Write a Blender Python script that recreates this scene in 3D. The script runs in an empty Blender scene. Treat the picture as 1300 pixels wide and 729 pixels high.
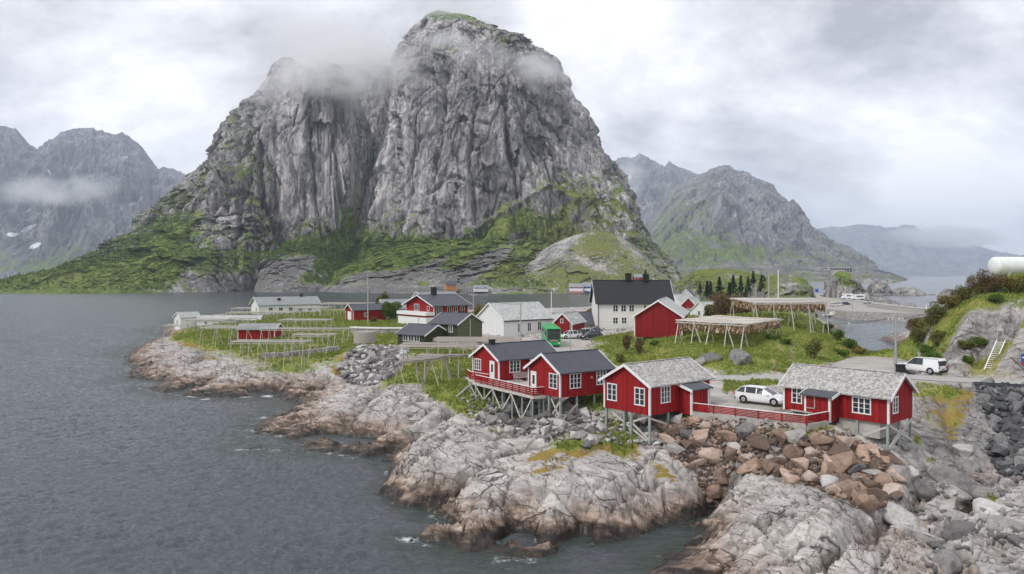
import bpy, bmesh, math, random
import numpy as np
from mathutils import Vector, Matrix

# ------------------------------------------------------------------ camera, world, sun, exposure
SC = bpy.context.scene
COL = SC.collection
F, HOR, CH = 950.0, 348.0, 18.0          # focal length in photo pixels, horizon row, camera height
cam = bpy.data.cameras.new('camera'); camo = bpy.data.objects.new('camera', cam); COL.objects.link(camo)
cam.sensor_width = 36.0; cam.lens = 36.0 * F / 1300.0
cam.shift_y = -(364.5 - HOR) / 1300.0
cam.clip_start = 0.5; cam.clip_end = 40000
camo.location = (0, 0, CH); camo.rotation_euler = (math.radians(90), 0, 0)
SC.camera = camo

SUN_EL, SUN_AZ = math.radians(48), math.radians(-125)   # azimuth measured from +Y towards +X
wd = bpy.data.worlds.new('World'); SC.world = wd; wd.use_nodes = True
def build_world():
    nt = wd.node_tree; N = nt.nodes; L = nt.links
    N.clear()
    out = N.new('ShaderNodeOutputWorld'); bg = N.new('ShaderNodeBackground')
    sky = N.new('ShaderNodeTexSky'); sky.sky_type = 'NISHITA'; sky.sun_disc = False
    sky.sun_elevation = SUN_EL; sky.sun_rotation = SUN_AZ
    tc = N.new('ShaderNodeTexCoord')
    sep = N.new('ShaderNodeSeparateXYZ'); L.new(tc.outputs['Generated'], sep.inputs[0])
    add = N.new('ShaderNodeMath'); add.operation = 'ADD'; add.inputs[1].default_value = 0.60
    mx = N.new('ShaderNodeMath'); mx.operation = 'MAXIMUM'; mx.inputs[1].default_value = 0.0
    L.new(sep.outputs['Z'], mx.inputs[0]); L.new(mx.outputs[0], add.inputs[0])
    comb = N.new('ShaderNodeCombineXYZ')
    for k, nm in enumerate('XY'):
        d = N.new('ShaderNodeMath'); d.operation = 'DIVIDE'
        L.new(sep.outputs[nm], d.inputs[0]); L.new(add.outputs[0], d.inputs[1]); L.new(d.outputs[0], comb.inputs[k])
    mp = N.new('ShaderNodeMapping'); L.new(comb.outputs[0], mp.inputs[0])
    mp.inputs['Location'].default_value = (3.1, 1.2, 0.4); mp.inputs['Scale'].default_value = (0.8, 1.1, 1)
    n1 = N.new('ShaderNodeTexNoise'); n1.inputs['Scale'].default_value = 3.0; n1.inputs['Detail'].default_value = 9
    n1.inputs['Roughness'].default_value = 0.60; n1.inputs['Distortion'].default_value = 0.12
    L.new(mp.outputs[0], n1.inputs['Vector'])
    cr = N.new('ShaderNodeValToRGB'); L.new(n1.outputs['Fac'], cr.inputs[0])
    e = cr.color_ramp.elements
    e[0].position = 0.36; e[0].color = (0.40, 0.40, 0.445, 1)
    e[1].position = 0.62; e[1].color = (1.06, 1.06, 1.09, 1)
    m = cr.color_ramp.elements.new(0.5); m.color = (0.76, 0.76, 0.80, 1)
    b1 = N.new('ShaderNodeVectorMath'); b1.operation = 'SCALE'; b1.inputs['Scale'].default_value = 0.10
    L.new(sky.outputs[0], b1.inputs[0])
    mix = N.new('ShaderNodeMixRGB'); mix.inputs[0].default_value = 0.93
    L.new(b1.outputs[0], mix.inputs[1]); L.new(cr.outputs[0], mix.inputs[2])
    L.new(mix.outputs[0], bg.inputs[0]); bg.inputs[1].default_value = 1.0
    L.new(bg.outputs[0], out.inputs[0])
build_world()
sl = bpy.data.lights.new('sun', 'SUN'); sl.energy = 1.5; sl.angle = math.radians(11); sl.color = (1.0, 0.965, 0.92)
so = bpy.data.objects.new('sun', sl); COL.objects.link(so)
sd = Vector((math.sin(SUN_AZ) * math.cos(SUN_EL), math.cos(SUN_AZ) * math.cos(SUN_EL), math.sin(SUN_EL)))
so.rotation_euler = sd.to_track_quat('Z', 'Y').to_euler(); so.location = (0, -50, 200)
vs = SC.view_settings; SC.display_settings.display_device = 'sRGB'
vs.view_transform = 'Standard'; vs.look = 'None'; vs.gamma = 1; vs.use_curve_mapping = False; vs.exposure = 0.42
cy = SC.cycles; cy.use_denoising = True; cy.max_bounces = 8; cy.diffuse_bounces = 3; cy.glossy_bounces = 2
cy.volume_bounces = 5; cy.transmission_bounces = 2; cy.transparent_max_bounces = 8; cy.use_adaptive_sampling = True
cy.adaptive_threshold = 0.02; cy.volume_step_rate = 1.0; cy.volume_max_steps = 128; cy.sample_clamp_indirect = 4

# ------------------------------------------------------------------ helpers
def P(px, py, z):
    """world point that stands at height z under photo position px, py"""
    D = (CH - z) * F / (py - HOR)
    return ((px - 650.0) / F * D, D, z)
def PD(px, py, D):
    return ((px - 650.0) / F * D, D, CH - (py - HOR) * D / F)
def tag(o, label=None, cat=None, group=None, kind=None):
    if label: o['label'] = label
    if cat: o['category'] = cat
    if group: o['group'] = group
    if kind: o['kind'] = kind
    return o
def link(name, me, mats=None, parent=None):
    o = bpy.data.objects.new(name, me); COL.objects.link(o)
    if mats is not None:
        for m in (mats if isinstance(mats, (list, tuple)) else [mats]): me.materials.append(m)
    if parent is not None: o.parent = parent
    return o
def empty(name, loc=(0, 0, 0), rz=0.0):
    o = bpy.data.objects.new(name, None); COL.objects.link(o); o.location = loc; o.rotation_euler = (0, 0, rz)
    o.empty_display_size = 0.3
    return o
def copy_tree(o, parent=None):
    c = o.copy(); COL.objects.link(c); c.parent = parent
    for ch in list(o.children): copy_tree(ch, c)
    return c
def grid_mesh(name, V, nr, nc, smooth=True, attrs=None, wrap=False):
    """V: (nr*nc,3) float array -> quad grid"""
    me = bpy.data.meshes.new(name)
    n = len(V)
    i = np.arange(nr - 1)[:, None] * nc
    j = np.arange(nc if wrap else nc - 1)[None, :]
    a = i + j; b = i + (j + 1) % nc
    q = np.stack([a, b, b + nc, a + nc], -1).reshape(-1, 4).astype(np.int32)
    me.vertices.add(n); me.vertices.foreach_set('co', np.ascontiguousarray(V, dtype=np.float32).ravel())
    me.loops.add(q.size); me.loops.foreach_set('vertex_index', q.ravel())
    me.polygons.add(len(q)); me.polygons.foreach_set('loop_start', np.arange(0, q.size, 4, dtype=np.int32))
    me.polygons.foreach_set('loop_total', np.full(len(q), 4, dtype=np.int32))
    if smooth: me.polygons.foreach_set('use_smooth', np.ones(len(q), dtype=bool))
    me.update(calc_edges=True)
    for k, v in (attrs or {}).items():
        at = me.attributes.new(k, 'FLOAT', 'POINT'); at.data.foreach_set('value', np.ascontiguousarray(v, dtype=np.float32))
    return me
def tri_mesh(name, V, T, smooth=False, attrs=None):
    me = bpy.data.meshes.new(name); k = T.shape[1]
    me.vertices.add(len(V)); me.vertices.foreach_set('co', np.ascontiguousarray(V, dtype=np.float32).ravel())
    me.loops.add(T.size); me.loops.foreach_set('vertex_index', np.ascontiguousarray(T, dtype=np.int32).ravel())
    me.polygons.add(len(T)); me.polygons.foreach_set('loop_start', np.arange(0, T.size, k, dtype=np.int32))
    me.polygons.foreach_set('loop_total', np.full(len(T), k, dtype=np.int32))
    if smooth: me.polygons.foreach_set('use_smooth', np.ones(len(T), dtype=bool))
    me.update(calc_edges=True)
    for kk, v in (attrs or {}).items():
        at = me.attributes.new(kk, 'FLOAT', 'POINT'); at.data.foreach_set('value', np.ascontiguousarray(v, dtype=np.float32))
    return me

# ------------------------------------------------------------------ noise (numpy)
_r = np.random.RandomState(11)
_P = np.concatenate([_r.permutation(512)] * 3).astype(np.int32)
_G = _r.normal(size=(512, 3)).astype(np.float32); _G /= np.linalg.norm(_G, axis=1)[:, None]
_R3 = _r.rand(512, 3).astype(np.float32)
def _h(ix, iy, iz): return _P[_P[_P[ix & 511] + (iy & 511)] + (iz & 511)]
def noise3(x, y, z):
    x = np.asarray(x, np.float32); y = np.asarray(y, np.float32) + np.zeros_like(x); z = np.asarray(z, np.float32) + np.zeros_like(x)
    ix = np.floor(x).astype(np.int32); iy = np.floor(y).astype(np.int32); iz = np.floor(z).astype(np.int32)
    fx = x - ix; fy = y - iy; fz = z - iz
    u = fx * fx * fx * (fx * (fx * 6 - 15) + 10); v = fy * fy * fy * (fy * (fy * 6 - 15) + 10); w = fz * fz * fz * (fz * (fz * 6 - 15) + 10)
    r = 0
    for a in (0, 1):
        for b in (0, 1):
            for c in (0, 1):
                g = _G[_h(ix + a, iy + b, iz + c)]
                d = g[..., 0] * (fx - a) + g[..., 1] * (fy - b) + g[..., 2] * (fz - c)
                r = r + d * (u if a else 1 - u) * (v if b else 1 - v) * (w if c else 1 - w)
    return r * 1.6
def fbm(x, y, z, oct=4, gain=0.5, lac=2.03, ridged=False):
    s = 0; a = 1; t = 0
    for k in range(oct):
        n = noise3(x * lac ** k + 17.3 * k, y * lac ** k + 5.1 * k, z * lac ** k + 9.7 * k)
        if ridged: n = 1 - 2 * np.abs(n)
        s = s + a * n; t += a; a *= gain
    return s / t
def voro2(x, y, seed=0):
    """F1, F2, cell random triple, offset from the cell point"""
    x = np.asarray(x, np.float32); y = np.asarray(y, np.float32)
    ix = np.floor(x).astype(np.int32); iy = np.floor(y).astype(np.int32)
    f1 = np.full(x.shape, 9.0, np.float32); f2 = f1.copy(); hh = np.zeros(x.shape, np.int32)
    ox = np.zeros(x.shape, np.float32); oy = ox.copy()
    for a in (-1, 0, 1):
        for b in (-1, 0, 1):
            h = _h(ix + a, iy + b, np.int32(seed)); r = _R3[h]
            dx = ix + a + r[..., 0] - x; dy = iy + b + r[..., 1] - y
            d = np.sqrt(dx * dx + dy * dy)
            m = d < f1
            f2 = np.where(m, f1, np.minimum(f2, d)); hh = np.where(m, h, hh)
            ox = np.where(m, -dx, ox); oy = np.where(m, -dy, oy); f1 = np.where(m, d, f1)
    return f1, f2, _R3[_P[hh + 3]], ox, oy
def voro3(x, y, z, seed=0):
    x = np.asarray(x, np.float32); y = np.asarray(y, np.float32); z = np.asarray(z, np.float32)
    ix = np.floor(x).astype(np.int32); iy = np.floor(y).astype(np.int32); iz = np.floor(z).astype(np.int32)
    f1 = np.full(x.shape, 9.0, np.float32); f2 = f1.copy(); hh = np.zeros(x.shape, np.int32)
    o = [np.zeros(x.shape, np.float32) for _ in range(3)]
    for a in (-1, 0, 1):
        for b in (-1, 0, 1):
            for c in (-1, 0, 1):
                h = _h(ix + a + seed * 7, iy + b, iz + c); r = _R3[h]
                dx = ix + a + r[..., 0] - x; dy = iy + b + r[..., 1] - y; dz = iz + c + r[..., 2] - z
                d = np.sqrt(dx * dx + dy * dy + dz * dz)
                m = d < f1
                f2 = np.where(m, f1, np.minimum(f2, d)); hh = np.where(m, h, hh)
                for k, dd in enumerate((dx, dy, dz)): o[k] = np.where(m, -dd, o[k])
                f1 = np.where(m, d, f1)
    return f1, f2, _R3[_P[hh + 3]], o
def terr(n, k, e=.18):
    q = n * k; f = np.floor(q); r = q - f; return (f + sstep(.5 - e, .5 + e, r) + .25 * (r - .5)) / k
def sstep(a, b, x):
    t = np.clip((x - a) / (b - a), 0, 1); return t * t * (3 - 2 * t)
def grid_normals(V, nr, nc):
    G = V.reshape(nr, nc, 3); du = np.gradient(G, axis=1); dv = np.gradient(G, axis=0)
    n = np.cross(du, dv); n /= (np.linalg.norm(n, axis=-1, keepdims=True) + 1e-9)
    return n.reshape(-1, 3)

# ------------------------------------------------------------------ material helpers
class NT:
    def __init__(s, name):
        s.m = bpy.data.materials.new(name); s.m.use_nodes = True; s.nt = s.m.node_tree
        s.N = s.nt.nodes; s.L = s.nt.links
        s.b = s.N['Principled BSDF']; s.out = s.N['Material Output']
        s.tc = None
    def new(s, t, **kw):
        n = s.N.new('ShaderNode' + t)
        for k, v in kw.items(): setattr(n, k, v)
        return n
    def val(s, sock, v):
        if v is None: return
        if hasattr(v, 'is_output') or isinstance(v, bpy.types.NodeSocket): s.L.new(v, sock)
        else:
            if isinstance(v, (tuple, list)) and len(v) == 3 and sock.type == 'RGBA': v = (*v, 1)
            sock.default_value = v
    def obj(s):
        if s.tc is None: s.tc = s.new('TexCoord')
        return s.tc.outputs['Object']
    def geo(s, k='Position'): return s.new('NewGeometry').outputs[k]
    def mapping(s, v, scale=(1, 1, 1), rot=(0, 0, 0), loc=(0, 0, 0)):
        n = s.new('Mapping'); s.L.new(v, n.inputs[0]); n.inputs['Scale'].default_value = scale
        n.inputs['Rotation'].default_value = rot; n.inputs['Location'].default_value = loc
        return n.outputs[0]
    def amap(s, v, deg, lx, ly, lz):
        n = s.new('Mapping'); n.vector_type = 'TEXTURE'; s.L.new(v, n.inputs[0]); n.inputs['Rotation'].default_value = (0, 0, math.radians(deg)); n.inputs['Scale'].default_value = (lx, ly, lz)
        return n.outputs[0]
    def noise(s, v, scale, detail=4, rough=0.55, dist=0.0):
        n = s.new('TexNoise'); s.L.new(v, n.inputs['Vector']); n.inputs['Scale'].default_value = scale
        n.inputs['Detail'].default_value = detail; n.inputs['Roughness'].default_value = rough; n.inputs['Distortion'].default_value = dist
        return n.outputs['Fac']
    def voro(s, v, scale, feature='F1', out='Distance', rnd=1.0):
        n = s.new('TexVoronoi'); n.feature = feature; s.L.new(v, n.inputs['Vector']); n.inputs['Scale'].default_value = scale
        n.inputs['Randomness'].default_value = rnd
        return n.outputs[out]
    def math(s, op, a, b=None, c=None, clamp=False):
        n = s.new('Math'); n.operation = op; n.use_clamp = clamp
        s.val(n.inputs[0], a); s.val(n.inputs[1], b)
        if c is not None: s.val(n.inputs[2], c)
        return n.outputs[0]
    def ramp(s, v, pts):
        n = s.new('ValToRGB'); s.L.new(v, n.inputs[0]); e = n.color_ramp.elements
        while len(e) < len(pts): e.new(0.5)
        for k, (p, c) in enumerate(sorted(pts, key=lambda t: t[0])):
            e[k].position = p; e[k].color = (c, c, c, 1) if isinstance(c, (int, float)) else (*c, 1)
        return n.outputs[0]
    def mix(s, f, a, b, blend='MIX'):
        n = s.new('MixRGB', blend_type=blend); s.val(n.inputs[0], f); s.val(n.inputs[1], a); s.val(n.inputs[2], b)
        return n.outputs[0]
    def attr(s, name):
        n = s.new('Attribute'); n.attribute_name = name; return n.outputs['Fac']
    def warp(s, v, scale, amt, detail=3):
        n = s.new('TexNoise'); s.L.new(v, n.inputs['Vector']); n.inputs['Scale'].default_value = scale; n.inputs['Detail'].default_value = detail
        a = s.new('VectorMath'); a.operation = 'SUBTRACT'; s.L.new(n.outputs['Color'], a.inputs[0]); a.inputs[1].default_value = (.5, .5, .5)
        b = s.new('VectorMath'); b.operation = 'SCALE'; s.L.new(a.outputs[0], b.inputs[0]); b.inputs['Scale'].default_value = amt
        c = s.new('VectorMath'); c.operation = 'ADD'; s.L.new(v, c.inputs[0]); s.L.new(b.outputs[0], c.inputs[1]); return c.outputs[0]
    def bump(s, h, strength=0.5, dist=0.1, normal=None):
        n = s.new('Bump'); n.inputs['Strength'].default_value = strength; n.inputs['Distance'].default_value = dist
        s.L.new(h, n.inputs['Height'])
        if normal is not None: s.L.new(normal, n.inputs['Normal'])
        return n.outputs[0]
    def done(s, color=None, rough=0.8, normal=None, spec=0.3, metal=0.0):
        s.val(s.b.inputs['Base Color'], color); s.val(s.b.inputs['Roughness'], rough)
        s.b.inputs['Specular IOR Level'].default_value = spec; s.b.inputs['Metallic'].default_value = metal
        if normal is not None: s.L.new(normal, s.b.inputs['Normal'])
        return s.m
# ------------------------------------------------------------------ landscape materials
def mat_mountain(name, rock=((0.085, 0.082, 0.085), (0.27, 0.26, 0.26), (0.56, 0.525, 0.505)), s=1.0, bumpd=3.0):
    t = NT(name); p = t.geo()
    st = t.mapping(p, scale=(1, 1, 0.28))
    n1 = t.noise(st, 0.03 * s, 9, 0.55, 0.3)
    n2 = t.noise(t.mapping(p, scale=(1, 1, 0.22), rot=(0, 0.22, 0)), 0.12 * s, 8, 0.66, 0.3)
    n3 = t.noise(t.mapping(p, scale=(1, 1, 0.10)), 0.09 * s, 6, 0.6, 0.3)
    a = t.math('ADD', t.math('MULTIPLY', n1, 0.45), t.math('MULTIPLY', n2, 0.55))
    a = t.math('ADD', a, t.math('MULTIPLY', t.math('SUBTRACT', n3, 0.5), 0.55))
    col = t.ramp(a, [(0.30, rock[0]), (0.47, rock[1]), (0.60, tuple(0.5 * (x + y) for x, y in zip(rock[1], rock[2]))), (0.72, rock[2])])
    cra = t.math('ABSOLUTE', t.math('SUBTRACT', t.noise(t.mapping(p, scale=(1, 1, 0.25), rot=(0, 0.15, 0)), 0.05 * s, 2, 0.5, 0.1), 0.5))
    crb = t.math('ABSOLUTE', t.math('SUBTRACT', t.noise(t.mapping(p, scale=(1, 1, 0.5), rot=(0.1, -0.6, 0)), 0.07 * s, 2, 0.5, 0.15), 0.5))
    cr = t.math('MINIMUM', cra, crb)
    col = t.mix(t.ramp(cr, [(0.0, 0.7), (0.010, 0.0)]), col, tuple(c * 0.5 for c in rock[0]))
    strk = t.noise(t.mapping(p, scale=(1, 1, 0.07)), 0.22 * s, 5, 0.65)
    col = t.mix(1.0, col, t.ramp(strk, [(0.36, 0.55), (0.48, 0.95), (0.62, 1.25)]), 'MULTIPLY')
    big = t.noise(t.mapping(p, scale=(1, 1, .3)), 0.016 * s, 4, .55)
    col = t.mix(1.0, col, t.ramp(big, [(.35, .55), (.5, 1.0), (.62, 1.35)]), 'MULTIPLY')
    # scree
    sc = t.attr('scree'); scn = t.noise(p, 0.5 * s, 6, 0.75)
    scol = t.ramp(scn, [(0.36, (0.06, 0.06, 0.055)), (0.52, (0.17, 0.165, 0.155)), (0.66, (0.30, 0.29, 0.28))])
    col = t.mix(sc, col, scol)
    # vegetation
    g1 = t.noise(p, 0.05 * s, 8, 0.6); g2 = t.noise(p, 0.32 * s, 5, 0.7)
    gcol = t.ramp(t.math('ADD', t.math('MULTIPLY', g1, 0.5), t.math('MULTIPLY', g2, 0.5)),
                  [(0.36, (0.024, 0.046, 0.013)), (0.45, (0.075, 0.125, 0.024)), (0.54, (0.155, 0.205, 0.045)), (0.66, (0.27, 0.27, 0.085))])
    gcol = t.mix(t.math('MULTIPLY', t.attr('dry'), 0.75), gcol, t.ramp(g2, [(0.35, (0.09, 0.085, 0.025)), (0.65, (0.23, 0.21, 0.07))]))
    f = t.math('ADD', t.attr('veg'), t.math('MULTIPLY', t.math('SUBTRACT', t.math('ADD', t.math('MULTIPLY', g2, 0.6), t.math('MULTIPLY', n2, 0.4)), 0.5), 2.6))
    f = t.math('ADD', f, t.math('MULTIPLY', t.math('SUBTRACT', g1, 0.5), 1.4))
    f = t.ramp(f, [(0.42, 0.0), (0.56, 1.0)])
    col = t.mix(f, col, gcol)
    sn = t.ramp(t.math('ADD', t.attr('snow'), t.math('MULTIPLY', t.math('SUBTRACT', g2, 0.5), 0.8)), [(0.48, 0.0), (0.56, 1.0)])
    col = t.mix(sn, col, (0.85, 0.87, 0.9))
    h = t.math('ADD', n2, t.math('MULTIPLY', n1, 1.2)); h = t.math('ADD', h, t.math('MULTIPLY', t.ramp(cr, [(0, 0), (0.02, 1)]), 0.3))
    h = t.math('ADD', h, t.math('MULTIPLY', g2, 0.4))
    return t.done(col, 0.85, t.bump(h, 0.75, bumpd / s), spec=0.2)

def mat_bedrock():
    """coast rock with lichen, tide band, moss and grass (masks are attributes laid on the terrain)"""
    t = NT('coast_rock'); p = t.geo()
    n1 = t.noise(p, 0.35, 8, 0.6, 0.4); n2 = t.noise(t.amap(p, 168, 2.4, .60, .55), 1.0, 8, 0.58, 0.15)
    n3 = t.noise(p, 9.0, 5, 0.7)
    a = t.math('ADD', t.math('MULTIPLY', n1, 0.5), t.math('MULTIPLY', n2, 0.5))
    light = t.ramp(a, [(0.30, (0.20, 0.18, 0.168)), (0.41, (0.33, 0.307, 0.288)), (0.52, (0.46, 0.432, 0.406)), (0.68, (0.63, 0.595, 0.56))])
    light = t.mix(t.math('MULTIPLY', t.attr('tone'), 0.75), light, t.ramp(n2, [(0.3, (0.10, 0.10, 0.10)), (0.7, (0.30, 0.29, 0.28))]))
    brown = t.ramp(t.math('ADD', t.math('MULTIPLY', n2, 0.7), t.math('MULTIPLY', n3, 0.3)), [(0.34, (0.07, 0.052, 0.042)), (0.45, (0.19, 0.125, 0.088)), (0.54, (0.36, 0.25, 0.18)), (0.66, (0.48, 0.39, 0.32))])
    dark = t.ramp(n2, [(0.35, (0.012, 0.010, 0.009)), (0.65, (0.065, 0.052, 0.042))])
    z = t.new('SeparateXYZ'); t.L.new(p, z.inputs[0])
    zz = t.math('ADD', z.outputs['Z'], t.math('MULTIPLY', t.math('SUBTRACT', n1, 0.5), 2.6))
    zz = t.math('ADD', zz, t.math('MULTIPLY', t.math('SUBTRACT', n2, 0.5), 1.1))
    mr = t.new('MapRange'); t.L.new(zz, mr.inputs[0]); mr.inputs[1].default_value = 0.7; mr.inputs[2].default_value = 2.3
    col = t.mix(mr.outputs[0], brown, light)
    mr2 = t.new('MapRange'); t.L.new(zz, mr2.inputs[0]); mr2.inputs[1].default_value = 0.35; mr2.inputs[2].default_value = 1.15
    col = t.mix(mr2.outputs[0], dark, col)
    # cracks and clefts mixed towards a dark brown
    ck = t.math('MULTIPLY', t.attr('crack'), 0.8)
    col = t.mix(ck, col, (0.045, 0.038, 0.030))
    fa = t.math('ABSOLUTE', t.math('SUBTRACT', t.noise(t.mapping(p, rot=(0.2, 0.1, -0.65), scale=(0.22, 1.3, 1.2)), 0.6, 1.5, 0.4, 0.05), 0.5))
    fb = t.math('ABSOLUTE', t.math('SUBTRACT', t.noise(t.mapping(p, rot=(0.1, 0.2, 0.9), scale=(0.3, 1.2, 1.0)), 0.7, 1.5, 0.4, 0.1), 0.5))
    fc = t.math('MINIMUM', fa, t.math('MULTIPLY', fb, 1.5))
    wp = t.warp(p, .55, 1.1)
    v1 = t.voro(t.amap(wp, 141, 7.5, 1.5, 2.2), 1.0, 'DISTANCE_TO_EDGE'); v2 = t.voro(t.amap(wp, 150, 3.4, .62, .8), 1.0, 'DISTANCE_TO_EDGE')
    v3 = t.voro(t.amap(wp, 25, 4.0, .9, .7), 1.0, 'DISTANCE_TO_EDGE')
    mk = t.noise(p, .33, 3, .5); mk2 = t.noise(p, .8, 3, .6)
    k1 = t.math('MULTIPLY', t.ramp(v1, [(0, 1.0), (.026, 0)]), t.ramp(mk, [(.36, .25), (.5, 1)]))
    k2 = t.math('MULTIPLY', t.ramp(v2, [(0, .9), (.036, 0)]), t.ramp(mk2, [(.44, .0), (.6, .9)]))
    k3 = t.math('MULTIPLY', t.ramp(v3, [(0, .8), (.04, 0)]), t.ramp(mk, [(.48, 0.), (.6, .8)]))
    kk = t.math('MAXIMUM', t.math('MAXIMUM', k1, k2), k3)
    col = t.mix(t.math('MULTIPLY', kk, .95), col, (0.028, 0.022, 0.018))
    cellc = t.new('TexVoronoi'); t.L.new(t.amap(wp, 150, 3.4, .62, .8), cellc.inputs['Vector']); cellc.inputs['Scale'].default_value = 1.0
    sepc = t.new('SeparateXYZ'); t.L.new(cellc.outputs['Color'], sepc.inputs[0])
    col = t.mix(1.0, col, t.ramp(sepc.outputs['X'], [(0, .84), (.5, .99), (1, 1.08)]), 'MULTIPLY')
    n4 = t.noise(p, 3.4, 6, 0.75, 0.8)
    col = t.mix(1.0, col, t.ramp(n4, [(0.30, 0.72), (0.42, 0.94), (0.56, 1.0), (0.70, 1.06)]), 'MULTIPLY')
    # ochre moss patches
    ms = t.ramp(t.math('ADD', t.attr('moss'), t.math('MULTIPLY', t.math('SUBTRACT', n2, 0.5), 1.5)), [(0.50, 0.0), (0.62, 1.0)])
    col = t.mix(ms, col, t.ramp(n3, [(0.3, (0.11, 0.10, 0.025)), (0.5, (0.25, 0.18, 0.045)), (0.7, (0.36, 0.24, 0.06))]))
    # grass
    g1 = t.noise(p, 0.28, 6, 0.6); g2 = t.noise(p, 2.2, 6, 0.7)
    gc = t.ramp(t.math('ADD', t.math('MULTIPLY', g1, 0.55), t.math('MULTIPLY', g2, 0.45)),
                [(0.34, (0.045, 0.075, 0.018)), (0.45, (0.11, 0.16, 0.028)), (0.54, (0.20, 0.235, 0.045)), (0.64, (0.33, 0.28, 0.085))])
    g3 = t.noise(p, .09, 4, .6); gc = t.mix(t.ramp(g3, [(.48, 0.0), (.66, .6)]), gc, (0.27, 0.215, 0.07))
    gf = t.ramp(t.math('ADD', t.attr('grass'), t.math('MULTIPLY', t.math('SUBTRACT', g2, 0.5), 0.9)), [(0.44, 0.0), (0.58, 1.0)])
    col = t.mix(gf, col, gc)
    # gravel on yards
    gv = t.ramp(t.math('ADD', t.math('MULTIPLY', n3, .5), t.math('MULTIPLY', n1, .5)), [(0.33, (0.27, 0.25, 0.22)), (0.66, (0.50, 0.475, 0.44))])
    col = t.mix(t.attr('gravel'), col, gv)
    h = t.math('ADD', t.math('MULTIPLY', n2, 1.0), t.math('MULTIPLY', n3, 0.25)); h = t.math('ADD', h, t.math('MULTIPLY', kk, -0.9))
    rg = t.mix(mr2.outputs[0], (0.35, 0.35, 0.35), (0.85, 0.85, 0.85))
    m = t.done(col, 0.85, t.bump(h, 0.42, 0.11), spec=0.25)
    t.L.new(rg, t.b.inputs['Roughness'])
    return m

def seg_dist(x, y, pts):
    """distance to a polyline and interpolated third value"""
    best = np.full(x.shape, 1e9); val = np.zeros(x.shape)
    for a, b in zip(pts[:-1], pts[1:]):
        dx, dy = b[0] - a[0], b[1] - a[1]; t = np.clip(((x - a[0]) * dx + (y - a[1]) * dy) / (dx * dx + dy * dy + 1e-9), 0, 1)
        d = np.hypot(x - a[0] - t * dx, y - a[1] - t * dy); m = d < best
        best = np.where(m, d, best); val = np.where(m, a[2] + (b[2] - a[2]) * t, val)
    return best, val
# ------------------------------------------------------------------ mountains
def blobs(px, py, lst):
    r = np.zeros_like(px)
    for (bx, by, rx, ry, w, *rot) in lst:
        a = math.radians(rot[0]) if rot else 0
        dx = (px - bx); dy = (py - by)
        u = (dx * math.cos(a) + dy * math.sin(a)) / rx; v = (-dx * math.sin(a) + dy * math.cos(a)) / ry
        r = r + w * np.exp(-(u * u + v * v))
    return r
_SCRUB = []
def Vscale(V): return V[:, 2].max() > 60
def finish_mountain(name, V, nr, nc, mat, veg=None, scree=(), snow=(), dry=(), vbase=0.35, vz=(60, 260), flip=False, slope=(0.30, 0.75), wrap=False):
    nrm = grid_normals(V, nr, nc); nz = np.abs(nrm[:, 2])
    px = 650 + F * V[:, 0] / V[:, 1]; py = HOR - F * (V[:, 2] - CH) / V[:, 1]
    v = vbase * sstep(slope[0], slope[1], nz) * 1.6 + 0.30 * (1 - sstep(vz[0], vz[1], V[:, 2])) - 0.25
    v = v + 0.22 * fbm(V[:, 0] / 60, V[:, 1] / 60, V[:, 2] / 60, 3)
    v = v + blobs(px, py, veg or []) - 1.3 * np.clip(blobs(px, py, scree), 0, 1)
    if V[:, 1].max() < 1700 and Vscale(V) and mat is M_MT: _SCRUB.append((V[::7], v[::7], 110))
    at = {'veg': v, 'scree': np.clip(blobs(px, py, scree), 0, 1), 'snow': blobs(px, py, snow), 'dry': np.clip(blobs(px, py, dry), 0, 1)}
    me = grid_mesh(name, V, nr, nc, True, at, wrap=wrap)
    o = link(name, me, mat); tag(o, kind='structure'); return o
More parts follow.
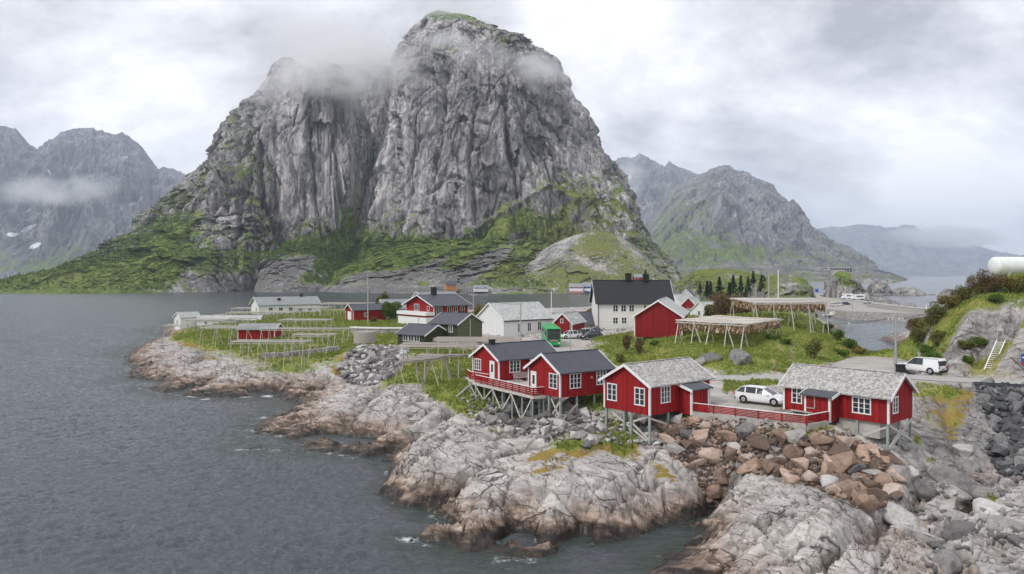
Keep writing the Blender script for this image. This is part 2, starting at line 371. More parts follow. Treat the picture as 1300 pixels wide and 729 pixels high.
def stack(name, Dc, sil, bp, nth, nz, mat, amp=1.0, nexp=2.4, shear=0.0, seed=0, low=1.0, vor=6.0, fine=1.0, S=1.0, gull=(), **kw):
    """solid of stacked contours: sil rows (py, left px, right px) at depth Dc; bp rows (z, depth of the front)"""
    sil = sorted(sil, key=lambda r: -r[0])
    zs = np.array([CH + (HOR - r[0]) * Dc / F for r in sil]); xl = np.array([(r[1] - 650) / F * Dc for r in sil]); xr = np.array([(r[2] - 650) / F * Dc for r in sil])
    top = zs[-1]
    bz = np.array([b[0] for b in bp], float); bb = np.array([b[1] for b in bp], float)
    tz = np.linspace(0, 1, 600); zz = -6 + (top + 6) * tz
    A = np.interp(zz, zs, (xr - xl) / 2); B = np.interp(zz, bz, bb)
    ds = np.sqrt(np.gradient(zz) ** 2 + np.gradient(B) ** 2); s = np.concatenate([[0], np.cumsum(ds[1:])]); s /= s[-1]
    z = np.interp(np.linspace(0, 1, nz), s, zz)
    a = np.interp(z, zs, (xr - xl) / 2); c = np.interp(z, zs, (xr + xl) / 2); b = np.interp(z, bz, bb)
    k = np.exp(-np.linspace(-3, 3, 9) ** 2 / 2); k /= k.sum()
    pad = lambda q: np.convolve(np.pad(q, 4, mode='edge'), k, 'valid')
    a, c, b = pad(a), pad(c), pad(b)
    nb = max(24, nth // 8)
    th = np.concatenate([np.linspace(-0.12 * math.pi, 1.12 * math.pi, nth), np.linspace(1.12 * math.pi, 1.88 * math.pi, nb + 2)[1:-1]])
    ct, st_ = np.cos(th), np.sin(th)
    cx = np.sign(ct) * np.abs(ct) ** (2 / nexp); sx = np.sign(st_) * np.abs(st_) ** (2 / nexp)
    sb = np.where(sx > 0, 1.0, 0.7) * sx; pl0 = 650 + F * (c - a) / Dc; pr0 = 650 + F * (c + a) / Dc
    for _ in range(4):
        pp = 650 + F * (c[:, None] - a[:, None] * cx[None]) / (Dc - b[:, None] * sb[None])
        el = (pl0 - pp.min(1)) * Dc / F; er = (pr0 - pp.max(1)) * Dc / F
        xl_, xr_ = c - a + el * .9, c + a + er * .9; c = (xl_ + xr_) / 2; a = np.maximum((xr_ - xl_) / 2, .5 * S)
    X = c[:, None] - a[:, None] * cx[None]; Y = Dc - np.where(sx[None] > 0, b[:, None], b[:, None] * 0.7) * sx[None]
    Z = np.repeat(z[:, None], len(th), 1)
    X = X.ravel().astype(np.float32); Y = Y.ravel().astype(np.float32); Z = Z.ravel().astype(np.float32)
    nx = np.broadcast_to(-ct[None], (nz, len(th))).ravel(); ny = np.broadcast_to(-st_[None], (nz, len(th))).ravel()
    q = seed * 13.7
    X0, Y0_, Z0 = X, Y, Z; X = X / S; Y = Y / S; Z = Z / S
    sz = Z + shear * X; s2 = Z - 1.3 * shear * X
    crk = lambda n, w: np.clip(1 - np.abs(n) / w, 0, 1)
    g1 = fbm(X / 85 + q, Y / 85, sz / 420, 3)
    g2 = fbm(X / 24 + q, Y / 24, sz / 130 + q, 4, 0.55)
    g3 = fbm(X / 7 + q, Y / 7, sz / 20, 4, 0.62)
    g4 = fbm(X / 9 + q, Y / 9, s2 / 75, 3, 0.6)
    k1 = crk(fbm(X / 36 + q, Y / 36, sz / 260, 2), 0.09); k2 = crk(fbm(X / 40 + q + 9, Y / 40, s2 / 110, 2), 0.05)
    k3 = crk(fbm(X / 13 + q + 4, Y / 13, sz / 90, 2), 0.10)
    f1, f2, rc, off = voro3(X / 32 + 0.25 * g3 + 0.3 * g2 + q, Y / 32, sz / 190 + 0.4 * g2)
    bl = (rc[:, 0] - 0.5) * 1.6 + (off[0] * (rc[:, 1] - 0.5) + off[2] * (rc[:, 2] - 0.5)) * 3.0
    e1, e2, re, oe = voro3(X / 11 + 0.3 * g3, Y / 11 + q, s2 / 60 + 0.3 * g4)
    b2 = (re[:, 0] - 0.5) * 1.4 + (oe[0] * (re[:, 1] - 0.5) + oe[2] * (re[:, 2] - 0.5)) * 2.6
    d = low * 20 * g1 + 4 * g2 + fine * 1.0 * g3 + 1.6 * g4 + vor * 1.35 * bl + 0.22 * vor * b2
    d = d + 24 * terr(fbm(X / 75 + q, Y / 75, s2 / 260, 2, .5), 6, .16) + 6 * terr(fbm(X / 19 + q, Y / 19, sz / 130, 2, .5), 3, .2)
    d = d - 7.0 * k1 ** 1.5 - 4.5 * k2 - 2.2 * k3
    d = d - (d.mean() + .45 * d.std())
    X, Y, Z = X0, Y0_, Z0; d = d * S; g3 = g3 * S; g2 = g2 * S
    gpx = 650 + F * X / Y + 5 * g4; gpy = HOR - F * (Z - CH) / Y
    for pl_, w_, dp_ in gull:
        dd_, _ = seg_dist(gpx, gpy, [(a_[0], a_[1], 0) for a_ in pl_]); d = d - dp_ * np.clip(1 - dd_ / w_, 0, 1) ** 1.2
    w = sstep(-2, 30 * S, Z) * 0.8 + 0.2; w = w * (0.15 + 0.85 * sstep(0, 60 * S, top - Z))
    X = X + amp * d * w * nx; Y = Y + amp * d * w * ny; Z = Z + amp * w * (1.6 * g3 + 1.6 * g2)
    V = np.stack([X, Y, Z], 1)
    return finish_mountain(name, V, nz, len(th), mat, wrap=True, **kw)
def ridge(name, crest, D, Dfoot, nu, nv, mat, amp=1.0, sc=1.0, sag=0.6, seed=0, zfoot=-4, foot=None, **kw):
    """range: crest polyline (px, py) at depth D, falling to a foot line at Dfoot and away behind"""
    cp = np.array(crest, float)
    u = np.linspace(cp[0, 0], cp[-1, 0], nu); cyy = np.interp(u, cp[:, 0], cp[:, 1])
    cyy = cyy - 3.4 * fbm(u / 13 + seed, u * 0, u * 0 + 3.3, 5, .62, ridged=True) + 1
    x0 = (u - 650) / F * D; z0 = CH + (HOR - cyy) * D / F
    v = np.concatenate([np.linspace(0, 1, nv), 1 + np.linspace(0.05, 0.6, 8)])
    vv = np.minimum(v, 1)[:, None]
    hprof = vv ** (1 + sag) * 0.55 + vv * 0.45
    Y = Dfoot + (D - Dfoot) * v[:, None] + 0 * x0[None]
    Z = zfoot + (z0[None] - zfoot) * np.where(v[:, None] <= 1, hprof, 1 - (v[:, None] - 1) * 0.9)
    fx = x0 if foot is None else (np.linspace(foot[0], foot[1], nu) - 650) / F * Dfoot
    X = fx[None] + (x0 - fx)[None] * np.minimum(v, 1)[:, None]
    X = X.ravel(); Y = Y.ravel(); Z = Z.ravel(); q = seed * 7.9
    L = sc
    w = np.broadcast_to(np.sin(np.clip(v, 0, 1) * math.pi)[:, None] ** 0.7 + 0.05, (len(v), nu)).ravel()
    hh = np.broadcast_to((z0[None] - zfoot), (len(v), nu)).ravel()
    wx = 60 * L * fbm(X / (300 * L) + q, Y / (300 * L), 0.3 + 0 * X, 3)
    g1 = fbm((X + wx) / (150 * L) + q, Y / (620 * L), Z / (500 * L), 4, 0.5, ridged=True)
    g2 = fbm((X + wx) / (42 * L) + q, Y / (110 * L), Z / (90 * L), 5, 0.6, ridged=True)
    g3 = fbm(X / (14 * L) + q, Y / (22 * L), Z / (16 * L), 4, 0.6)
    Z = Z + amp * hh * w * (0.20 * g1 + 0.10 * g2) + amp * L * 3.0 * g3 * (0.3 + w)
    Y = Y - amp * L * w * (60 * g1 + 22 * g2)
    X = X + amp * L * w * 12 * g2
    V = np.stack([X, Y, Z], 1)
    return finish_mountain(name, V, len(v), nu, mat, **kw)

M_MT = mat_mountain('mountain_rock')
M_FAR = mat_mountain('far_mountain_rock', rock=((0.07, 0.072, 0.078), (0.18, 0.175, 0.18), (0.36, 0.34, 0.33)), s=0.5, bumpd=5)
M_KN = mat_mountain('knoll_rock', rock=((0.10, 0.10, 0.095), (0.28, 0.27, 0.26), (0.50, 0.48, 0.45)), s=3.0, bumpd=2.0)

# the great dome
stack('mountain', 1050,
      [(14, 552, 562), (20, 540, 584), (24, 537, 598), (36, 531, 618), (50, 523, 645), (73, 506, 688), (89, 503, 708), (110, 494, 722), (136, 486, 735), (162, 482, 748),
       (193, 474, 762), (224, 469, 786), (266, 462, 812), (308, 452, 835), (339, 430, 852), (352, 400, 862), (366, 385, 868), (372, 380, 872)],
      [(-6, 372), (0, 365), (22, 300), (58, 205), (100, 185), (200, 150), (290, 105), (340, 68), (370, 34), (386, 6)],
      1150, 520, M_MT, amp=0.9, seed=1, shear=0.25,
      gull=[([(566, 95), (556, 160), (548, 230), (556, 292)], 7, 16), ([(640, 110), (648, 190), (660, 262)], 6, 14), ([(600, 55), (606, 130), (596, 210), (602, 280)], 5, 11), ([(508, 150), (500, 215), (508, 280)], 6, 13), ([(690, 120), (706, 180), (722, 232)], 5, 12), ([(590, 300), (640, 268), (700, 232), (740, 250)], 7, -10), ([(530, 180), (575, 150), (620, 160)], 4, 7), ([(478, 250), (486, 190), (500, 120)], 5, 9), ([(660, 150), (690, 210)], 4, 8), ([(536, 250), (580, 225), (625, 245)], 4, 6)],
      veg=[(505, 330, 80, 34, 0.75), (440, 320, 70, 30, 0.8), (600, 320, 60, 22, 0.75, -25), (660, 290, 75, 24, 0.6, -25), (720, 245, 60, 22, 0.45, 40),
           (700, 290, 60, 30, 0.45), (740, 300, 40, 60, 0.3, -30), (640, 340, 60, 18, 0.5), (570, 60, 30, 10, 0.15), (530, 130, 30, 30, 0.25), (560, 20, 40, 8, 0.5), (620, 40, 40, 7, 0.5, 35), (675, 68, 40, 8, 0.45, 35),
           (545, 200, 60, 80, -0.4), (640, 170, 70, 70, -0.5), (790, 260, 16, 60, 0.3, -30), (480, 200, 14, 60, 0.1), (570, 260, 60, 30, -0.3), (730, 200, 25, 40, -0.1)],
      scree=[(515, 350, 50, 11, 1.3, -8), (590, 345, 45, 12, 1.2, -30), (622, 328, 40, 10, 0.9, -30), (500, 369, 140, 4, 1.2), (470, 352, 36, 9, 0.8), (560, 330, 30, 7, .8, -25), (700, 262, 26, 12, .7, -30), (735, 275, 14, 22, .6, -30), (655, 300, 20, 8, .6, -25)],
      dry=[(740, 300, 70, 50, 0.9), (640, 350, 60, 20, 0.5)])
# centre buttress
stack('mountain', 985,
      [(80, 396, 415), (86, 385, 436), (104, 374, 450), (125, 364, 458), (172, 342, 470), (219, 338, 476), (261, 341, 470), (297, 352, 462), (318, 352, 470), (345, 330, 480), (372, 320, 490)],
      [(-6, 250), (0, 245), (25, 190), (55, 110), (90, 92), (200, 66), (270, 40), (300, 12)],
      560, 420, M_MT, amp=0.8, seed=3, shear=-0.2,
      gull=[([(400, 95), (392, 170), (398, 250), (410, 300)], 5, 12), ([(430, 110), (424, 190), (436, 270)], 5, 12), ([(365, 150), (372, 220), (380, 290)], 4, 10)],
      veg=[(435, 320, 60, 34, 0.8), (445, 250, 14, 60, 0.5), (352, 270, 10, 50, 0.25), (390, 190, 34, 70, -0.5), (420, 150, 30, 50, -0.4), (385, 318, 26, 14, 0.3), (375, 338, 30, 10, 0.4, -25)],
      scree=[(345, 350, 42, 13, 1.3, -25), (380, 335, 30, 10, 1.0, -25), (420, 368, 90, 5, 1.2)])
# left shoulder that runs down to the fjord
stack('mountain', 1060,
      [(75, 355, 372), (84, 345, 385), (99, 336, 400), (136, 310, 420), (162, 293, 430), (198, 274, 435), (224, 256, 440), (250, 229, 440), (276, 193, 440), (308, 156, 440),
       (328, 118, 440), (340, 80, 440), (347, 50, 440), (355, -10, 440), (366, -70, 440), (372, -95, 440)],
      [(-6, 372), (0, 365), (18, 325), (45, 250), (90, 180), (200, 118), (270, 60), (300, 30), (322, 10)],
      1150, 460, M_MT, amp=1.0, seed=5, shear=0.45, nexp=2.9,
      gull=[([(340, 110), (330, 190), (335, 260), (368, 312)], 7, 18), ([(300, 150), (290, 230), (262, 300)], 6, 14), ([(270, 215), (240, 270), (225, 320)], 6, 12), ([(318, 200), (305, 270), (300, 340)], 6, 13)],
      veg=[(80, 352, 150, 16, 0.7), (190, 320, 60, 26, 0.65, -30), (240, 255, 40, 22, 0.45, -42), (170, 345, 70, 14, 0.4), (300, 200, 16, 40, 0.25), (245, 330, 60, 16, 0.25), (320, 230, 18, 50, 0.3), (295, 150, 22, 26, 0.3, -50), (330, 200, 14, 60, 0.2),
           (280, 270, 50, 45, -0.35), (320, 310, 26, 24, 0.1), (215, 300, 30, 18, 0.3, -35), (240, 350, 30, 12, -0.5)],
      scree=[(300, 362, 50, 8, 0.9)], dry=[(100, 350, 120, 15, 0.4)])
# dark wall closing the gully between the two
stack('mountain', 1130, [(84, 425, 505), (130, 405, 520), (200, 400, 530), (300, 395, 540), (372, 390, 540)],
      [(-6, 240), (40, 170), (150, 100), (260, 60), (310, 30), (332, 10)], 300, 220, M_MT, amp=1.0, seed=8,
      veg=[(450, 200, 30, 90, 0.55), (460, 260, 24, 60, 0.3)])
# pale knoll at the foot, right
stack('hill', 800, [(295, 745, 770), (299, 730, 784), (308, 708, 800), (322, 684, 820), (337, 662, 836), (350, 645, 850), (362, 630, 860), (372, 622, 864)],
      [(-6, 118), (0, 112), (15, 95), (40, 55), (60, 22), (72, 6)], 620, 260, M_KN, amp=0.62, seed=9, shear=1.0, low=0.8, vor=5,
      vbase=0.30, vz=(300, 400), veg=[(700, 345, 40, 10, 0.2), (765, 310, 30, 26, 0.25), (800, 345, 40, 16, 0.25), (740, 355, 60, 8, 0.3), (712, 312, 40, 7, -0.5, -32), (690, 332, 30, 6, -.4, -30), (795, 305, 8, 46, -0.3, -35), (750, 335, 40, 6, -.3, 20)],
      dry=[(760, 330, 110, 60, 0.85)])
# ranges behind
ridge('mountain', [(-260, 215), (-160, 190), (-80, 150), (0, 162), (21, 166), (31, 182), (50, 192), (63, 182), (94, 168), (112, 163), (130, 168), (146, 175), (156, 171), (170, 180), (182, 190), (186, 205), (189, 219), (200, 216), (208, 213), (222, 217), (237, 224), (300, 262), (380, 300)],
      5200, 3600, 900, 260, M_FAR, foot=(-300, 420), amp=0.8, sc=3.0, seed=2, vz=(60, 430), vbase=0.2,
      snow=[(36, 290, 12, 3, 1.2, -25), (14, 298, 8, 3, 1.1), (45, 312, 9, 3, 1.2, -25), (160, 200, 5, 1.5, 0.9, -15), (62, 218, 2, 8, 0.7, -30)],
      veg=[(40, 335, 60, 22, 0.5), (110, 320, 60, 30, 0.15), (170, 290, 40, 50, 0.1, -40)], scree=[(30, 320, 30, 18, 0.4)])
ridge('mountain', [(700, 240), (760, 215), (777, 207), (784, 203), (791, 201), (800, 202), (812, 197), (822, 201), (832, 210), (843, 213), (849, 207), (858, 213), (870, 217), (885, 224), (930, 240), (990, 290)],
      6500, 4800, 420, 180, M_FAR, foot=(690, 1000), amp=0.8, sc=3.0, seed=4, vz=(100, 520), vbase=0.2, snow=[(800, 225, 3, 5, 0.8)])
ridge('mountain', [(820, 290), (850, 245), (868, 232), (885, 224), (905, 215), (914, 212), (926, 213), (935, 219), (947, 221), (955, 229), (972, 234), (984, 244), (992, 252), (999, 261), (1005, 255), (1013, 265), (1026, 284), (1051, 305), (1076, 319), (1099, 330), (1103, 341), (1106, 349)],
      4300, 2700, 700, 260, M_FAR, foot=(800, 1092), amp=0.85, sc=2.1, seed=6, vz=(40, 450), vbase=0.22,
      veg=[(860, 270, 50, 40, 0.35), (900, 250, 30, 30, 0.2), (960, 320, 60, 14, 0.5), (880, 315, 60, 20, 0.3), (990, 300, 40, 50, -0.3, 45), (960, 260, 25, 30, -0.3)])
ridge('mountain', [(960, 325), (1000, 303), (1034, 291), (1060, 289), (1076, 288), (1092, 286), (1113, 288), (1138, 290), (1150, 285), (1158, 287), (1165, 291), (1190, 303), (1217, 315), (1238, 312), (1258, 319), (1300, 326), (1400, 335), (1500, 340)],
      12000, 9900, 360, 90, M_FAR, foot=(960, 1500), amp=0.5, sc=5, seed=7, vz=(10, 60), vbase=0.0, veg=[], snow=[(1065, 290, 6, 2, .6)])
# low land and cape under the right-hand range
ridge('headland', [(780, 346), (820, 341), (870, 339), (930, 337), (980, 338), (1030, 340), (1060, 341), (1085, 345), (1100, 343), (1118, 343), (1130, 347), (1142, 351), (1152, 355)],
      2150, 1750, 500, 60, M_FAR, foot=(780, 1140), amp=0.6, sc=0.35, seed=12, zfoot=-3, vz=(0, 30), vbase=0.3, veg=[(900, 345, 90, 8, 0.3)])
# ------------------------------------------------------------------ the near coast: one ground sheet
# (px, py, height, grass)  photo pixel the point was read from, height above the sea, how grassy it is
CTRL = [
 # whale-backed rock under the cabins
 (500,674,0,0),(515,684,0,0),(545,689,0,0),(575,693,0,0),(606,697,0,0),(650,697,0,0),(700,696,0,0),(750,692,0,0),(790,687,0,0),(823,679,0,0),(866,662,0,0),(893,645,0,0),
 (527,648,0,0),(512,660,0,0),(500,640,0,0),
 (545,668,1.0,0),(560,650,1.7,0),(600,675,1.0,0),(600,640,2.2,0),(650,672,1.3,0),(640,630,2.8,0),(700,670,1.5,0),(700,630,2.9,0),(750,668,1.3,0),(760,630,2.7,0),(800,660,1.2,0),(810,625,2.3,0),
 (850,635,1.3,0),(845,605,2.9,0),(600,612,2.6,0),(650,595,3.3,0),(700,580,3.6,0),(700,560,3.9,.2),(650,567,3.3,0),(740,552,4.1,.5),(760,570,3.9,.35),(790,580,3.7,.1),(820,592,3.4,.05),(770,545,3.9,.6),
 (720,605,3.5,0),(770,600,3.5,0),(825,566,3.6,.2),(767,548,3.9,.4),(860,580,3.7,0),(880,615,2.2,0),(905,635,0.8,0),(890,600,3.0,0),
 # lobe left of it
 (511,563,0,0),(500,580,0,0),(487,607,0,0),(480,628,0,0),(505,600,1.2,0),(525,625,0.8,0),(530,595,2.3,0),(555,610,1.6,0),(540,560,2.8,0),(560,575,2.7,0),(590,590,2.6,0),(575,535,3.9,.1),(600,545,3.5,0),
 (590,518,4.3,.7),(565,522,3.9,.2),(545,535,3.3,0),(620,530,3.5,.5),(650,538,3.1,.4),(680,543,3.2,.1),(700,545,3.6,.1),(620,560,3.3,.1),(610,505,4.6,.7),(640,515,3.9,.3),(670,525,3.5,.1),
 # ground under and behind cabins one and two
 (600,480,5.0,.9),(570,485,4.6,1),(540,480,4.6,1),(585,500,4.4,.8),(560,470,5.0,1),(600,462,5.5,1),(560,455,5.2,1),(520,470,4.9,1),(640,470,5.8,.9),(660,478,6.0,1),(690,470,6.0,.9),(740,480,6.0,.9),(745,500,5.4,.8),
 (760,512,5.0,.8),(735,520,4.6,.5),(710,530,3.9,.1),(780,500,5.8,.9),(800,500,6.0,.8),(790,520,4.9,.3),(720,500,5.3,.2),(690,510,4.6,.1),
 # round grey rock, centre left
 (507,565,0,0),(458,567,0,0),(430,566,0,0),(392,571,0,0),(400,556,0,0),(375,563,0,0),(358,569,0,0),(320,573,0,0),(288,572,0,0),(319,556,0,0),(306,547,0,0),(311,541,0,0),(345,529,0,0),(379,516,0,0),(403,502,0,0),
 (420,550,1.2,0),(455,548,1.6,0),(440,525,2.4,0),(480,545,1.9,0),(500,545,1.8,0),(470,515,3.2,0),(505,515,3.8,0),(500,495,4.3,.1),(530,510,3.9,0),(540,490,4.7,.5),(520,487,4.6,.6),(480,497,4.0,.2),(535,530,2.6,0),
 (345,550,0.5,0),(380,548,0.7,0),(365,538,0.9,0),(400,525,1.5,0),(420,508,2.0,0),(440,500,2.4,0),(455,507,2.6,0),(330,562,0.3,0),(430,490,2.3,.1),(420,500,1.4,0),
 # grey riprap and the yard above it
 (450,487,1.8,0),(480,482,3.4,.1),(500,480,4.2,.8),(470,470,3.3,0),(440,470,3.0,.3),(455,455,4.4,0),(490,455,4.6,0),(510,460,4.8,.5),(450,441,5.1,.5),(480,441,5.2,.7),(510,446,5.2,.9),(430,455,4.5,.6),(425,470,3.4,.4),
 # peninsula
 (403,500,0,0),(351,504,0,0),(300,504,0,0),(266,507,0,0),(228,503,0,0),(200,498,0,0),(183,492,0,0),(150,480,0,0),(159,457,0,0),(163,446,0,0),(180,436,0,0),(201,427,0,0),(212,413,0,0),(222,405,0,0),
 (170,470,0.9,0),(185,450,1.6,0),(200,440,1.8,0),(210,465,2.0,.05),(230,480,1.7,0),(250,490,1.2,0),(270,480,2.0,0),(240,450,2.8,.25),(225,432,2.5,.5),(245,425,3.0,.7),(240,412,2.6,.6),(270,440,3.4,.6),(275,420,3.6,.9),
 (300,470,2.8,.1),(310,490,1.4,0),(330,455,3.7,.6),(345,475,2.6,.05),(370,492,1.4,0),(380,478,2.6,.1),(360,455,3.9,.8),(395,450,4.2,.9),(400,468,3.3,.3),(330,435,4.3,1),(370,435,4.6,1),(400,430,4.8,1),(300,430,4.0,.9),
 (300,405,3.6,.9),(330,398,3.8,.9),(370,397,4.2,.9),(410,398,4.6,.9),(350,415,4.6,1),(400,412,5.0,1),(260,404,2.6,.6),(430,440,5.0,1),(430,415,5.2,1),(410,447,4.4,.9),
 (450,409,5.4,1),(480,410,5.4,1),(440,400,4.8,1),(500,415,5.4,.9),(530,414,5.4,.7),(570,412,5.3,.7),(600,415,5.2,.6),(480,430,5.2,.9),(500,438,5.2,.8),(540,440,5.2,.6),(590,440,5.3,.5),(620,435,5.3,.4),(660,434,5.3,.2),
 # back shores
 (240,403,0,0),(290,400,0,0),(300,396,1.5,.5),(420,392,2.5,.8),(500,394,2.5,.6),(600,396,2.5,.4),(700,398,2.8,.3),(740,400,3.0,.3),
 # street, parking
 (700,441,5.4,0),(720,430,5.4,0),(745,428,5.4,0),(735,440,5.5,0),(745,450,5.7,.1),(700,455,5.6,.4),(740,470,5.9,.3),(690,430,5.4,0),(760,455,5.9,.3),(790,468,6.0,.4),(830,470,6.1,.3),(870,477,6.2,0),
 # white house hill
 (760,413,7.0,.6),(800,410,7.3,.6),(850,412,7.5,.6),(755,430,6.6,1),(770,440,6.7,1),(790,450,6.7,1),(800,438,7.4,1),(830,455,6.8,1),(850,458,7.0,1),(850,440,7.8,1),(820,430,7.4,.7),(880,440,8.1,1),(900,430,8.5,1),
 (870,461,6.8,.9),(895,464,6.9,.8),(935,466,6.9,.8),(920,450,7.7,1),(960,462,6.9,1),(960,440,8.1,1),(990,420,9.0,1),(950,415,9.0,1),(1000,400,9.2,1),(950,400,8.8,.9),(900,405,8.3,.8),(1000,450,7.4,1),(990,468,6.5,.9),
 (870,400,6.5,.7),(900,395,6.0,.6),(930,392,6.0,.6),(960,390,6.5,.7),(1000,388,7.5,.8),(880,385,5,.5),(920,382,5,.5),
 (1020,430,8.4,1),(1040,400,9.2,1),(1050,410,9.0,1),(1060,425,8.6,1),(1045,450,7.1,1),(1075,440,7.4,1),(1085,432,7.6,.8),(1080,452,6.8,.9),(1095,448,6.5,.8),(1105,455,6.2,.5),(1020,465,6.3,.8),(1070,458,6.4,.5),
 # yard and road
 (905,480,6.2,0),(940,480,6.25,.2),(990,480,6.3,0),(905,500,6.2,0),(900,515,6.1,0),(960,512,6.2,0),(980,500,6.3,0),(940,492,6.3,.6),(970,490,6.35,.5),(1010,500,6.3,0),(1015,522,6.2,0),(960,525,6.1,.2),
 (1100,462,6.3,0),(1140,458,6.3,.3),(1060,468,6.3,0),(1120,475,6.3,0),(1160,478,6.3,0),(1200,480,6.3,0),(1250,484,6.3,0),(1300,486,6.3,0),(1350,488,6.3,0),(1420,490,6.3,0),(1170,487,6.2,.6),(1100,490,6.2,.3),
 # strait to the north
 (1105,449,-1,0),(1090,432,-1.5,0),(1075,418,-1.5,0),(1060,402,-2,0),(1140,447,-1,0),(1150,425,-1.5,0),(1160,405,-2,0),(1045,394,-2,0),(1010,391,-1,0),(1125,448,0,0),(1125,430,-3,0),(1110,410,-3,0),(1110,395,-3,0),
 (960,386,0,0),(920,388,2,.3),
 (1103,490,-1,0),(1118,484,-2,0),(1135,492,-1,0),(1092,476,-1,0),(1082,464,-1,.3),(1066,450,-1,.3),(1052,434,-1,.3),(1150,494,0,.3),(1160,488,3,.6),(1175,480,5,.6),(1200,470,7,.6),(1110,470,-3,0),(1100,455,-3,0),(1130,465,-3,0),
 # right-hand hill
 (1150,452,6.6,.9),(1158,430,9.0,.9),(1167,410,11,.9),(1185,395,13.0,.9),(1205,384,14.0,.8),(1232,372,15.4,.8),(1190,455,7.3,.8),(1200,468,6.4,1),(1180,465,6.4,1),(1250,474,6.4,1),(1300,477,6.4,1),(1360,480,6.4,.9),
 (1210,445,9.0,.1),(1250,450,8.4,.2),(1290,455,8.0,.15),(1210,415,11.6,.1),(1250,420,11.0,.1),(1290,425,10.8,.05),(1340,425,11,.1),(1230,395,13.4,.15),(1270,395,13.6,.1),(1300,395,13.7,.3),(1350,395,14,.4),(1190,425,10.4,.7),
 (1250,378,15.0,.9),(1300,375,15.6,1),(1280,353,17.4,1),(1230,362,16.2,.9),(1330,353,17.5,1),(1400,353,17.5,1),(1400,400,14,.4),(1250,351,17.4,.9),(1400,460,8,.4),
 # below the fence: brown riprap slope
 (890,530,5.9,.4),(930,537,5.9,.5),(980,546,5.8,.5),(1020,551,5.7,.5),(1050,540,6.0,.6),(1060,530,6.1,.5),(860,545,4.9,0),(900,560,4.5,0),(950,570,4.4,0),(1000,580,4.1,0),(1060,575,4.4,0),(1090,560,4.6,0),
 (920,600,2.9,0),(940,590,3.2,0),(980,610,3.0,0),(1040,610,3.2,0),(1100,600,3.6,0),(1140,585,3.9,0),(1100,640,2.6,0),(1150,620,2.9,0),(1120,545,5.0,.2),(1090,520,5.9,.3),(1075,505,6.2,.2),(1128,568,4.2,.1),(1156,555,4.6,.2),(1140,520,5.6,.4),
 (1000,560,5.0,0),(930,560,4.6,0),
 # slab, lower right
 (837,703,0,0),(820,720,0,0),(811,745,0,0),(889,681,0,0),(915,640,0.6,0),(950,625,2.6,0),(930,660,1.8,0),(900,700,0.9,0),(870,715,0.4,0),(1000,625,3.0,0),(960,660,2.6,0),(940,700,1.7,0),(900,729,0.6,0),(950,735,1.5,0),
 (1000,680,2.6,0),(1050,640,3.1,0),(1060,670,2.9,0),(1010,725,2.1,0),(1080,700,2.6,0),(1100,670,2.5,0),(1060,735,1.9,0),(1120,735,1.6,0),(1150,680,1.9,0),(1170,650,2.2,0),(1170,725,1.7,0),
 # right foreground
 (1170,497,6.0,.35),(1200,492,6.2,.5),(1230,497,6.0,.35),(1245,520,5.2,.1),(1190,520,5.2,.2),(1165,545,4.4,.2),(1230,560,3.9,.05),(1200,560,3.8,.25),(1180,590,2.9,.05),(1235,590,2.6,0),(1215,612,1.8,0),(1170,610,2.6,0),
 (1255,505,5.2,0),(1290,500,5.7,0),(1270,540,4.0,0),(1300,540,4.2,0),(1260,590,2.2,0),(1300,585,2.7,0),(1350,540,4.5,0),(1250,620,2.4,.2),(1200,640,2.2,0),(1240,650,2.8,.2),(1290,620,3.4,.2),(1280,660,3.2,0),(1240,690,2.4,0),
 (1210,700,1.9,0),(1290,710,2.9,0),(1350,700,3.2,0),(1350,620,3.4,0),(1250,730,2.2,0),(1200,760,1.8,0),(1300,780,2.6,0),(1100,780,1.6,0),(1000,790,1.2,0),(900,790,0,0),(820,790,-.4,0),(1400,780,3,0),(1500,640,4,0),(1500,480,6.3,0),(1550,420,10,.4),
 # sea floor
 (480,700,-3,0),(560,729,-3,0),(650,729,-2.6,0),(740,725,-2.2,0),(800,709,-1.2,0),(840,690,-.8,0),(470,650,-3,0),(470,600,-3,0),(430,600,-3,0),(350,600,-3,0),(250,590,-3,0),(250,560,-2.5,0),(270,540,-3,0),(330,520,-2.5,0),(375,507,-1.5,0),
 (250,520,-3,0),(180,510,-3,0),(130,495,-3,0),(130,450,-3,0),(150,435,-3,0),(180,420,-3,0),(200,408,-3,0),(215,400,-3,0),(100,600,-5,0),(0,500,-6,0),(0,700,-6,0),(300,700,-6,0),(200,650,-6,0),(500,760,-5,0),(650,780,-5,0),(740,780,-4,0),(60,430,-6,0),(-100,600,-6,0),
 (-50,420,-6,0),(480,585,-2,0),(440,580,-2,0),(350,575,-1.2,0),(300,556,-.8,0),(345,559,-.3,0),
 (300,392,-4,0),(500,390,-4,0),(700,392,-4,0),(760,393,-3,0),(850,390,-3,0),(960,383,-3,0),(1050,388,-3,0),(1180,385,-3,0),(1200,378,-3,0),
]
_c = np.array(CTRL, float)
_cx = np.zeros((len(_c), 2))
for _i, r in enumerate(_c):
    w = P(r[0], r[1], r[2]); _cx[_i] = w[:2]
def _warp(x, y):
    # equalise the density of the control points with distance
    return x / np.maximum(y, 5) * 60.0, np.log(np.maximum(y, 5)) * 60.0
_wx, _wy = _warp(_cx[:, 0], _cx[:, 1])
_d = np.hypot(_wx[:, None] - _wx[None], _wy[:, None] - _wy[None])
_A = np.zeros((len(_c) + 3, len(_c) + 3)); n_ = len(_c)
_A[:n_, :n_] = _d + np.eye(n_) * 0.25; _A[:n_, n_] = 1; _A[:n_, n_ + 1] = _wx; _A[:n_, n_ + 2] = _wy; _A[n_:, :n_] = _A[:n_, n_:].T
_A[:n_, :n_] = -_d + np.eye(n_) * -0.0 + np.eye(n_) * 0.3
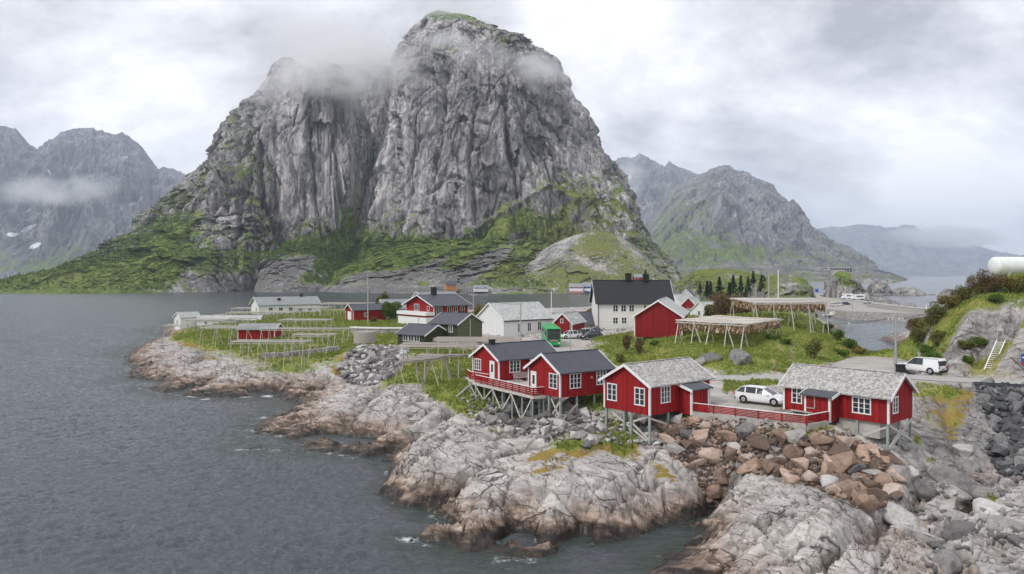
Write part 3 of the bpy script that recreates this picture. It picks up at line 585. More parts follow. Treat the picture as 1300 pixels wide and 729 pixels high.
_sol = np.linalg.solve(_A, np.concatenate([np.stack([_c[:, 2], _c[:, 3]], 1), np.zeros((3, 2))]))
def base_eval(x, y):
    wx, wy = _warp(x, y); out = np.empty((len(x), 2), np.float32)
    for s in range(0, len(x), 20000):
        a = wx[s:s + 20000, None] - _wx[None]; b = wy[s:s + 20000, None] - _wy[None]
        k = -np.sqrt(a * a + b * b)
        out[s:s + 20000] = k @ _sol[:n_] + _sol[n_] + wx[s:s + 20000, None] * _sol[n_ + 1] + wy[s:s + 20000, None] * _sol[n_ + 2]
    return out
NU, NV = 1000, 760
U0, U1, Y0, Y1 = -0.78, 0.86, 29.0, 345.0
gu = np.linspace(U0, U1, NU); gv = np.exp(np.linspace(math.log(Y0), math.log(Y1), NV))
# coarse evaluation, then bilinear
cu = np.linspace(U0, U1, 250); cv = np.linspace(math.log(Y0), math.log(Y1), 200)
CUU, CVV = np.meshgrid(cu, cv); cy_ = np.exp(CVV).ravel(); cx_ = CUU.ravel() * cy_
_cb = base_eval(cx_, cy_).reshape(200, 250, 2)
def bil(G, x, y, u0=U0, u1=U1):
    u = (x / y - u0) / (u1 - u0) * (G.shape[1] - 1); v = (np.log(y) - math.log(Y0)) / (math.log(Y1) - math.log(Y0)) * (G.shape[0] - 1)
    u = np.clip(u, 0, G.shape[1] - 1.001); v = np.clip(v, 0, G.shape[0] - 1.001)
    iu = u.astype(int); iv = v.astype(int); fu = (u - iu); fv = (v - iv)
    if G.ndim == 3: fu = fu[..., None]; fv = fv[..., None]
    return G[iv, iu] * (1 - fu) * (1 - fv) + G[iv, iu + 1] * fu * (1 - fv) + G[iv + 1, iu] * (1 - fu) * fv + G[iv + 1, iu + 1] * fu * fv
GY = np.repeat(gv[:, None], NU, 1).ravel(); GX = (gu[None] * gv[:, None]).ravel()
_b = bil(_cb, GX, GY); base = _b[:, 0].copy(); grass = np.clip(_b[:, 1], 0, 1)

def in_poly(x, y, poly):
    c = np.zeros(x.shape, bool); n = len(poly)
    for i in range(n):
        x1, y1 = poly[i][:2]; x2, y2 = poly[(i + 1) % n][:2]
        cond = ((y1 > y) != (y2 > y)) & (x < (x2 - x1) * (y - y1) / ((y2 - y1) + 1e-12) + x1); c ^= cond
    return c
def smooth_line(pts, n=8):
    out = []; p = [np.array(q, float) for q in pts]; p = [2 * p[0] - p[1]] + p + [2 * p[-1] - p[-2]]
    for i in range(1, len(p) - 2):
        for k in range(n):
            t = k / n
            out.append(0.5 * ((2 * p[i]) + (-p[i - 1] + p[i + 1]) * t + (2 * p[i - 1] - 5 * p[i] + 4 * p[i + 1] - p[i + 2]) * t * t + (-p[i - 1] + 3 * p[i] - 3 * p[i + 1] + p[i + 2]) * t ** 3))
    out.append(p[-2]); return out
ROAD = smooth_line([P(712, 427, 5.4), P(706, 440, 5.4), P(712, 452, 5.6), P(745, 462, 5.9), P(800, 472, 6.05), P(860, 477, 6.2), P(905, 480, 6.25), P(960, 481, 6.3), P(1010, 480, 6.3), P(1070, 478, 6.3), P(1130, 478, 6.3), P(1200, 482, 6.3), P(1260, 485, 6.3), P(1300, 487.5, 6.3), P(1400, 491, 6.3)])
BRANCH = smooth_line([P(1120, 478, 6.3), P(1100, 467, 6.3), P(1108, 459, 6.25), P(1112, 456.5, 6.2)])
YARD = [P(868, 480, 6.2), P(905, 484, 6.2), P(920, 487, 6.25), P(914, 496, 6.25), P(930, 503, 6.25), P(990, 505, 6.3), P(1000, 495, 6.3), P(1015, 500, 6.3), P(1022, 528, 6.2), P(1000, 536, 6.1), P(960, 531, 6.1), P(905, 523, 6.1), P(870, 510, 6.1)]
PARK = [P(690, 424, 5.4), P(750, 423, 5.4), P(764, 431, 5.5), P(745, 440, 5.5), P(735, 447, 5.5), P(690, 447, 5.4)]
road_d, road_z = seg_dist(GX, GY, ROAD); br_d, br_z = seg_dist(GX, GY, BRANCH)
flat = np.maximum(1 - sstep(2.4, 4.2, road_d), 1 - sstep(3.0, 5.0, br_d))
base = base + (road_z - base) * (1 - sstep(2.4, 5.0, road_d)); base = base + (br_z - base) * (1 - sstep(3.5, 6.0, br_d)) * (road_d > 2.4)
inyard = in_poly(GX, GY, YARD); inpark = in_poly(GX, GY, PARK)
base = np.where(inyard, 6.2, base); base = np.where(inpark, 5.45, base)
gravel = np.clip(inyard * 1.0 + inpark * 1.0 + (1 - sstep(2.0, 2.8, road_d)) + (1 - sstep(2.6, 4.2, br_d)), 0, 1)
flat = np.maximum(flat, gravel)
# pads the buildings stand on (filled by the structures below)
def px_of(x, y, z): return 650 + F * x / y, HOR - F * (z - CH) / y
ppx, ppy = px_of(GX, GY, base)
rockw = (1 - sstep(0.35, 0.7, grass)) * (1 - flat)
# strata run from upper right to lower left in plan
ang = math.radians(38); ca, sa = math.cos(ang), math.sin(ang)
wob = 2.2 * fbm(GX / 9, GY / 9, 0 * GX + .5, 3); wob2 = 2.2 * fbm(GX / 9 + 50, GY / 9, 0 * GX + .5, 3)
A_ = (GX * ca + GY * sa) + wob; B_ = (-GX * sa + GY * ca) + wob2
dist_fade = .86 - sstep(120, 260, GY) * 0.45
an2 = math.radians(146); A2 = GX * math.cos(an2) + GY * math.sin(an2) + .6 * wob; B2 = -GX * math.sin(an2) + GY * math.cos(an2) + .6 * wob2
jx = fbm(GX / 1.6, GY / 1.6, 0 * GX + 21, 3); jy = fbm(GX / 1.6 + 9, GY / 1.6, 0 * GX + 33, 3)
f1, f2, rc, ox, oy = voro2(A_ / 8.5 + 0.16 * jx, B_ / 2.7 + 0.28 * jy)
e1, e2, re, px_, py_ = voro2(A2 / 4.2 + 3.3 + 0.2 * jx, B2 / 1.1 + 0.2 * jy, 5)
h1, h2, rh, qx, qy = voro2(A2 / 1.6 + 0.4 * jy, B2 / 0.5 + 0.4 * jx, 9)
var = sstep(-0.25, 0.3, fbm(GX / 5, GY / 5, 0 * GX + 41, 2))
c1 = (1 - sstep(0.0, 0.07, f2 - f1)) * (0.4 + 0.6 * var); c2 = (1 - sstep(0.0, 0.09, e2 - e1)) * (0.15 + 0.85 * var)
zc = np.abs(fbm(A2 / 9 + 3, B2 / 2.2, 0 * GX + 77, 2)); c3 = 1 - sstep(0, 0.06, zc)
bulge = fbm(A_ / 9, B_ / 4.5, 0 * GX + 3, 3)
edge = sstep(-0.6, 1.2, base)
smooth_ = np.clip(blobs(ppx, ppy, [(700, 620, 110, 60, 1.0), (470, 530, 60, 35, .9), (520, 500, 50, 20, .6), (350, 480, 60, 16, .6), (1040, 660, 90, 50, .25), (1200, 530, 50, 50, .5), (1250, 430, 80, 60, .4)]), 0, 1)
rough_ = 1 - 0.72 * smooth_ + 1.1 * np.clip(blobs(ppx, ppy, [(1230, 670, 90, 60, 1.0), (1060, 690, 90, 50, .5), (560, 600, 50, 40, .4)]), 0, 1)
det = 0.60 * bulge + .7 * terr(fbm(A_ / 10.5, B_ / 4.2, 0 * GX + 13, 2, .45), 5, .13) + 0.40 * terr(fbm(A_ / 4.5 + 7, B_ / 1.7, 0 * GX + 15, 2, .4), 3, .15) * (.25 + .75 * rough_)
s1 = B_ / 5.2 + .8 * fbm(A_ / 14, B_ / 9, 0 * GX + 61, 2); s2_ = B_ / 1.75 + .9 * fbm(A_ / 9, B_ / 4, 0 * GX + 63, 2)
saw = lambda q: (lambda r: np.where(r < .9, r / .9, (1 - r) / .1) - .5)(q - np.floor(q))
det += .62 * saw(s1) + .26 * saw(s2_) * sstep(-.3, .25, fbm(A_ / 6, B_ / 3, 0 * GX + 65, 2))
det += 0.45 * (rc[:, 0] - 0.5) * (.5 + .5 * rough_) + 0.45 * ox * (rc[:, 1] - .5) + 1.0 * oy * (rc[:, 2] - .45) - 0.60 * c1
det += rough_ * (0.16 * (re[:, 0] - .5) + 0.16 * px_ * (re[:, 1] - .5) + 0.38 * py_ * (re[:, 2] - .4)) - 0.24 * c2 * (0.35 + 0.65 * rough_)
det -= 0.26 * c3
near = 1 - sstep(55, 95, GY)
det += near * rough_ * (0.10 * (rh[:, 0] - .5) + 0.12 * qy * (rh[:, 1] - .5)) + 0.035 * fbm(GX / 0.9, GY / 0.9, 0 * GX, 3)
strat = (B_ * 0.55 + base * 1.5 + 0.8 * fbm(A_ / 5, B_ / 3, 0 * GX + 9, 2)); fr = strat - np.floor(strat)
det += 0.40 * (fr ** 2 - 0.4) * (1 - sstep(1.6, 3.4, base))
CLEFTS = [([(520, 652), (545, 632), (575, 612), (610, 592), (645, 574), (668, 562)], 1.5, 1.3), ([(503, 566), (525, 552), (552, 534), (572, 520)], 1.8, 1.7), ([(400, 556), (428, 533), (462, 508), (488, 490)], 1.6, 1.2),
          ([(270, 431), (262, 443), (250, 456)], 1.6, 1.6), ([(893, 645), (910, 628), (922, 608), (930, 596)], 1.6, 1.9), ([(1150, 655), (1165, 625), (1178, 600)], 1.2, 1.0), ([(350, 500), (380, 488), (410, 478)], 1.3, .9),
          ([(770, 640), (800, 615), (835, 598)], .7, .7), ([(225, 500), (262, 478), (300, 462)], 1.2, .9), ([(1040, 729), (1062, 700), (1100, 672), (1130, 655)], .8, .9),
          ([(950, 715), (985, 685), (1030, 655)], .6, .6), ([(1240, 600), (1225, 640), (1190, 690)], 1.0, 1.0), ([(560, 640), (590, 618), (640, 600)], .6, .5), ([(1190, 500), (1205, 540), (1215, 580)], .8, .7), ([(180, 470), (205, 455), (230, 442)], 1.2, .8)]
carve = np.zeros_like(base)
for pl_, wd_c, dp_c in CLEFTS:
    zz_ = [float(_lin) for _lin in np.zeros(len(pl_))]
    pts_ = []
    for (qx_, qy_) in pl_:
        Dq = 60.0
        for _k in range(12):
            zq = float(base_eval(np.array([(qx_ - 650) / F * Dq]), np.array([Dq]))[0, 0]); Dq = 0.5 * Dq + 0.5 * (CH - max(zq, 0)) * F / (qy_ - HOR)
        pts_.append(((qx_ - 650) / F * Dq, Dq, 0))
    sc_c = max(1.0, pts_[0][1] / 70); dd_, _ = seg_dist(GX + .35 * jx * sc_c, GY + .35 * jy * sc_c, pts_)
    carve = np.maximum(carve, dp_c * np.clip(1 - dd_ / (wd_c * sc_c), 0, 1) ** 1.3)
big_right = 0
soft = 0.25 * fbm(GX / 3.2, GY / 3.2, 0 * GX + 7, 4) + 0.35 * fbm(GX / 14, GY / 14, 0 * GX + 7, 2)
big_right = sstep(92, 100, GY) * sstep(0.5, 0.56, GX / GY)
H_ = base + rockw * (det * dist_fade * (0.22 + 0.78 * edge) - carve) + (1 - rockw) * (1 - flat) * soft
# under cabins and fence keep rocks low
MAXZ = []   # (polyline, radius, ceiling) filled here so that nothing pokes through floors
def ceil_poly(poly, zc):
    global H_
    m = in_poly(GX, GY, poly); H_ = np.where(m, np.minimum(H_, zc), H_)
CAB = {'A': ((-1.475, 83.4), math.atan2(.588, .808), 8.5, 5.3), 'B': ((4.59, 71.5), math.atan2(.555, .83), 6.6, 5.3), 'C': ((11.57, 62.8), math.atan2(.63, .777), 8.3, 5.3), 'D': ((23.5, 64.8), math.atan2(-.75, .66), 8.8, 4.7)}
for (o_, a_, l_, w_) in CAB.values():
    cs, sn = math.cos(a_), math.sin(a_); q = lambda s, t: (o_[0] + s * cs - t * sn, o_[1] + s * sn + t * cs)
    ceil_poly([q(-.6, -1.6), q(l_ + .6, -1.6), q(l_ + .6, w_ + .6), q(-.6, w_ + .6)], 5.9)
DECK = [(-5.6, 87.6), (-4.4, 82.0), (2.2, 72.4), (3.8, 73.2), (1.655, 75.9), (4.6, 78.0), (0.9, 85.2), (-1.4, 83.4), (-4.6, 88.0)]
ceil_poly(DECK, 5.7)
crack = np.clip(c1 * 0.8 + c2 * 0.45 + c3 * 0.6 + carve * 0.45, 0, 1) * rockw * (1 - 0.5 * sstep(100, 200, GY))
mpx, mpy = px_of(GX, GY, H_)
moss = blobs(mpx, mpy, [(240, 425, 30, 12, .6), (255, 437, 26, 8, .5), (265, 455, 26, 5, .45), (285, 440, 30, 8, .4), (440, 455, 24, 16, .5), (430, 472, 20, 8, .4), (745, 572, 60, 12, .5, -15), (795, 562, 22, 24, .6), (690, 577, 44, 6, .55, -20), (690, 597, 34, 4, .5, -8), (630, 545, 40, 10, .4),
     (480, 495, 30, 6, .35), (560, 500, 20, 10, .4), (600, 510, 20, 10, .4), (1195, 520, 40, 36, .4), (1100, 545, 40, 8, .3), (1210, 500, 30, 8, .5), (1260, 635, 10, 25, .3), (860, 615, 30, 14, .33, 30), (830, 590, 30, 10, .4, 25), (960, 545, 80, 5, .4), (1210, 540, 14, 40, .3, 25), (1050, 650, 40, 4, .25)])
tone = np.clip(blobs(mpx, mpy, [(1280, 545, 60, 50, 1.0), (1200, 545, 55, 60, 1.1), (420, 540, 70, 30, .35), (1250, 660, 80, 60, .35), (200, 470, 60, 40, .3), (1240, 430, 80, 60, .8), (560, 600, 50, 40, .25), (460, 465, 40, 20, .2)]), 0, 1)
nd = grid_normals(np.stack([GX, GY, H_], 1), NV, NU)[:, 2]; gslope = np.abs(nd)
g_att = grass * sstep(0.25, 0.6, gslope) + 0.0
g_att = g_att + blobs(mpx, mpy, [(735, 562, 45, 9, .75, -12), (792, 562, 16, 22, .7), (600, 512, 28, 10, .7), (642, 527, 30, 6, .5), (1190, 499, 44, 6, .35), (1212, 535, 7, 40, .35, -15), (1180, 530, 5, 26, .3, -20), (1105, 547, 28, 7, .6), (960, 548, 80, 5, .5), (955, 486, 34, 3.5, .6), (926, 492, 9, 9, .6), (1258, 640, 8, 20, .6), (870, 532, 30, 6, .4), (700, 585, 20, 3, .5, -15), (560, 500, 20, 8, .5), (1180, 585, 10, 6, .5), (1165, 560, 10, 14, .4), (1050, 652, 30, 3, .5), (1130, 610, 12, 5, .4), (340, 470, 60, 5, .25), (245, 425, 26, 8, .4)])
g_att = g_att * (1 - gravel)
# two worn wheel tracks up the green slope
tr1, _ = seg_dist(GX, GY, [P(984, 468, 6.8), P(988, 445, 7.8), P(995, 428, 8.8)]); tr2, _ = seg_dist(GX, GY, [P(1002, 466, 6.8), P(1005, 445, 7.8), P(1006, 428, 8.8)])
moss = moss + 0.0
MATG = mat_bedrock()
Vg = np.stack([GX, GY, H_], 1)
dryness = np.clip((1 - sstep(0.2, 0.9, tr1)) + (1 - sstep(0.2, 0.9, tr2)), 0, 1)
mg = grid_mesh('ground', Vg, NV, NU, True, {'grass': g_att - 0.5 * dryness, 'moss': moss * 1.35 + 0.6 * dryness, 'crack': crack, 'tone': tone, 'gravel': gravel})
ground = link('ground', mg, MATG); tag(ground, kind='structure')
HG = H_.reshape(NV, NU); GG = g_att.reshape(NV, NU)
def gz(x, y):
    return float(bil(HG, np.array([x]), np.array([y]))[0])
def ggrass(x, y): return bil(GG, x, y)

# road, yard: laid on the ground
def ribbon(name, pts, w0, w1, dz, mat, kind='structure'):
    V = []; Fc = []
    for i, p in enumerate(pts):
        a = pts[max(i - 1, 0)]; b = pts[min(i + 1, len(pts) - 1)]; d = Vector((b[0] - a[0], b[1] - a[1])).normalized(); n = Vector((-d.y, d.x))
        V += [(p[0] + n.x * w0, p[1] + n.y * w0, p[2] + dz), (p[0] - n.x * w1, p[1] - n.y * w1, p[2] + dz)]
        if i: k = 2 * i; Fc.append((k - 2, k - 1, k + 1, k))
    me = bpy.data.meshes.new(name); me.from_pydata([tuple(v) for v in V], [], Fc)
    o = link(name, me, mat); tag(o, kind=kind); return o
def mat_asphalt():
    t = NT('asphalt'); p = t.geo(); n = t.noise(p, 1.2, 6, .7); n2 = t.noise(p, 14, 3, .6)
    c = t.ramp(t.math('ADD', t.math('MULTIPLY', n, .6), t.math('MULTIPLY', n2, .4)), [(.35, (.30, .29, .275)), (.65, (.44, .425, .40))])
    return t.done(c, .9, t.bump(n2, .4, .02))
M_ASPH = mat_asphalt()
ribbon('road', ROAD, 2.3, 2.0, 0.05, M_ASPH)

# ------------------------------------------------------------------ water
def build_water():
    nu, nv = 900, 1150
    u = np.linspace(-1.0, 1.05, nu)
    y = np.concatenate([np.exp(np.linspace(math.log(24), math.log(420), nv - 80)), np.exp(np.linspace(math.log(425), math.log(14000), 80))])
    Y = np.repeat(y[:, None], nu, 1).ravel(); X = (u[None] * y[:, None]).ravel()
    x32, y32 = X.astype(np.float32), Y.astype(np.float32)
    a = 0.5; c, s = math.cos(a), math.sin(a); xr = x32 * c + y32 * s; yr = -x32 * s + y32 * c
    fade = 1 - sstep(150, 420, Y)
    w = 0.26 * fbm(xr / 3.2, yr / 1.5, 0 * X, 3, .55, ridged=True) + 0.15 * fbm(x32 / 0.95, y32 / 0.6, 0 * X + 3, 2, ridged=True)
    w += 0.12 * fbm(xr / 11, yr / 6, 0 * X + 8, 2)
    w *= 1.0 * (0.75 + 0.9 * fbm(x32 / 40, y32 / 25, 0 * X, 3))
    Z = w * fade - 0.05
    hb = bil(HG, np.clip(X, U0 * Y, U1 * Y), np.clip(Y, Y0, Y1)); inside = (X / Y > U0) & (X / Y < U1) & (Y > Y0) & (Y < Y1)
    hb = np.where(inside, hb, -6)
    calm = sstep(-2.5, 0, hb); Z = Z * (1 - 0.45 * calm)
    sh = np.where(hb < 0.5, np.clip(1 + hb / 2.3, 0, 1), 0) * sstep(0, 1, 1 - (Y > 340))
    fn = fbm(x32 / 2.5, y32 / 1.6, 0 * X + 5, 4)
    foam = .6 * sstep(-0.9, -0.05, hb) * sstep(-0.25, 0.5, fn) * (X < 12) * (1 - sstep(3, 12, X) * .6)
    px, py = 650 + F * X / Y, HOR + F * CH / Y
    foam += blobs(px, py, [(178, 494, 10, 2.5, .7), (235, 502, 14, 3, .9), (262, 508, 16, 2.2, .9, 3), (300, 506, 10, 1.5, .5), (338, 503, 9, 1.5, .8), (520, 674, 30, 6, .25), (500, 635, 12, 5, .3), (455, 570, 30, 3, .3), (350, 573, 20, 2, .3), (320, 550, 20, 4, .25), (290, 575, 25, 4, .2),
                           (505, 690, 40, 10, .25), (300, 600, 40, 5, .15), (275, 552, 12, 2, .35)]) * (0.35 + 1.3 * fn)
    me = grid_mesh('sea', np.stack([X, Y, Z], 1), len(y), nu, True, {'shallow': sh, 'foam': foam, 'far': sstep(70, 330, Y)})
    t = NT('sea_water'); p = t.geo()
    nb = t.noise(t.mapping(p, rot=(0, 0, .5), scale=(.6, 1.5, 1)), 1.1, 6, .65, .4); nf = t.noise(t.mapping(p, scale=(.8, 1.4, 1)), 4.5, 4, .65)
    nl = t.noise(t.mapping(p, scale=(.5, 1.6, 1)), .02, 4, .6)
    deep = t.mix(nl, (.040, .050, .060), (.068, .078, .088))
    col = t.mix(t.ramp(t.attr('shallow'), [(.25, 0.0), (1.0, .85)]), deep, t.mix(nb, (.008, .018, .016), (.035, .055, .035)))
    fo = t.ramp(t.math('ADD', t.attr('foam'), t.math('MULTIPLY', t.math('SUBTRACT', nf, .5), 1.2)), [(.36, 0.0), (.80, .9)])
    col = t.mix(fo, col, (.62, .66, .66))
    h = t.math('ADD', t.math('MULTIPLY', nb, 1.0), t.math('MULTIPLY', nf, .35))
    m = t.done(col, .16, t.bump(h, .95, .26), spec=.5)
    t.L.new(t.mix(fo, t.mix(t.attr('far'), (.06, .06, .06), (.20, .20, .20)), (.8, .8, .8)), t.b.inputs['Roughness'])
    t.b.inputs['IOR'].default_value = 1.46
    o = link('sea', me, m); tag(o, kind='structure')
    # the open sea far out on both sides and behind the camera
    V = [(-15300, -300, -1.2), (15300, -300, -1.2), (15300, 15200, -1.2), (-15300, 15200, -1.2)]
    me2 = bpy.data.meshes.new('sea_floor'); me2.from_pydata(V, [], [(0, 1, 2, 3)])
    t2 = NT('open_sea'); p2 = t2.geo(); hh = t2.noise(p2, .6, 4, .6)
    m2 = t2.done((.012, .022, .03), .15, t2.bump(hh, .5, .3), spec=.5)
    tag(link('sea', me2, m2), kind='structure')
build_water()

# ------------------------------------------------------------------ haze
def build_haze():
    bm = bmesh.new(); bmesh.ops.create_cube(bm, size=1.0)
    x0, x1, y0, y1, z0, z1 = -15600, 15600, -320, 15400, -9, 1200
    for v in bm.verts: v.co = ((x0 + x1) / 2 + v.co.x * (x1 - x0), (y0 + y1) / 2 + v.co.y * (y1 - y0), (z0 + z1) / 2 + v.co.z * (z1 - z0))
    me = bpy.data.meshes.new('haze'); bm.to_mesh(me); bm.free()
    m = bpy.data.materials.new('haze_air'); m.use_nodes = True; nt = m.node_tree
    nt.nodes.remove(nt.nodes['Principled BSDF'])
    pv = nt.nodes.new('ShaderNodeVolumePrincipled'); pv.inputs['Density'].default_value = 0.000085
    pv.inputs['Color'].default_value = (0.74, 0.85, 1.0, 1); pv.inputs['Anisotropy'].default_value = 0.2
    nt.links.new(pv.outputs[0], nt.nodes['Material Output'].inputs['Volume'])
    o = link('haze', me, m); tag(o, kind='stuff')
build_haze()
# ------------------------------------------------------------------ building kit
class MB:
    def __init__(s): s.v = []; s.f = []
    def poly(s, pts, faces):
        k = len(s.v); s.v += [tuple(p) for p in pts]; s.f += [tuple(i + k for i in f) for f in faces]; return s
    def box(s, x0, x1, y0, y1, z0, z1):
        return s.poly([(x0, y0, z0), (x1, y0, z0), (x1, y1, z0), (x0, y1, z0), (x0, y0, z1), (x1, y0, z1), (x1, y1, z1), (x0, y1, z1)],
                      [(0, 3, 2, 1), (4, 5, 6, 7), (0, 1, 5, 4), (1, 2, 6, 5), (2, 3, 7, 6), (3, 0, 4, 7)])
    def bar(s, p, q, w, h=None):
        p = Vector(p); q = Vector(q); h = h or w; d = (q - p)
        if d.length < 1e-6: return s
        d.normalize(); up = Vector((0, 0, 1)) if abs(d.z) < 0.95 else Vector((1, 0, 0))
        a = d.cross(up).normalized() * w / 2; b = a.cross(d).normalized() * h / 2
        return s.poly([p - a - b, p + a - b, p + a + b, p - a + b, q - a - b, q + a - b, q + a + b, q - a + b],
                      [(0, 1, 2, 3), (7, 6, 5, 4), (0, 4, 5, 1), (1, 5, 6, 2), (2, 6, 7, 3), (3, 7, 4, 0)])
    def tube(s, p, q, r0, r1=None, n=8, caps=True):
        p = Vector(p); q = Vector(q); r1 = r0 if r1 is None else r1; d = (q - p)
        if d.length < 1e-6: return s
        d.normalize(); up = Vector((0, 0, 1)) if abs(d.z) < 0.95 else Vector((1, 0, 0))
        a = d.cross(up).normalized(); b = a.cross(d).normalized(); k = len(s.v)
        for c, r in ((p, r0), (q, r1)):
            for i in range(n):
                t = 2 * math.pi * i / n; s.v.append(tuple(c + a * r * math.cos(t) + b * r * math.sin(t)))
        for i in range(n): s.f.append((k + i, k + n + i, k + n + (i + 1) % n, k + (i + 1) % n))
        if caps: s.f.append(tuple(k + i for i in range(n))); s.f.append(tuple(k + n + i for i in reversed(range(n))))
        return s
    def extr(s, pts, d):
        """closed outline (3D points) swept by vector d"""
        n = len(pts); d = Vector(d); A = [Vector(p) for p in pts]; B = [p + d for p in A]
        return s.poly(A + B, [tuple(range(n)), tuple(reversed(range(n, 2 * n)))] + [(i, n + i, n + (i + 1) % n, (i + 1) % n) for i in range(n)])
    def build(s, name, mat, parent=None, smooth=False, bevel=0):
        me = bpy.data.meshes.new(name); me.from_pydata(s.v, [], s.f)
        bm = bmesh.new(); bm.from_mesh(me); bmesh.ops.recalc_face_normals(bm, faces=bm.faces)
        if bevel: bmesh.ops.bevel(bm, geom=list(bm.edges), offset=bevel, segments=1, affect='EDGES')
        bm.to_mesh(me); bm.free()
        if smooth:
            for p in me.polygons: p.use_smooth = True
        return link(name, me, mat, parent)

def simple(name, col, rough=0.7, spec=0.3, metal=0.0, nz=0.0, ns=3.0, bump=0.0):
    t = NT(name); p = t.obj()
    n = t.noise(p, ns, 5, .65)
    c = t.mix(t.ramp(n, [(.3, 0.0), (.7, 1.0)]), tuple(x * (1 - nz) for x in col), tuple(min(1, x * (1 + nz)) for x in col))
    return t.done(c, rough, t.bump(n, bump, .03) if bump else None, spec, metal)
def mat_boards(name, col, pitch=0.16, nz=0.18, horiz=False, weather=0.25):
    t = NT(name); p = t.obj(); s = t.new('SeparateXYZ'); t.L.new(p, s.inputs[0])
    a = s.outputs['Z'] if horiz else t.math('ADD', s.outputs['X'], s.outputs['Y'])
    q = t.math('DIVIDE', a, pitch); fr = t.math('FRACT', q); fl = t.math('FLOOR', q)
    edge = t.ramp(fr, [(0.0, 0.0), (0.12, 1.0), (0.88, 1.0), (1.0, 0.0)])
    wn = t.new('TexWhiteNoise'); wn.noise_dimensions = '1D'; t.L.new(fl, wn.inputs['W'])
    n = t.noise(p, 1.3, 6, .7); n2 = t.noise(t.mapping(p, scale=(1, 1, .12) if not horiz else (.12, .12, 1)), 9, 4, .6)
    f = t.math('ADD', t.math('MULTIPLY', wn.outputs['Value'], .45), t.math('ADD', t.math('MULTIPLY', n, .35), t.math('MULTIPLY', n2, .3)))
    c = t.mix(t.ramp(f, [(.25, 0.0), (.85, 1.0)]), tuple(x * (1 - nz * 1.6) for x in col), tuple(min(1, x * (1 + nz)) for x in col))
    c = t.mix(t.math('MULTIPLY', t.ramp(n2, [(.55, 0.0), (.75, 1.0)]), weather), c, tuple(min(.8, x * 1.1 + .06) for x in col))
    c = t.mix(t.ramp(edge, [(0.0, .75), (1.0, 0.0)]), c, tuple(x * .30 for x in col))
    return t.done(c, .75, t.bump(edge, .7, .02), .25)
def mat_slates(name, cols, sx=.21, sz=.21, slope=1.9):
    """diamond scale slates with every slate its own grey"""
    t = NT(name); p = t.obj(); s = t.new('SeparateXYZ'); t.L.new(p, s.inputs[0])
    c = t.new('CombineXYZ'); z = t.math('MULTIPLY', s.outputs['Z'], slope)
    a = t.math('ADD', t.math('DIVIDE', s.outputs['X'], sx), t.math('DIVIDE', z, sz)); b = t.math('SUBTRACT', t.math('DIVIDE', s.outputs['X'], sx), t.math('DIVIDE', z, sz))
    a = t.math('MULTIPLY', a, .85); b = t.math('MULTIPLY', b, .85)
    fa, fb = t.math('FLOOR', a), t.math('FLOOR', b); t.L.new(fa, c.inputs[0]); t.L.new(fb, c.inputs[1])
    wn = t.new('TexWhiteNoise'); wn.noise_dimensions = '2D'; t.L.new(c.outputs[0], wn.inputs['Vector'])
    n = t.noise(p, 1.1, 6, .7); n2 = t.noise(p, 14, 3, .6)
    f = t.math('ADD', t.math('MULTIPLY', wn.outputs['Value'], .6), t.math('ADD', t.math('MULTIPLY', n, .5), t.math('MULTIPLY', n2, .25)))
    col = t.ramp(f, [(.25, cols[0]), (.6, cols[1]), (.98, cols[2])])
    ed = t.math('MINIMUM', t.math('FRACT', a), t.math('FRACT', b)); col = t.mix(t.ramp(ed, [(0, .7), (.12, 0)]), col, tuple(x * .45 for x in cols[0]))
    h = t.math('ADD', t.math('FRACT', a), t.math('FRACT', b))
    return t.done(col, .8, t.bump(h, .5, .03), .25)
def mat_sheet_roof(name, col, pitch=.35):
    t = NT(name); p = t.obj(); s = t.new('SeparateXYZ'); t.L.new(p, s.inputs[0])
    row = t.math('FRACT', t.math('DIVIDE', s.outputs['Z'], pitch * .55)); n = t.noise(p, .8, 6, .7); n2 = t.noise(t.mapping(p, scale=(3, 1, .4)), 3.5, 5, .7)
    f = t.math('ADD', t.math('MULTIPLY', n, .6), t.math('MULTIPLY', n2, .4))
    c = t.mix(t.ramp(f, [(.3, 0.0), (.7, 1.0)]), tuple(x * .72 for x in col), tuple(x * 1.28 for x in col))
    c = t.mix(t.ramp(row, [(0, .5), (.1, 0)]), c, tuple(x * .5 for x in col))
    return t.done(c, .6, t.bump(row, .35, .02), .35)
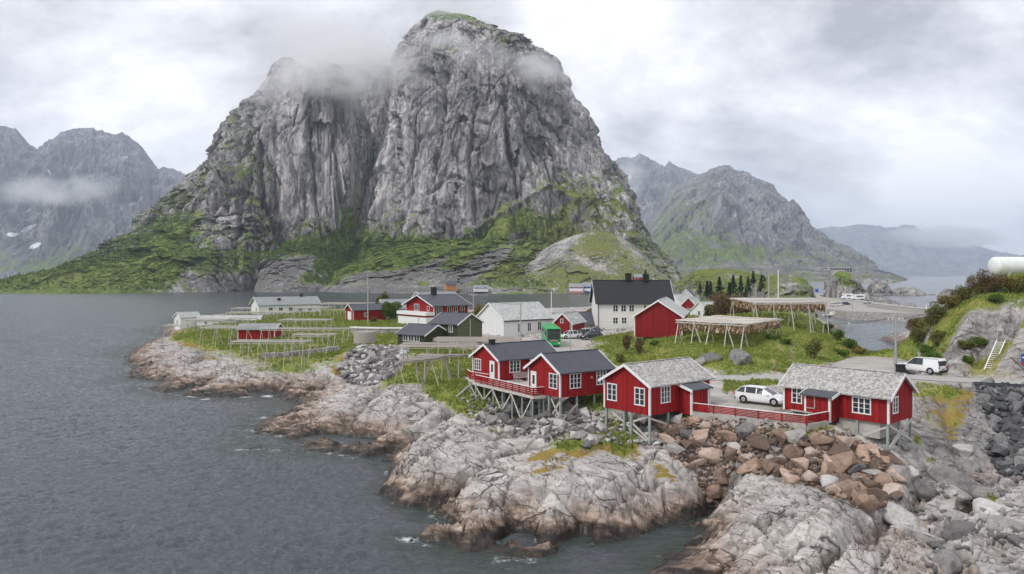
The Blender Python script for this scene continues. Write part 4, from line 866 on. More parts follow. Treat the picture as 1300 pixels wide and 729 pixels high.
MT = dict(
    red=mat_boards('red_boards', (.31, .013, .015), .21, .26, weather=.4), red_dark=mat_boards('dark_red_boards', (.27, .016, .018)), white_b=mat_boards('white_boards', (.80, .80, .79), .2, .05, weather=.1),
    white_h=mat_boards('white_clapboard', (.80, .79, .74), .22, .05, True, .1), green=mat_boards('green_boards', (.050, .062, .036), .18, .12, True, .1), green2=mat_boards('green_gable_boards', (.115, .13, .075), .18, .1, True, .1),
    orange=mat_boards('orange_boards', (.55, .22, .05)), pink=mat_boards('pink_boards', (.60, .22, .22)), blue=mat_boards('blue_boards', (.05, .12, .36)), grey_b=mat_boards('grey_boards', (.42, .42, .42)),
    white=simple('white_paint', (.80, .80, .79), .5, .35, nz=.05), slate=mat_sheet_roof('dark_slate_roof', (.070, .076, .092)), black_roof=mat_sheet_roof('black_tile_roof', (.022, .023, .027), .45),
    scales=mat_slates('scale_slates', ((.20, .195, .18), (.34, .33, .31), (.52, .505, .48))), pale_roof=mat_slates('pale_slates', ((.30, .31, .30), (.42, .43, .42), (.52, .53, .52)), .5, .4, 1.8),
    grey_roof=mat_sheet_roof('grey_sheet_roof', (.25, .265, .275)), stilt=simple('pale_green_timber', (.30, .36, .33), .8, .2, nz=.25), pole=simple('bleached_wood', (.54, .51, .47), .85, .2, nz=.25, ns=6),
    grey_pole=simple('grey_pole_wood', (.47, .445, .41), .9, .15, nz=.35, ns=5), old=simple('weathered_wood', (.40, .36, .33), .9, .15, nz=.35, ns=9, bump=.4), brown=simple('brown_wood', (.10, .07, .05), .85, .2, nz=.3, ns=5), concrete=simple('concrete', (.42, .40, .37), .9, .2, nz=.2, ns=2, bump=.3),
    black=simple('black_metal', (.012, .012, .013), .5, .4), steel=simple('galvanised_steel', (.42, .43, .44), .45, .5, .6, nz=.1), glass=simple('window_glass', (.035, .042, .05), .06, .6, nz=.3, ns=.7),
    rubber=simple('tyre_rubber', (.015, .015, .015), .8, .2), car_white=simple('white_car_paint', (.80, .81, .82), .22, .6), car_grey=simple('grey_car_paint', (.16, .17, .18), .25, .6), car_dark=simple('dark_car_paint', (.03, .035, .05), .25, .6), bus_green=simple('green_bus_paint', (.012, .36, .09), .3, .5),
    bus_dark=simple('dark_green_bus_paint', (.01, .16, .05), .35, .5), lamp=simple('lamp_glass', (.85, .85, .80), .15, .6), red_lamp=simple('red_lamp_glass', (.5, .01, .01), .2, .6), tank=simple('tank_paint', (.74, .77, .76), .4, .4, nz=.08, ns=1),
    blue_sign=simple('blue_sign_paint', (.02, .10, .45), .4, .4), sign_red=simple('red_sign_paint', (.55, .02, .03), .4, .4), pinkish=simple('pale_pink_lettering', (.62, .25, .30), .5, .3), fish=simple('dried_fish', (.20, .13, .08), .8, .2, nz=.8, ns=2.2, bump=.5), fish_pale=simple('pale_dried_fish', (.52, .40, .28), .8, .2, nz=.45, ns=3, bump=.5),
    bin=simple('bin_plastic', (.02, .022, .022), .6, .3), copper=simple('yellow_lamp_housing', (.60, .42, .15), .5, .4), hull=simple('boat_hull', (.70, .66, .58), .4, .4), teal=simple('teal_plate', (.02, .25, .18), .5, .3), wire=simple('cable', (.03, .03, .03), .7, .2), stone=simple('dry_stone', (.33, .32, .30), .9, .2, nz=.6, ns=2.6, bump=.8))

def window(root, face, u, z, w, h, cols, rows, L, W, wide=.09, mat='white', glass='glass', name='window'):
    """window on face F (y=0), B (y=W), G0 (x=0) or G1 (x=L); frame mesh with the glass as a child"""
    def T(a, d, zz):
        return {'F': (a, -d, zz), 'B': (a, W + d, zz), 'G0': (-d, a, zz), 'G1': (L + d, a, zz)}[face]
    def bx(mb, a0, a1, d0, d1, z0, z1):
        p, q = T(a0, d0, z0), T(a1, d1, z1)
        mb.box(min(p[0], q[0]), max(p[0], q[0]), min(p[1], q[1]), max(p[1], q[1]), z0, z1)
    m = MB(); x0, x1 = u - w / 2, u + w / 2; z0, z1 = z, z + h
    bx(m, x0 - .02, x1 + .02, .004, .07, z0 - wide, z0); bx(m, x0 - .02, x1 + .02, .004, .075, z1, z1 + wide)
    bx(m, x0 - .0, x0 + wide, .004, .06, z0, z1); bx(m, x1 - wide, x1, .004, .06, z0, z1)
    for i in range(1, cols):
        c = x0 + wide + (w - 2 * wide) * i / cols; bx(m, c - .045, c + .045, .004, .05, z0, z1)
    for i in range(1, rows):
        c = z0 + h * i / rows; bx(m, x0 + wide, x1 - wide, .004, .038, c - .018, c + .018)
    o = m.build(name, MT[mat], root)
    g = MB(); bx(g, x0 + wide, x1 - wide, .002, .022, z0, z1); g.build('pane', MT[glass], o)
    return o
def door(root, face, u, w, h, L, W, glass=True, mat='white', z=0.0):
    def T(a, d, zz): return {'F': (a, -d, zz), 'B': (a, W + d, zz), 'G0': (-d, a, zz), 'G1': (L + d, a, zz)}[face]
    def bx(mb, a0, a1, d0, d1, z0, z1):
        p, q = T(a0, d0, z0), T(a1, d1, z1); mb.box(min(p[0], q[0]), max(p[0], q[0]), min(p[1], q[1]), max(p[1], q[1]), z0, z1)
    m = MB(); bx(m, u - w / 2, u - w / 2 + .1, .004, .07, z, z + h); bx(m, u + w / 2 - .1, u + w / 2, .004, .07, z, z + h); bx(m, u - w / 2, u + w / 2, .004, .075, z + h, z + h + .1)
    bx(m, u - w / 2 + .1, u + w / 2 - .1, .004, .045, z, z + h)
    o = m.build('door', MT[mat], root)
    if glass:
        g = MB(); bx(g, u - w * .2, u + w * .2, .046, .055, z + h * .42, z + h * .86); g.build('pane', MT['glass'], o)
    k = MB(); bx(k, u + w * .26, u + w * .30, .046, .10, z + h * .46, z + h * .49); k.build('handle', MT['black'], o)
    return o
def gable_house(name, label, cat, org, ang, L, W, z0, hw, hr, wall='red', roof='slate', oe=.35, og=.3, trim='white', wins=(), doors=(), chim=(), group=None, base=.0, gable_wall=None,
                corner=True, thick=.12, ridge_cap=True, skirt=None, porch=None):
    root = empty(name, (org[0], org[1], z0), ang); tag(root, label, cat, group)
    mb = MB(); mb.extr([(0, 0, -base), (0, W, -base), (0, W, hw), (0, W / 2, hw + hr), (0, 0, hw)], (L, 0, 0)); wo = mb.build('wall', MT[wall], root)
    if gable_wall:
        g = MB(); g.extr([(-.03, .0, -base), (-.03, W, -base), (-.03, W, hw), (-.03, W / 2, hw + hr), (-.03, 0, hw)], (.026, 0, 0)); g.build('gable_cladding', MT[gable_wall], root)
    sl = hr / (W / 2); y0 = -oe; ze = hw - sl * oe; up = thick
    r = MB(); off = .012
    for sgn in (0, 1):
        f = (lambda y: y) if sgn == 0 else (lambda y: W - y)
        r.extr([(-og, f(y0), ze + off), (-og, f(W / 2), hw + hr + off), (-og, f(W / 2), hw + hr + up), (-og, f(y0), ze + up)], (L + 2 * og, 0, 0))
    ro = r.build('roof', MT[roof], root)
    if ridge_cap: MB().box(-og - .01, L + og + .01, W / 2 - .12, W / 2 + .12, hw + hr + up - .03, hw + hr + up + .03).build('ridge_cap', MT['white' if roof in ('scales',) and False else roof], ro)
    for k, x in enumerate((-og - .05, L + og)):
        for sgn in (0, 1):
            f = (lambda y: y) if sgn == 0 else (lambda y: W - y)
            b = MB(); b.extr([(x, f(y0 - .04), ze - .12), (x, f(W / 2), hw + hr - .10), (x, f(W / 2), hw + hr + up + .035), (x, f(y0 - .04), ze + up + .02)], (.05, 0, 0)); b.build('bargeboard', MT[trim], root)
    if corner:
        for x, y in ((0, 0), (L, 0), (0, W), (L, W)):
            c = MB(); sx = -1 if x == 0 else 1; sy = -1 if y == 0 else 1; w = .13
            xa, xb = sorted((x + sx * .03, x - sx * w)); ya, yb = sorted((y + sy * .03, y - sy * w))
            c.box(xa, xb, *sorted((y + sy * .03, y + sy * .004)), -base, hw - .02); c.box(*sorted((x + sx * .028, x + sx * .004)), ya, yb, -base, hw - .02)
            c.build('corner_board', MT[trim], root)
    for w in wins: window(root, *w[:7], L, W, *w[7:])
    for d in doors: door(root, *d, L=L, W=W) if isinstance(d, tuple) else None
    for (cx, cyy, s, h) in chim:
        c = MB(); zr = hw + hr - abs(cyy - W / 2) * sl; c.box(cx - s / 2, cx + s / 2, cyy - s / 2, cyy + s / 2, zr - .1, zr + h); co = c.build('chimney', MT['black'], ro)
        MB().box(cx - s / 2 - .06, cx + s / 2 + .06, cyy - s / 2 - .06, cyy + s / 2 + .06, zr + h, zr + h + .08).build('chimney_cap', MT['black'], co)
    return root
def lean_to(root, s0, s1, t, hin, hout, L, W, wall='red', roof='slate', trim='white', base=0.0, win=None):
    """porch that stands out from the front wall (y<0)"""
    p = MB().extr([(s0, -.004, -base), (s0, -t, -base), (s0, -t, hout), (s0, -.004, hin)], (s1 - s0, 0, 0)).build('porch', MT[wall], root)
    o = .3; sl = (hin - hout) / t
    MB().extr([(s0 - o, -.01, hin + .012), (s0 - o, -t - o, hout - sl * o + .012), (s0 - o, -t - o, hout - sl * o + .11), (s0 - o, -.01, hin + .11)], (s1 - s0 + 2 * o, 0, 0)).build('porch_roof', MT[roof], p)
    for x in (s0 - o - .05, s1 + o):
        MB().extr([(x, -.0, hin - .1), (x, -t - o - .03, hout - sl * o - .1), (x, -t - o - .03, hout - sl * o + .13), (x, -.0, hin + .13)], (.05, 0, 0)).build('bargeboard', MT[trim], p)
    for x in (s0, s1):
        sx = -1 if x == s0 else 1
        c = MB(); c.box(*sorted((x + sx * .03, x - sx * .13)), -t - .03, -t - .004, -base, hout - .02); c.box(*sorted((x + sx * .028, x + sx * .004)), -t - .03, -t + .13, -base, hout - .02); c.build('corner_board', MT[trim], p)
    return p
def local_to_world(root, x, y):
    a = root.rotation_euler[2]; return root.location.x + x * math.cos(a) - y * math.sin(a), root.location.y + x * math.sin(a) + y * math.cos(a)
def stilts(root, pts, braces=(), r=.085, zt=-.02, mat='stilt', depth=.5):
    bot = []
    for (x, y) in pts:
        wx, wy = local_to_world(root, x, y); zb = gz(wx, wy) - root.location.z - depth
        zb = min(zb, zt - .35); bot.append(zb)
        MB().box(x - r, x + r, y - r, y + r, zb, zt).build('stilt', MT[mat], root)
    for (i, j, fi, fj) in braces:
        a, b = pts[i], pts[j]; za = zt + (bot[i] + depth - zt) * fi; zb = zt + (bot[j] + depth - zt) * fj
        dx, dy = b[0] - a[0], b[1] - a[1]; n = math.hypot(dx, dy) or 1; ox, oy = -dy / n * (r + .045), dx / n * (r + .045)
        if i < j: ox, oy = -ox, -oy
        MB().bar((a[0] + ox, a[1] + oy, za), (b[0] + ox, b[1] + oy, zb), .07, .16).build('brace', MT['pole'], root)

# ------------------------------------------------------------------ plants
def rot_rand(rs, n):
    q = rs.normal(size=(n, 4)); q /= np.linalg.norm(q, axis=1)[:, None]; w, x, y, z = q.T
    return np.stack([np.stack([1 - 2 * (y * y + z * z), 2 * (x * y - z * w), 2 * (x * z + y * w)], -1), np.stack([2 * (x * y + z * w), 1 - 2 * (x * x + z * z), 2 * (y * z - x * w)], -1)], 1)
def leaf_quads(C, size, rs, asp=.6, flat=0.0):
    n = len(C); R = rot_rand(rs, n); a, b = R[:, 0], R[:, 1]
    if flat: a[:, 2] *= (1 - flat); b[:, 2] *= (1 - flat)
    s = (size * (0.6 + 0.8 * rs.rand(n)))[:, None]
    V = np.stack([C - a * s, C + b * s * asp, C + a * s, C - b * s * asp], 1).reshape(-1, 3)
    return V, np.arange(4 * n).reshape(-1, 4)
def mat_leaf(name, c0, c1, c2, sc=.8):
    t = NT(name); p = t.geo(); n = t.noise(p, sc, 4, .7); n2 = t.noise(p, sc * 6, 3, .7)
    c = t.ramp(t.math('ADD', t.math('MULTIPLY', n, .5), t.math('MULTIPLY', n2, .5)), [(.34, c0), (.5, c1), (.66, c2)])
    return t.done(c, .7, None, .2)
ML = dict(green=mat_leaf('bush_leaves', (.03, .06, .012), (.085, .15, .025), (.18, .25, .05)), olive=mat_leaf('olive_leaves', (.045, .052, .016), (.12, .125, .035), (.22, .21, .07)),
          rust=mat_leaf('rusty_leaves', (.055, .038, .022), (.14, .095, .045), (.25, .19, .085)), conifer=mat_leaf('conifer_needles', (.012, .026, .012), (.028, .052, .020), (.06, .09, .032)), yellow=mat_leaf('ochre_leaves', (.06, .05, .015), (.17, .14, .035), (.28, .24, .07)),
          hill=mat_leaf('hillside_leaves', (.030, .056, .014), (.085, .14, .028), (.17, .21, .05), .05), blade=mat_leaf('grass_blades', (.10, .15, .030), (.22, .28, .055), (.42, .37, .12), .45), bark=simple('bark', (.12, .095, .075), .9, .2, nz=.4, ns=5))
_rs = np.random.RandomState(5)
def bush(loc, w, h, kind='green', label='', cat='bush', group=None, n=900, leaf=.11, name='bush', seed=None, trunk=True):
    rs = np.random.RandomState(seed if seed is not None else _rs.randint(1 << 30)); root = empty(name, loc); tag(root, label, cat, group)
    k = max(5, int(6 + w * 1.5)); cc = []
    for i in range(k):
        a = rs.rand() * 6.28; r = w / 2 * .62 * math.sqrt(rs.rand()); z = h * (.30 + .45 * rs.rand()); cc.append((math.cos(a) * r, math.sin(a) * r, z, w * (.16 + .14 * rs.rand()), h * (.16 + .14 * rs.rand())))
    cc.append((0, 0, h * .45, w * .3, h * .35)); pts = []
    for (x, y, z, rr, rz) in cc:
        m = int(n / len(cc)); d = rs.normal(size=(m, 3)); d /= np.linalg.norm(d, axis=1)[:, None]; rad = (.55 + .5 * rs.rand(m))[:, None]
        pts.append(np.array([x, y, z]) + d * rad * np.array([rr, rr, rz]))
    C = np.concatenate(pts); C[:, 2] = np.maximum(C[:, 2], -.1)
    V, Q = leaf_quads(C, leaf, rs); link('crown', tri_mesh('crown', V, Q), ML[kind], root)
    m = MB()
    for (x, y, z, rr, rz) in cc[:7]: m.tube((x * .15, y * .15, -.3), (x * .9, y * .9, z), .05 + w * .008, .015, 5)
    m.build('trunk', ML['bark'], root)
    return root
def conifer(loc, h, w, label, group=None, n=900, kind='conifer'):
    rs = np.random.RandomState(_rs.randint(1 << 30)); root = empty('conifer_tree', loc); tag(root, label, 'tree', group)
    t = rs.rand(n) ** .75; a = rs.rand(n) * 6.283; ph = rs.rand() * 6; lay = .72 + .28 * np.cos(t * rs.uniform(22, 34) + 1.5 * np.sin(a * 2 + ph)) + .25 * np.sin(a * 3 + t * 9 + ph)
    r = (1 - t) * w / 2 * lay * (.35 + .65 * np.sqrt(rs.rand(n))) * (1 + .2 * np.sin(a * 4 + rs.rand() * 6)); z = h * (.08 + .92 * t) - r * .25
    C = np.stack([np.cos(a) * r, np.sin(a) * r, z], 1); V, Q = leaf_quads(C, w * .085, rs, .45, .4)
    link('crown', tri_mesh('crown', V, Q), ML[kind], root)
    MB().tube((0, 0, -.5), (0, 0, h * .96), h * .022, .02, 7).build('trunk', ML['bark'], root)
    return root
# ------------------------------------------------------------------ the four red cabins on stilts
GC = 'red cabins on stilts along the shore'
def cab(k): (o, a, l, w) = CAB[k]; return o, a, l, w
o, a, l, w = cab('A')
cA = gable_house('red_cabin', 'red cabin with dark slate roof, farthest back of the row, deck and bench before it', 'cabin', o, a, l, w, 6.1, 2.35, 1.45, 'red', 'slate',
    wins=[('G0', 4.2, .85, 1.35, 1.15, 3, 3), ('F', 2.2, .85, 1.5, 1.25, 3, 3)], doors=[('G0', 1.25, .95, 2.0)], chim=[(.9, 2.65, .55, .5)], group=GC)
lean_to(cA, 4.6, 6.8, 1.3, 2.15, 1.75, l, w)
stilts(cA, [(.2, .2), (.2, 2.6), (.2, 5.1), (3, .3), (3, 5.0), (5.8, .3)], [(0, 1, .1, .9)])
o, a, l, w = cab('B')
cB = gable_house('red_cabin', 'red cabin with dark slate roof and porch lamp, second from the left in the row', 'cabin', o, a, l, w, 6.15, 2.45, 1.5, 'red', 'slate',
    wins=[('G0', 1.05, .85, 1.3, 1.3, 2, 3), ('F', 1.85, .85, 1.4, 1.3, 3, 3), ('F', 5.15, .95, 1.3, 1.25, 3, 3)], doors=[('G0', 4.3, .95, 2.0)], group=GC)
lm = MB(); lm.bar((3.75, -.0, 1.75), (3.75, -.18, 1.8), .05); lm.tube((3.75, -.2, 1.62), (3.75, -.2, 1.84), .1, .06, 8); lm.build('wall_lamp', MT['copper'], cB)
MB().box(3.45, 3.52, -.045, -.004, 0, 2.3).build('batten', MT['red_dark'], cB)
stilts(cB, [(.2, .2), (.2, 2.0), (.2, 3.6), (.2, 5.1), (2.2, .2), (4.4, .2), (6.3, .2), (2.2, 3.0), (4.4, 3.0)], [(0, 1, .05, .98), (1, 0, .05, .98), (0, 4, .95, .4)])
o, a, l, w = cab('C')
cC = gable_house('red_cabin', 'red cabin with pale scale-slate roof and lean-to, left end of the board fence', 'cabin', o, a, l, w, 6.1, 2.55, 1.45, 'red', 'scales',
    wins=[('G0', 1.1, .8, 1.15, 1.35, 2, 3), ('G0', 4.3, .8, 1.15, 1.35, 2, 3), ('F', 2.0, .95, 1.25, 1.3, 3, 3)], group=GC)
pc = lean_to(cC, 3.9, 6.3, 1.3, 2.3, 1.95, l, w, base=.25)
stilts(cC, [(.15, .15), (.15, 2.2), (.15, 3.0), (.15, 5.15), (2.6, .2), (2.6, 5.0), (5.2, .2)], [(0, 3, .02, .85), (3, 0, .02, .98), (1, 0, .45, .9), (0, 4, .1, .8)])
o, a, l, w = cab('D')
cD = gable_house('red_cabin', 'long red cabin with pale scale-slate roof, farthest right, end of the board fence', 'cabin', o, a, l, w, 6.3, 2.15, 1.5, 'red', 'scales',
    wins=[('F', 1.25, .75, .95, 1.15, 2, 3), ('F', 6.7, .62, 1.5, 1.15, 3, 3), ('G1', 1.15, .8, 1.0, 1.15, 2, 3)], group=GC)
pd_ = lean_to(cD, 2.6, 4.75, 1.3, 2.05, 1.75, l, w, base=.3)
# darker red panel painted for the shade in the porch's window opening
wd_ = MB(); wd_.box(2.82, 3.42, -1.33, -1.304, .72, 1.6); wd_.build('recess_panel', MT['red_dark'], pd_)
fr = MB(); fr.box(2.78, 3.46, -1.345, -1.304, .64, .72); fr.box(3.42, 3.5, -1.345, -1.304, .72, 1.6); fr.build('recess_frame', MT['old'], pd_)
stilts(cD, [(8.65, .15), (8.65, 2.3), (8.65, 4.55), (6.3, .15), (6.3, 4.5), (7.6, 4.55)], [(0, 2, .05, .95), (2, 0, .05, .95), (0, 3, .1, .95), (1, 0, .3, .9)])
MB().box(4.75, 8.0, .25, 4.4, -1.3, -.012).build('foundation', MT['concrete'], cD)

# deck in front of the first two cabins
dk = empty('timber_deck', (0, 0, 0)); tag(dk, 'timber deck on stilts with red board railing before the two left cabins', 'deck')
DP = [(-5.3, 87.1), (-4.07, 82.3), (2.14, 73.0), (3.35, 73.6), (1.60, 75.98), (4.2, 78.3), (.9, 84.9), (-1.45, 83.35), (-4.65, 87.75)]
MB().extr([(x, y, 5.86) for x, y in DP], (0, 0, .2)).build('deck_floor', MT['old'], dk)
fa = MB(); fpts = [DP[0], DP[1], DP[2], DP[3]]
for p, q in zip(fpts[:-1], fpts[1:]): fa.bar((p[0] - .04, p[1] - .06, 5.93), (q[0] - .04, q[1] - .06, 5.93), .05, .24)
fa.build('fascia', MT['pole'], dk)
def railing(parent, pts, z, h=.85, nb=4, mat='red', cap='white', step=1.15, bw=.13):
    for p, q in zip(pts[:-1], pts[1:]):
        p = Vector(p); q = Vector(q); n = max(1, int((q - p).length / step)); m = MB(); zf = lambda v: v[2] if len(v) > 2 else z
        for i in range(nb):
            zz = .12 + (h - .24) * i / (nb - 1); m.bar((p.x, p.y, zf(p) + zz), (q.x, q.y, zf(q) + zz), .03, bw)
        for i in range(n + 1):
            c = p.lerp(q, i / n); d = (q - p).normalized(); m.box(c.x - .045 + d.y * .05, c.x + .045 + d.y * .05, c.y - .045 - d.x * .05, c.y + .045 - d.x * .05, zf(c) - .1, zf(c) + h - .02)
        r = m.build('railing', MT[mat], parent)
        MB().bar((p.x, p.y, zf(p) + h), (q.x, q.y, zf(q) + h), .13, .04).build('top_rail', MT[cap], r)
railing(dk, [(-4.0, 82.5, 6.08), (2.12, 73.15, 6.08), (3.25, 73.7, 6.08)], 6.08, .82, 4, 'red', 'pinkish' if False else 'white')
railing(dk, [(-5.2, 87.0, 6.08), (-4.75, 85.2, 6.08)], 6.08); railing(dk, [(-4.75, 85.2, 6.08), (-2.6, 82.6 + .0, 6.08)], 6.08)
_ds = [(-4.9, 86.0), (-4.0, 82.4), (-3.0, 80.9), (-2.0, 79.4), (-1.0, 77.9), (0.0, 76.4), (1.0, 74.9), (2.0, 73.3), (3.1, 73.7), (-2.6, 83.0), (-.8, 80.3), (1.0, 77.6), (.8, 82.0)]
_db = []
for (x, y) in _ds:
    zb = gz(x, y) - .4; _db.append(zb + .4); MB().box(x - .075, x + .075, y - .075, y + .075, min(zb, 5.3), 5.86).build('stilt', MT['stilt'], dk)
for i, j, fi, fj in ((1, 2, 0, 1), (3, 2, 0, 1), (3, 4, 0, 1), (5, 4, 0, 1), (5, 6, .0, 1), (7, 6, 0, 1), (0, 1, .1, .9)):
    za = 5.8 + (_db[i] - 5.8) * fi; zb = 5.8 + (_db[j] - 5.8) * fj
    MB().bar((_ds[i][0] - .08, _ds[i][1] - .1, za), (_ds[j][0] - .08, _ds[j][1] - .1, zb), .07, .13).build('brace', MT['pole'], dk)
MB().bar((-4.6, 84.5, 5.6), (-6.8, 82.2, gz(-6.8, 82.2)), .1, .12).build('brace', MT['pole'], dk)
# bench
bn = empty('wooden_bench', (-.35, 82.95, 6.07), math.atan2(.588, .808)); bn.location = (.15, 82.95, 6.07); tag(bn, 'grey slatted wooden bench on the deck against the farthest back cabin', 'bench')
m = MB()
for i in range(4): m.box(0, 1.9, -.5 + i * .12, -.41 + i * .12, .42, .45)
m.build('seat', MT['old'], bn); m = MB()
for i in range(4): m.bar((0, .0 + i * .03, .55 + i * .12), (1.9, .0 + i * .03, .55 + i * .12), .03, .09)
m.build('backrest', MT['old'], bn)
for x in (.1, 1.8):
    m = MB(); m.box(x - .04, x + .04, -.5, -.42, 0, .6); m.box(x - .04, x + .04, -.06, .0, 0, .95); m.box(x - .04, x + .04, -.5, .0, .6, .64); m.build('leg', MT['old'], bn)

# low board fence between cabins three and four
fn = empty('board_fence', (0, 0, 0)); tag(fn, 'low red board fence on a concrete kerb between the two slate-roofed cabins', 'fence')
FP = [(15.55, 64.4), (23.1, 58.7), (25.45, 60.35)]
railing(fn, [(x, y, 6.2) for x, y in FP], 6.2, .72, 5, 'red', 'white', 1.6, .085)
kb = MB()
for p, q in zip(FP[:-1], FP[1:]): kb.bar((p[0], p[1], 5.78), (q[0], q[1], 5.78), .28, .8)
kb.build('kerb', MT['concrete'], fn)
fn2 = empty('board_fence', (0, 0, 0)); tag(fn2, 'short red board fence joining the second and third cabins', 'fence')
railing(fn2, [(9.75, 74.4, 6.05), (11.1, 70.6, 6.05)], 6.05, .8, 5, 'red', 'white', 1.4, .12)
MB().bar((9.75, 74.4, 5.75), (11.1, 70.6, 5.75), .25, .6).build('kerb', MT['concrete'], fn2)
# bench against cabin four
b2 = empty('plank_bench', (21.2, 62.9, 6.25), math.atan2(-.75, .66)); b2.location = (23.2, 62.6, 6.2); tag(b2, 'low grey plank bench behind the fence by the long cabin', 'bench')
MB().box(0, 1.9, 0, .4, .38, .44).build('seat', MT['old'], b2)
for x in (.2, 1.6): MB().box(x, x + .08, .03, .37, 0, .38).build('leg', MT['old'], b2)
# ------------------------------------------------------------------ village buildings
def place(px, py, z):   # ground point under a photo position
    p = P(px, py, z); return p[0], p[1]
def house_px(name, label, cat, pc, pl, z0, L, W, hw, hr, flip=False, **kw):
    """near corner at photo px,py=pc; the direction of the long wall runs towards pl (px,py)"""
    a = place(*pc, z0); b = place(*pl, z0); ang = math.atan2(b[1] - a[1], b[0] - a[0])
    if flip:   # pc is the right end of the front wall, pl lies to its left
        ang += math.pi; d = Vector((math.cos(ang), math.sin(ang))); a = (a[0] - d.x * L, a[1] - d.y * L)
    return gable_house(name, label, cat, a, ang, L, W, z0, hw, hr, **kw)
# white warehouse
h = gable_house('warehouse', 'white wooden warehouse with pale slate roof beside the green bus', 'warehouse', (-1.65, 149), math.radians(35), 12.2, 10.2, 5.3, 3.5, 3.2, 'white_b', 'pale_roof', .3, .3, 'white', base=1.5,
    wins=[('F', 3.9, 1.0, .95, 1.6, 2, 2), ('F', 6.3, 1.1, .95, 1.6, 2, 2), ('F', 8.9, 1.2, .95, 1.6, 2, 2)])
MB().box(-.05, 12.2, -.40, -.34, 3.2, 3.4).build('gutter', MT['black'], h)
# small red gable house right of it, white side wing
a = place(706, 429, 5.4)
g = gable_house('boathouse', 'small red gabled boathouse between the white warehouse and parked cars', 'boathouse', (11.9, 148.5), math.radians(68), 9, 3.9, 5.3, 2.9, 1.9, 'red_dark', 'pale_roof', .3, .3, base=1)
window(g, 'G0', 2.1, 3.0, .6, .7, 1, 1, 9, 4.2)
gable_house('shed', 'white shed with pale roof behind the small red gabled boathouse', 'shed', (8.8, 157.5), math.radians(12), 5, 6, 5.0, 2.5, 2.0, 'white_b', 'pale_roof', base=1)
# dark roofed low house with white wall
d = gable_house('house', 'low white house with dark slate roof behind the parked cars', 'house', (14.2, 160), math.radians(4), 9.5, 9, 5.2, 2.0, 2.4, 'white_b', 'slate', .4, .3, base=1, wins=[('F', 3, .8, 1.1, 1.1, 2, 1), ('F', 7, .8, 1.1, 1.1, 2, 1)])
# big white house on the hill, black roof, two chimneys
a = place(765, 415, 7.0)
bh = gable_house('house', 'big white house with steep black roof and two black chimneys on the hill', 'house', (a[0] - 1.0, a[1]), math.radians(2), 15.6, 8.6, 7.0, 5.2, 4.4, 'white_h', 'black_roof', .5, .6, base=1.5,
    wins=[('F', 3.7, 3.2, 1.1, 1.3, 2, 2), ('F', 5.4, 3.2, 1.1, 1.3, 2, 2), ('F', 7.1, 3.2, 1.1, 1.3, 2, 2), ('F', 9.9, 3.2, .6, 1.3, 1, 1), ('F', 3.7, .7, 1.1, 1.2, 2, 2), ('F', 5.5, .7, 1.1, 1.2, 2, 2), ('F', 12.2, 3.2, 1.1, 1.3, 2, 2), ('F', 8.9, .7, 1.1, 1.2, 2, 2), ('G1', 4.3, 3.0, 1.2, 1.4, 2, 2)],
    chim=[(7.2, 4.3, 1.15, 1.5), (11.0, 4.3, 1.15, 1.3)])
MB().tube((.1, -.12, -.5), (.1, -.12, 5.0), .06, .06, 8).build('downpipe', MT['black'], bh)
# large red boathouse on the green hill
a = place(831, 434, 7.1); b = place(806, 425, 7.1)
rb = gable_house('boathouse', 'large red boathouse with pale roof on stilts beside the fish racks', 'boathouse', (26.4, 116), math.radians(74), 17, 7.4, 8.1, 3.3, 2.4, 'red_dark', 'pale_roof', .3, .35, 'white')
stilts(rb, [(.2, .2), (.2, 2.1), (.2, 4.1), (.2, 6.1), (.2, 7.2), (3, .2), (6, .2), (9, .2)], [(0, 1, .1, .9), (3, 4, .1, .9)], r=.1)
# green house: tall part and low wing
gh = gable_house('house', 'dark green house with grey roof, taller gabled part and low wing, beside the white warehouse', 'house', (-11.1, 136.5), math.radians(180 + 8), 1, 1, 5.2, 1, 1) if False else None
GA = math.radians(-12)
org = place(560, 437, 5.2)      # front right corner of the tall part
L_, W_ = 6.4, 7.2
GA = math.radians(-35); o2 = (-14.95, 136.6)
gh = gable_house('house', 'dark green house with grey roof and a low wing, left of the white warehouse', 'house', o2, GA, L_, W_, 5.2, 3.9, 1.7, 'green', 'slate', .4, .35, 'white', base=1.2,
    wins=[('F', 1.6, 2.45, .9, 1.1, 2, 1), ('F', 4.9, 2.45, .9, 1.1, 2, 1), ('F', 5.2, .3, .9, 1.0, 2, 1)], chim=[(4.2, 4.0, .7, .5)], corner=False)
g2 = MB(); g2.extr([(L_ + .03, 0, -1.2), (L_ + .03, W_, -1.2), (L_ + .03, W_, 3.9), (L_ + .03, W_ / 2, 5.55), (L_ + .03, 0, 3.9)], (.02, 0, 0)); g2.build('gable_cladding', MT['green2'], gh)
MB().box(L_ + .05, L_ + .09, W_ / 2 - .05, W_ / 2 + .05, -.6, 4.6).build('downpipe', MT['white'], gh)
o3 = local_to_world(gh, -6.6, -2.2)
wg = gable_house('wing', None, None, (0, 0), 0, 6.4, 6.4, 0, 2.2, 1.5, 'green', 'slate', .4, .35, 'white', base=1.2, wins=[('F', 1.9, 1.0, 1.2, 1.2, 2, 1), ('F', 3.2, 1.0, 1.2, 1.2, 2, 1), ('F', 4.6, 1.0, 1.2, 1.2, 2, 1)], corner=False)
def graft(w, parent, x, y):
    """move the meshes of an auxiliary volume under its house as parts"""
    for ch in list(w.children):
        ch.parent = parent; ch.location = (x, y, 0)
    bpy.data.objects.remove(w)
graft(wg, gh, -2.9, -5.4)
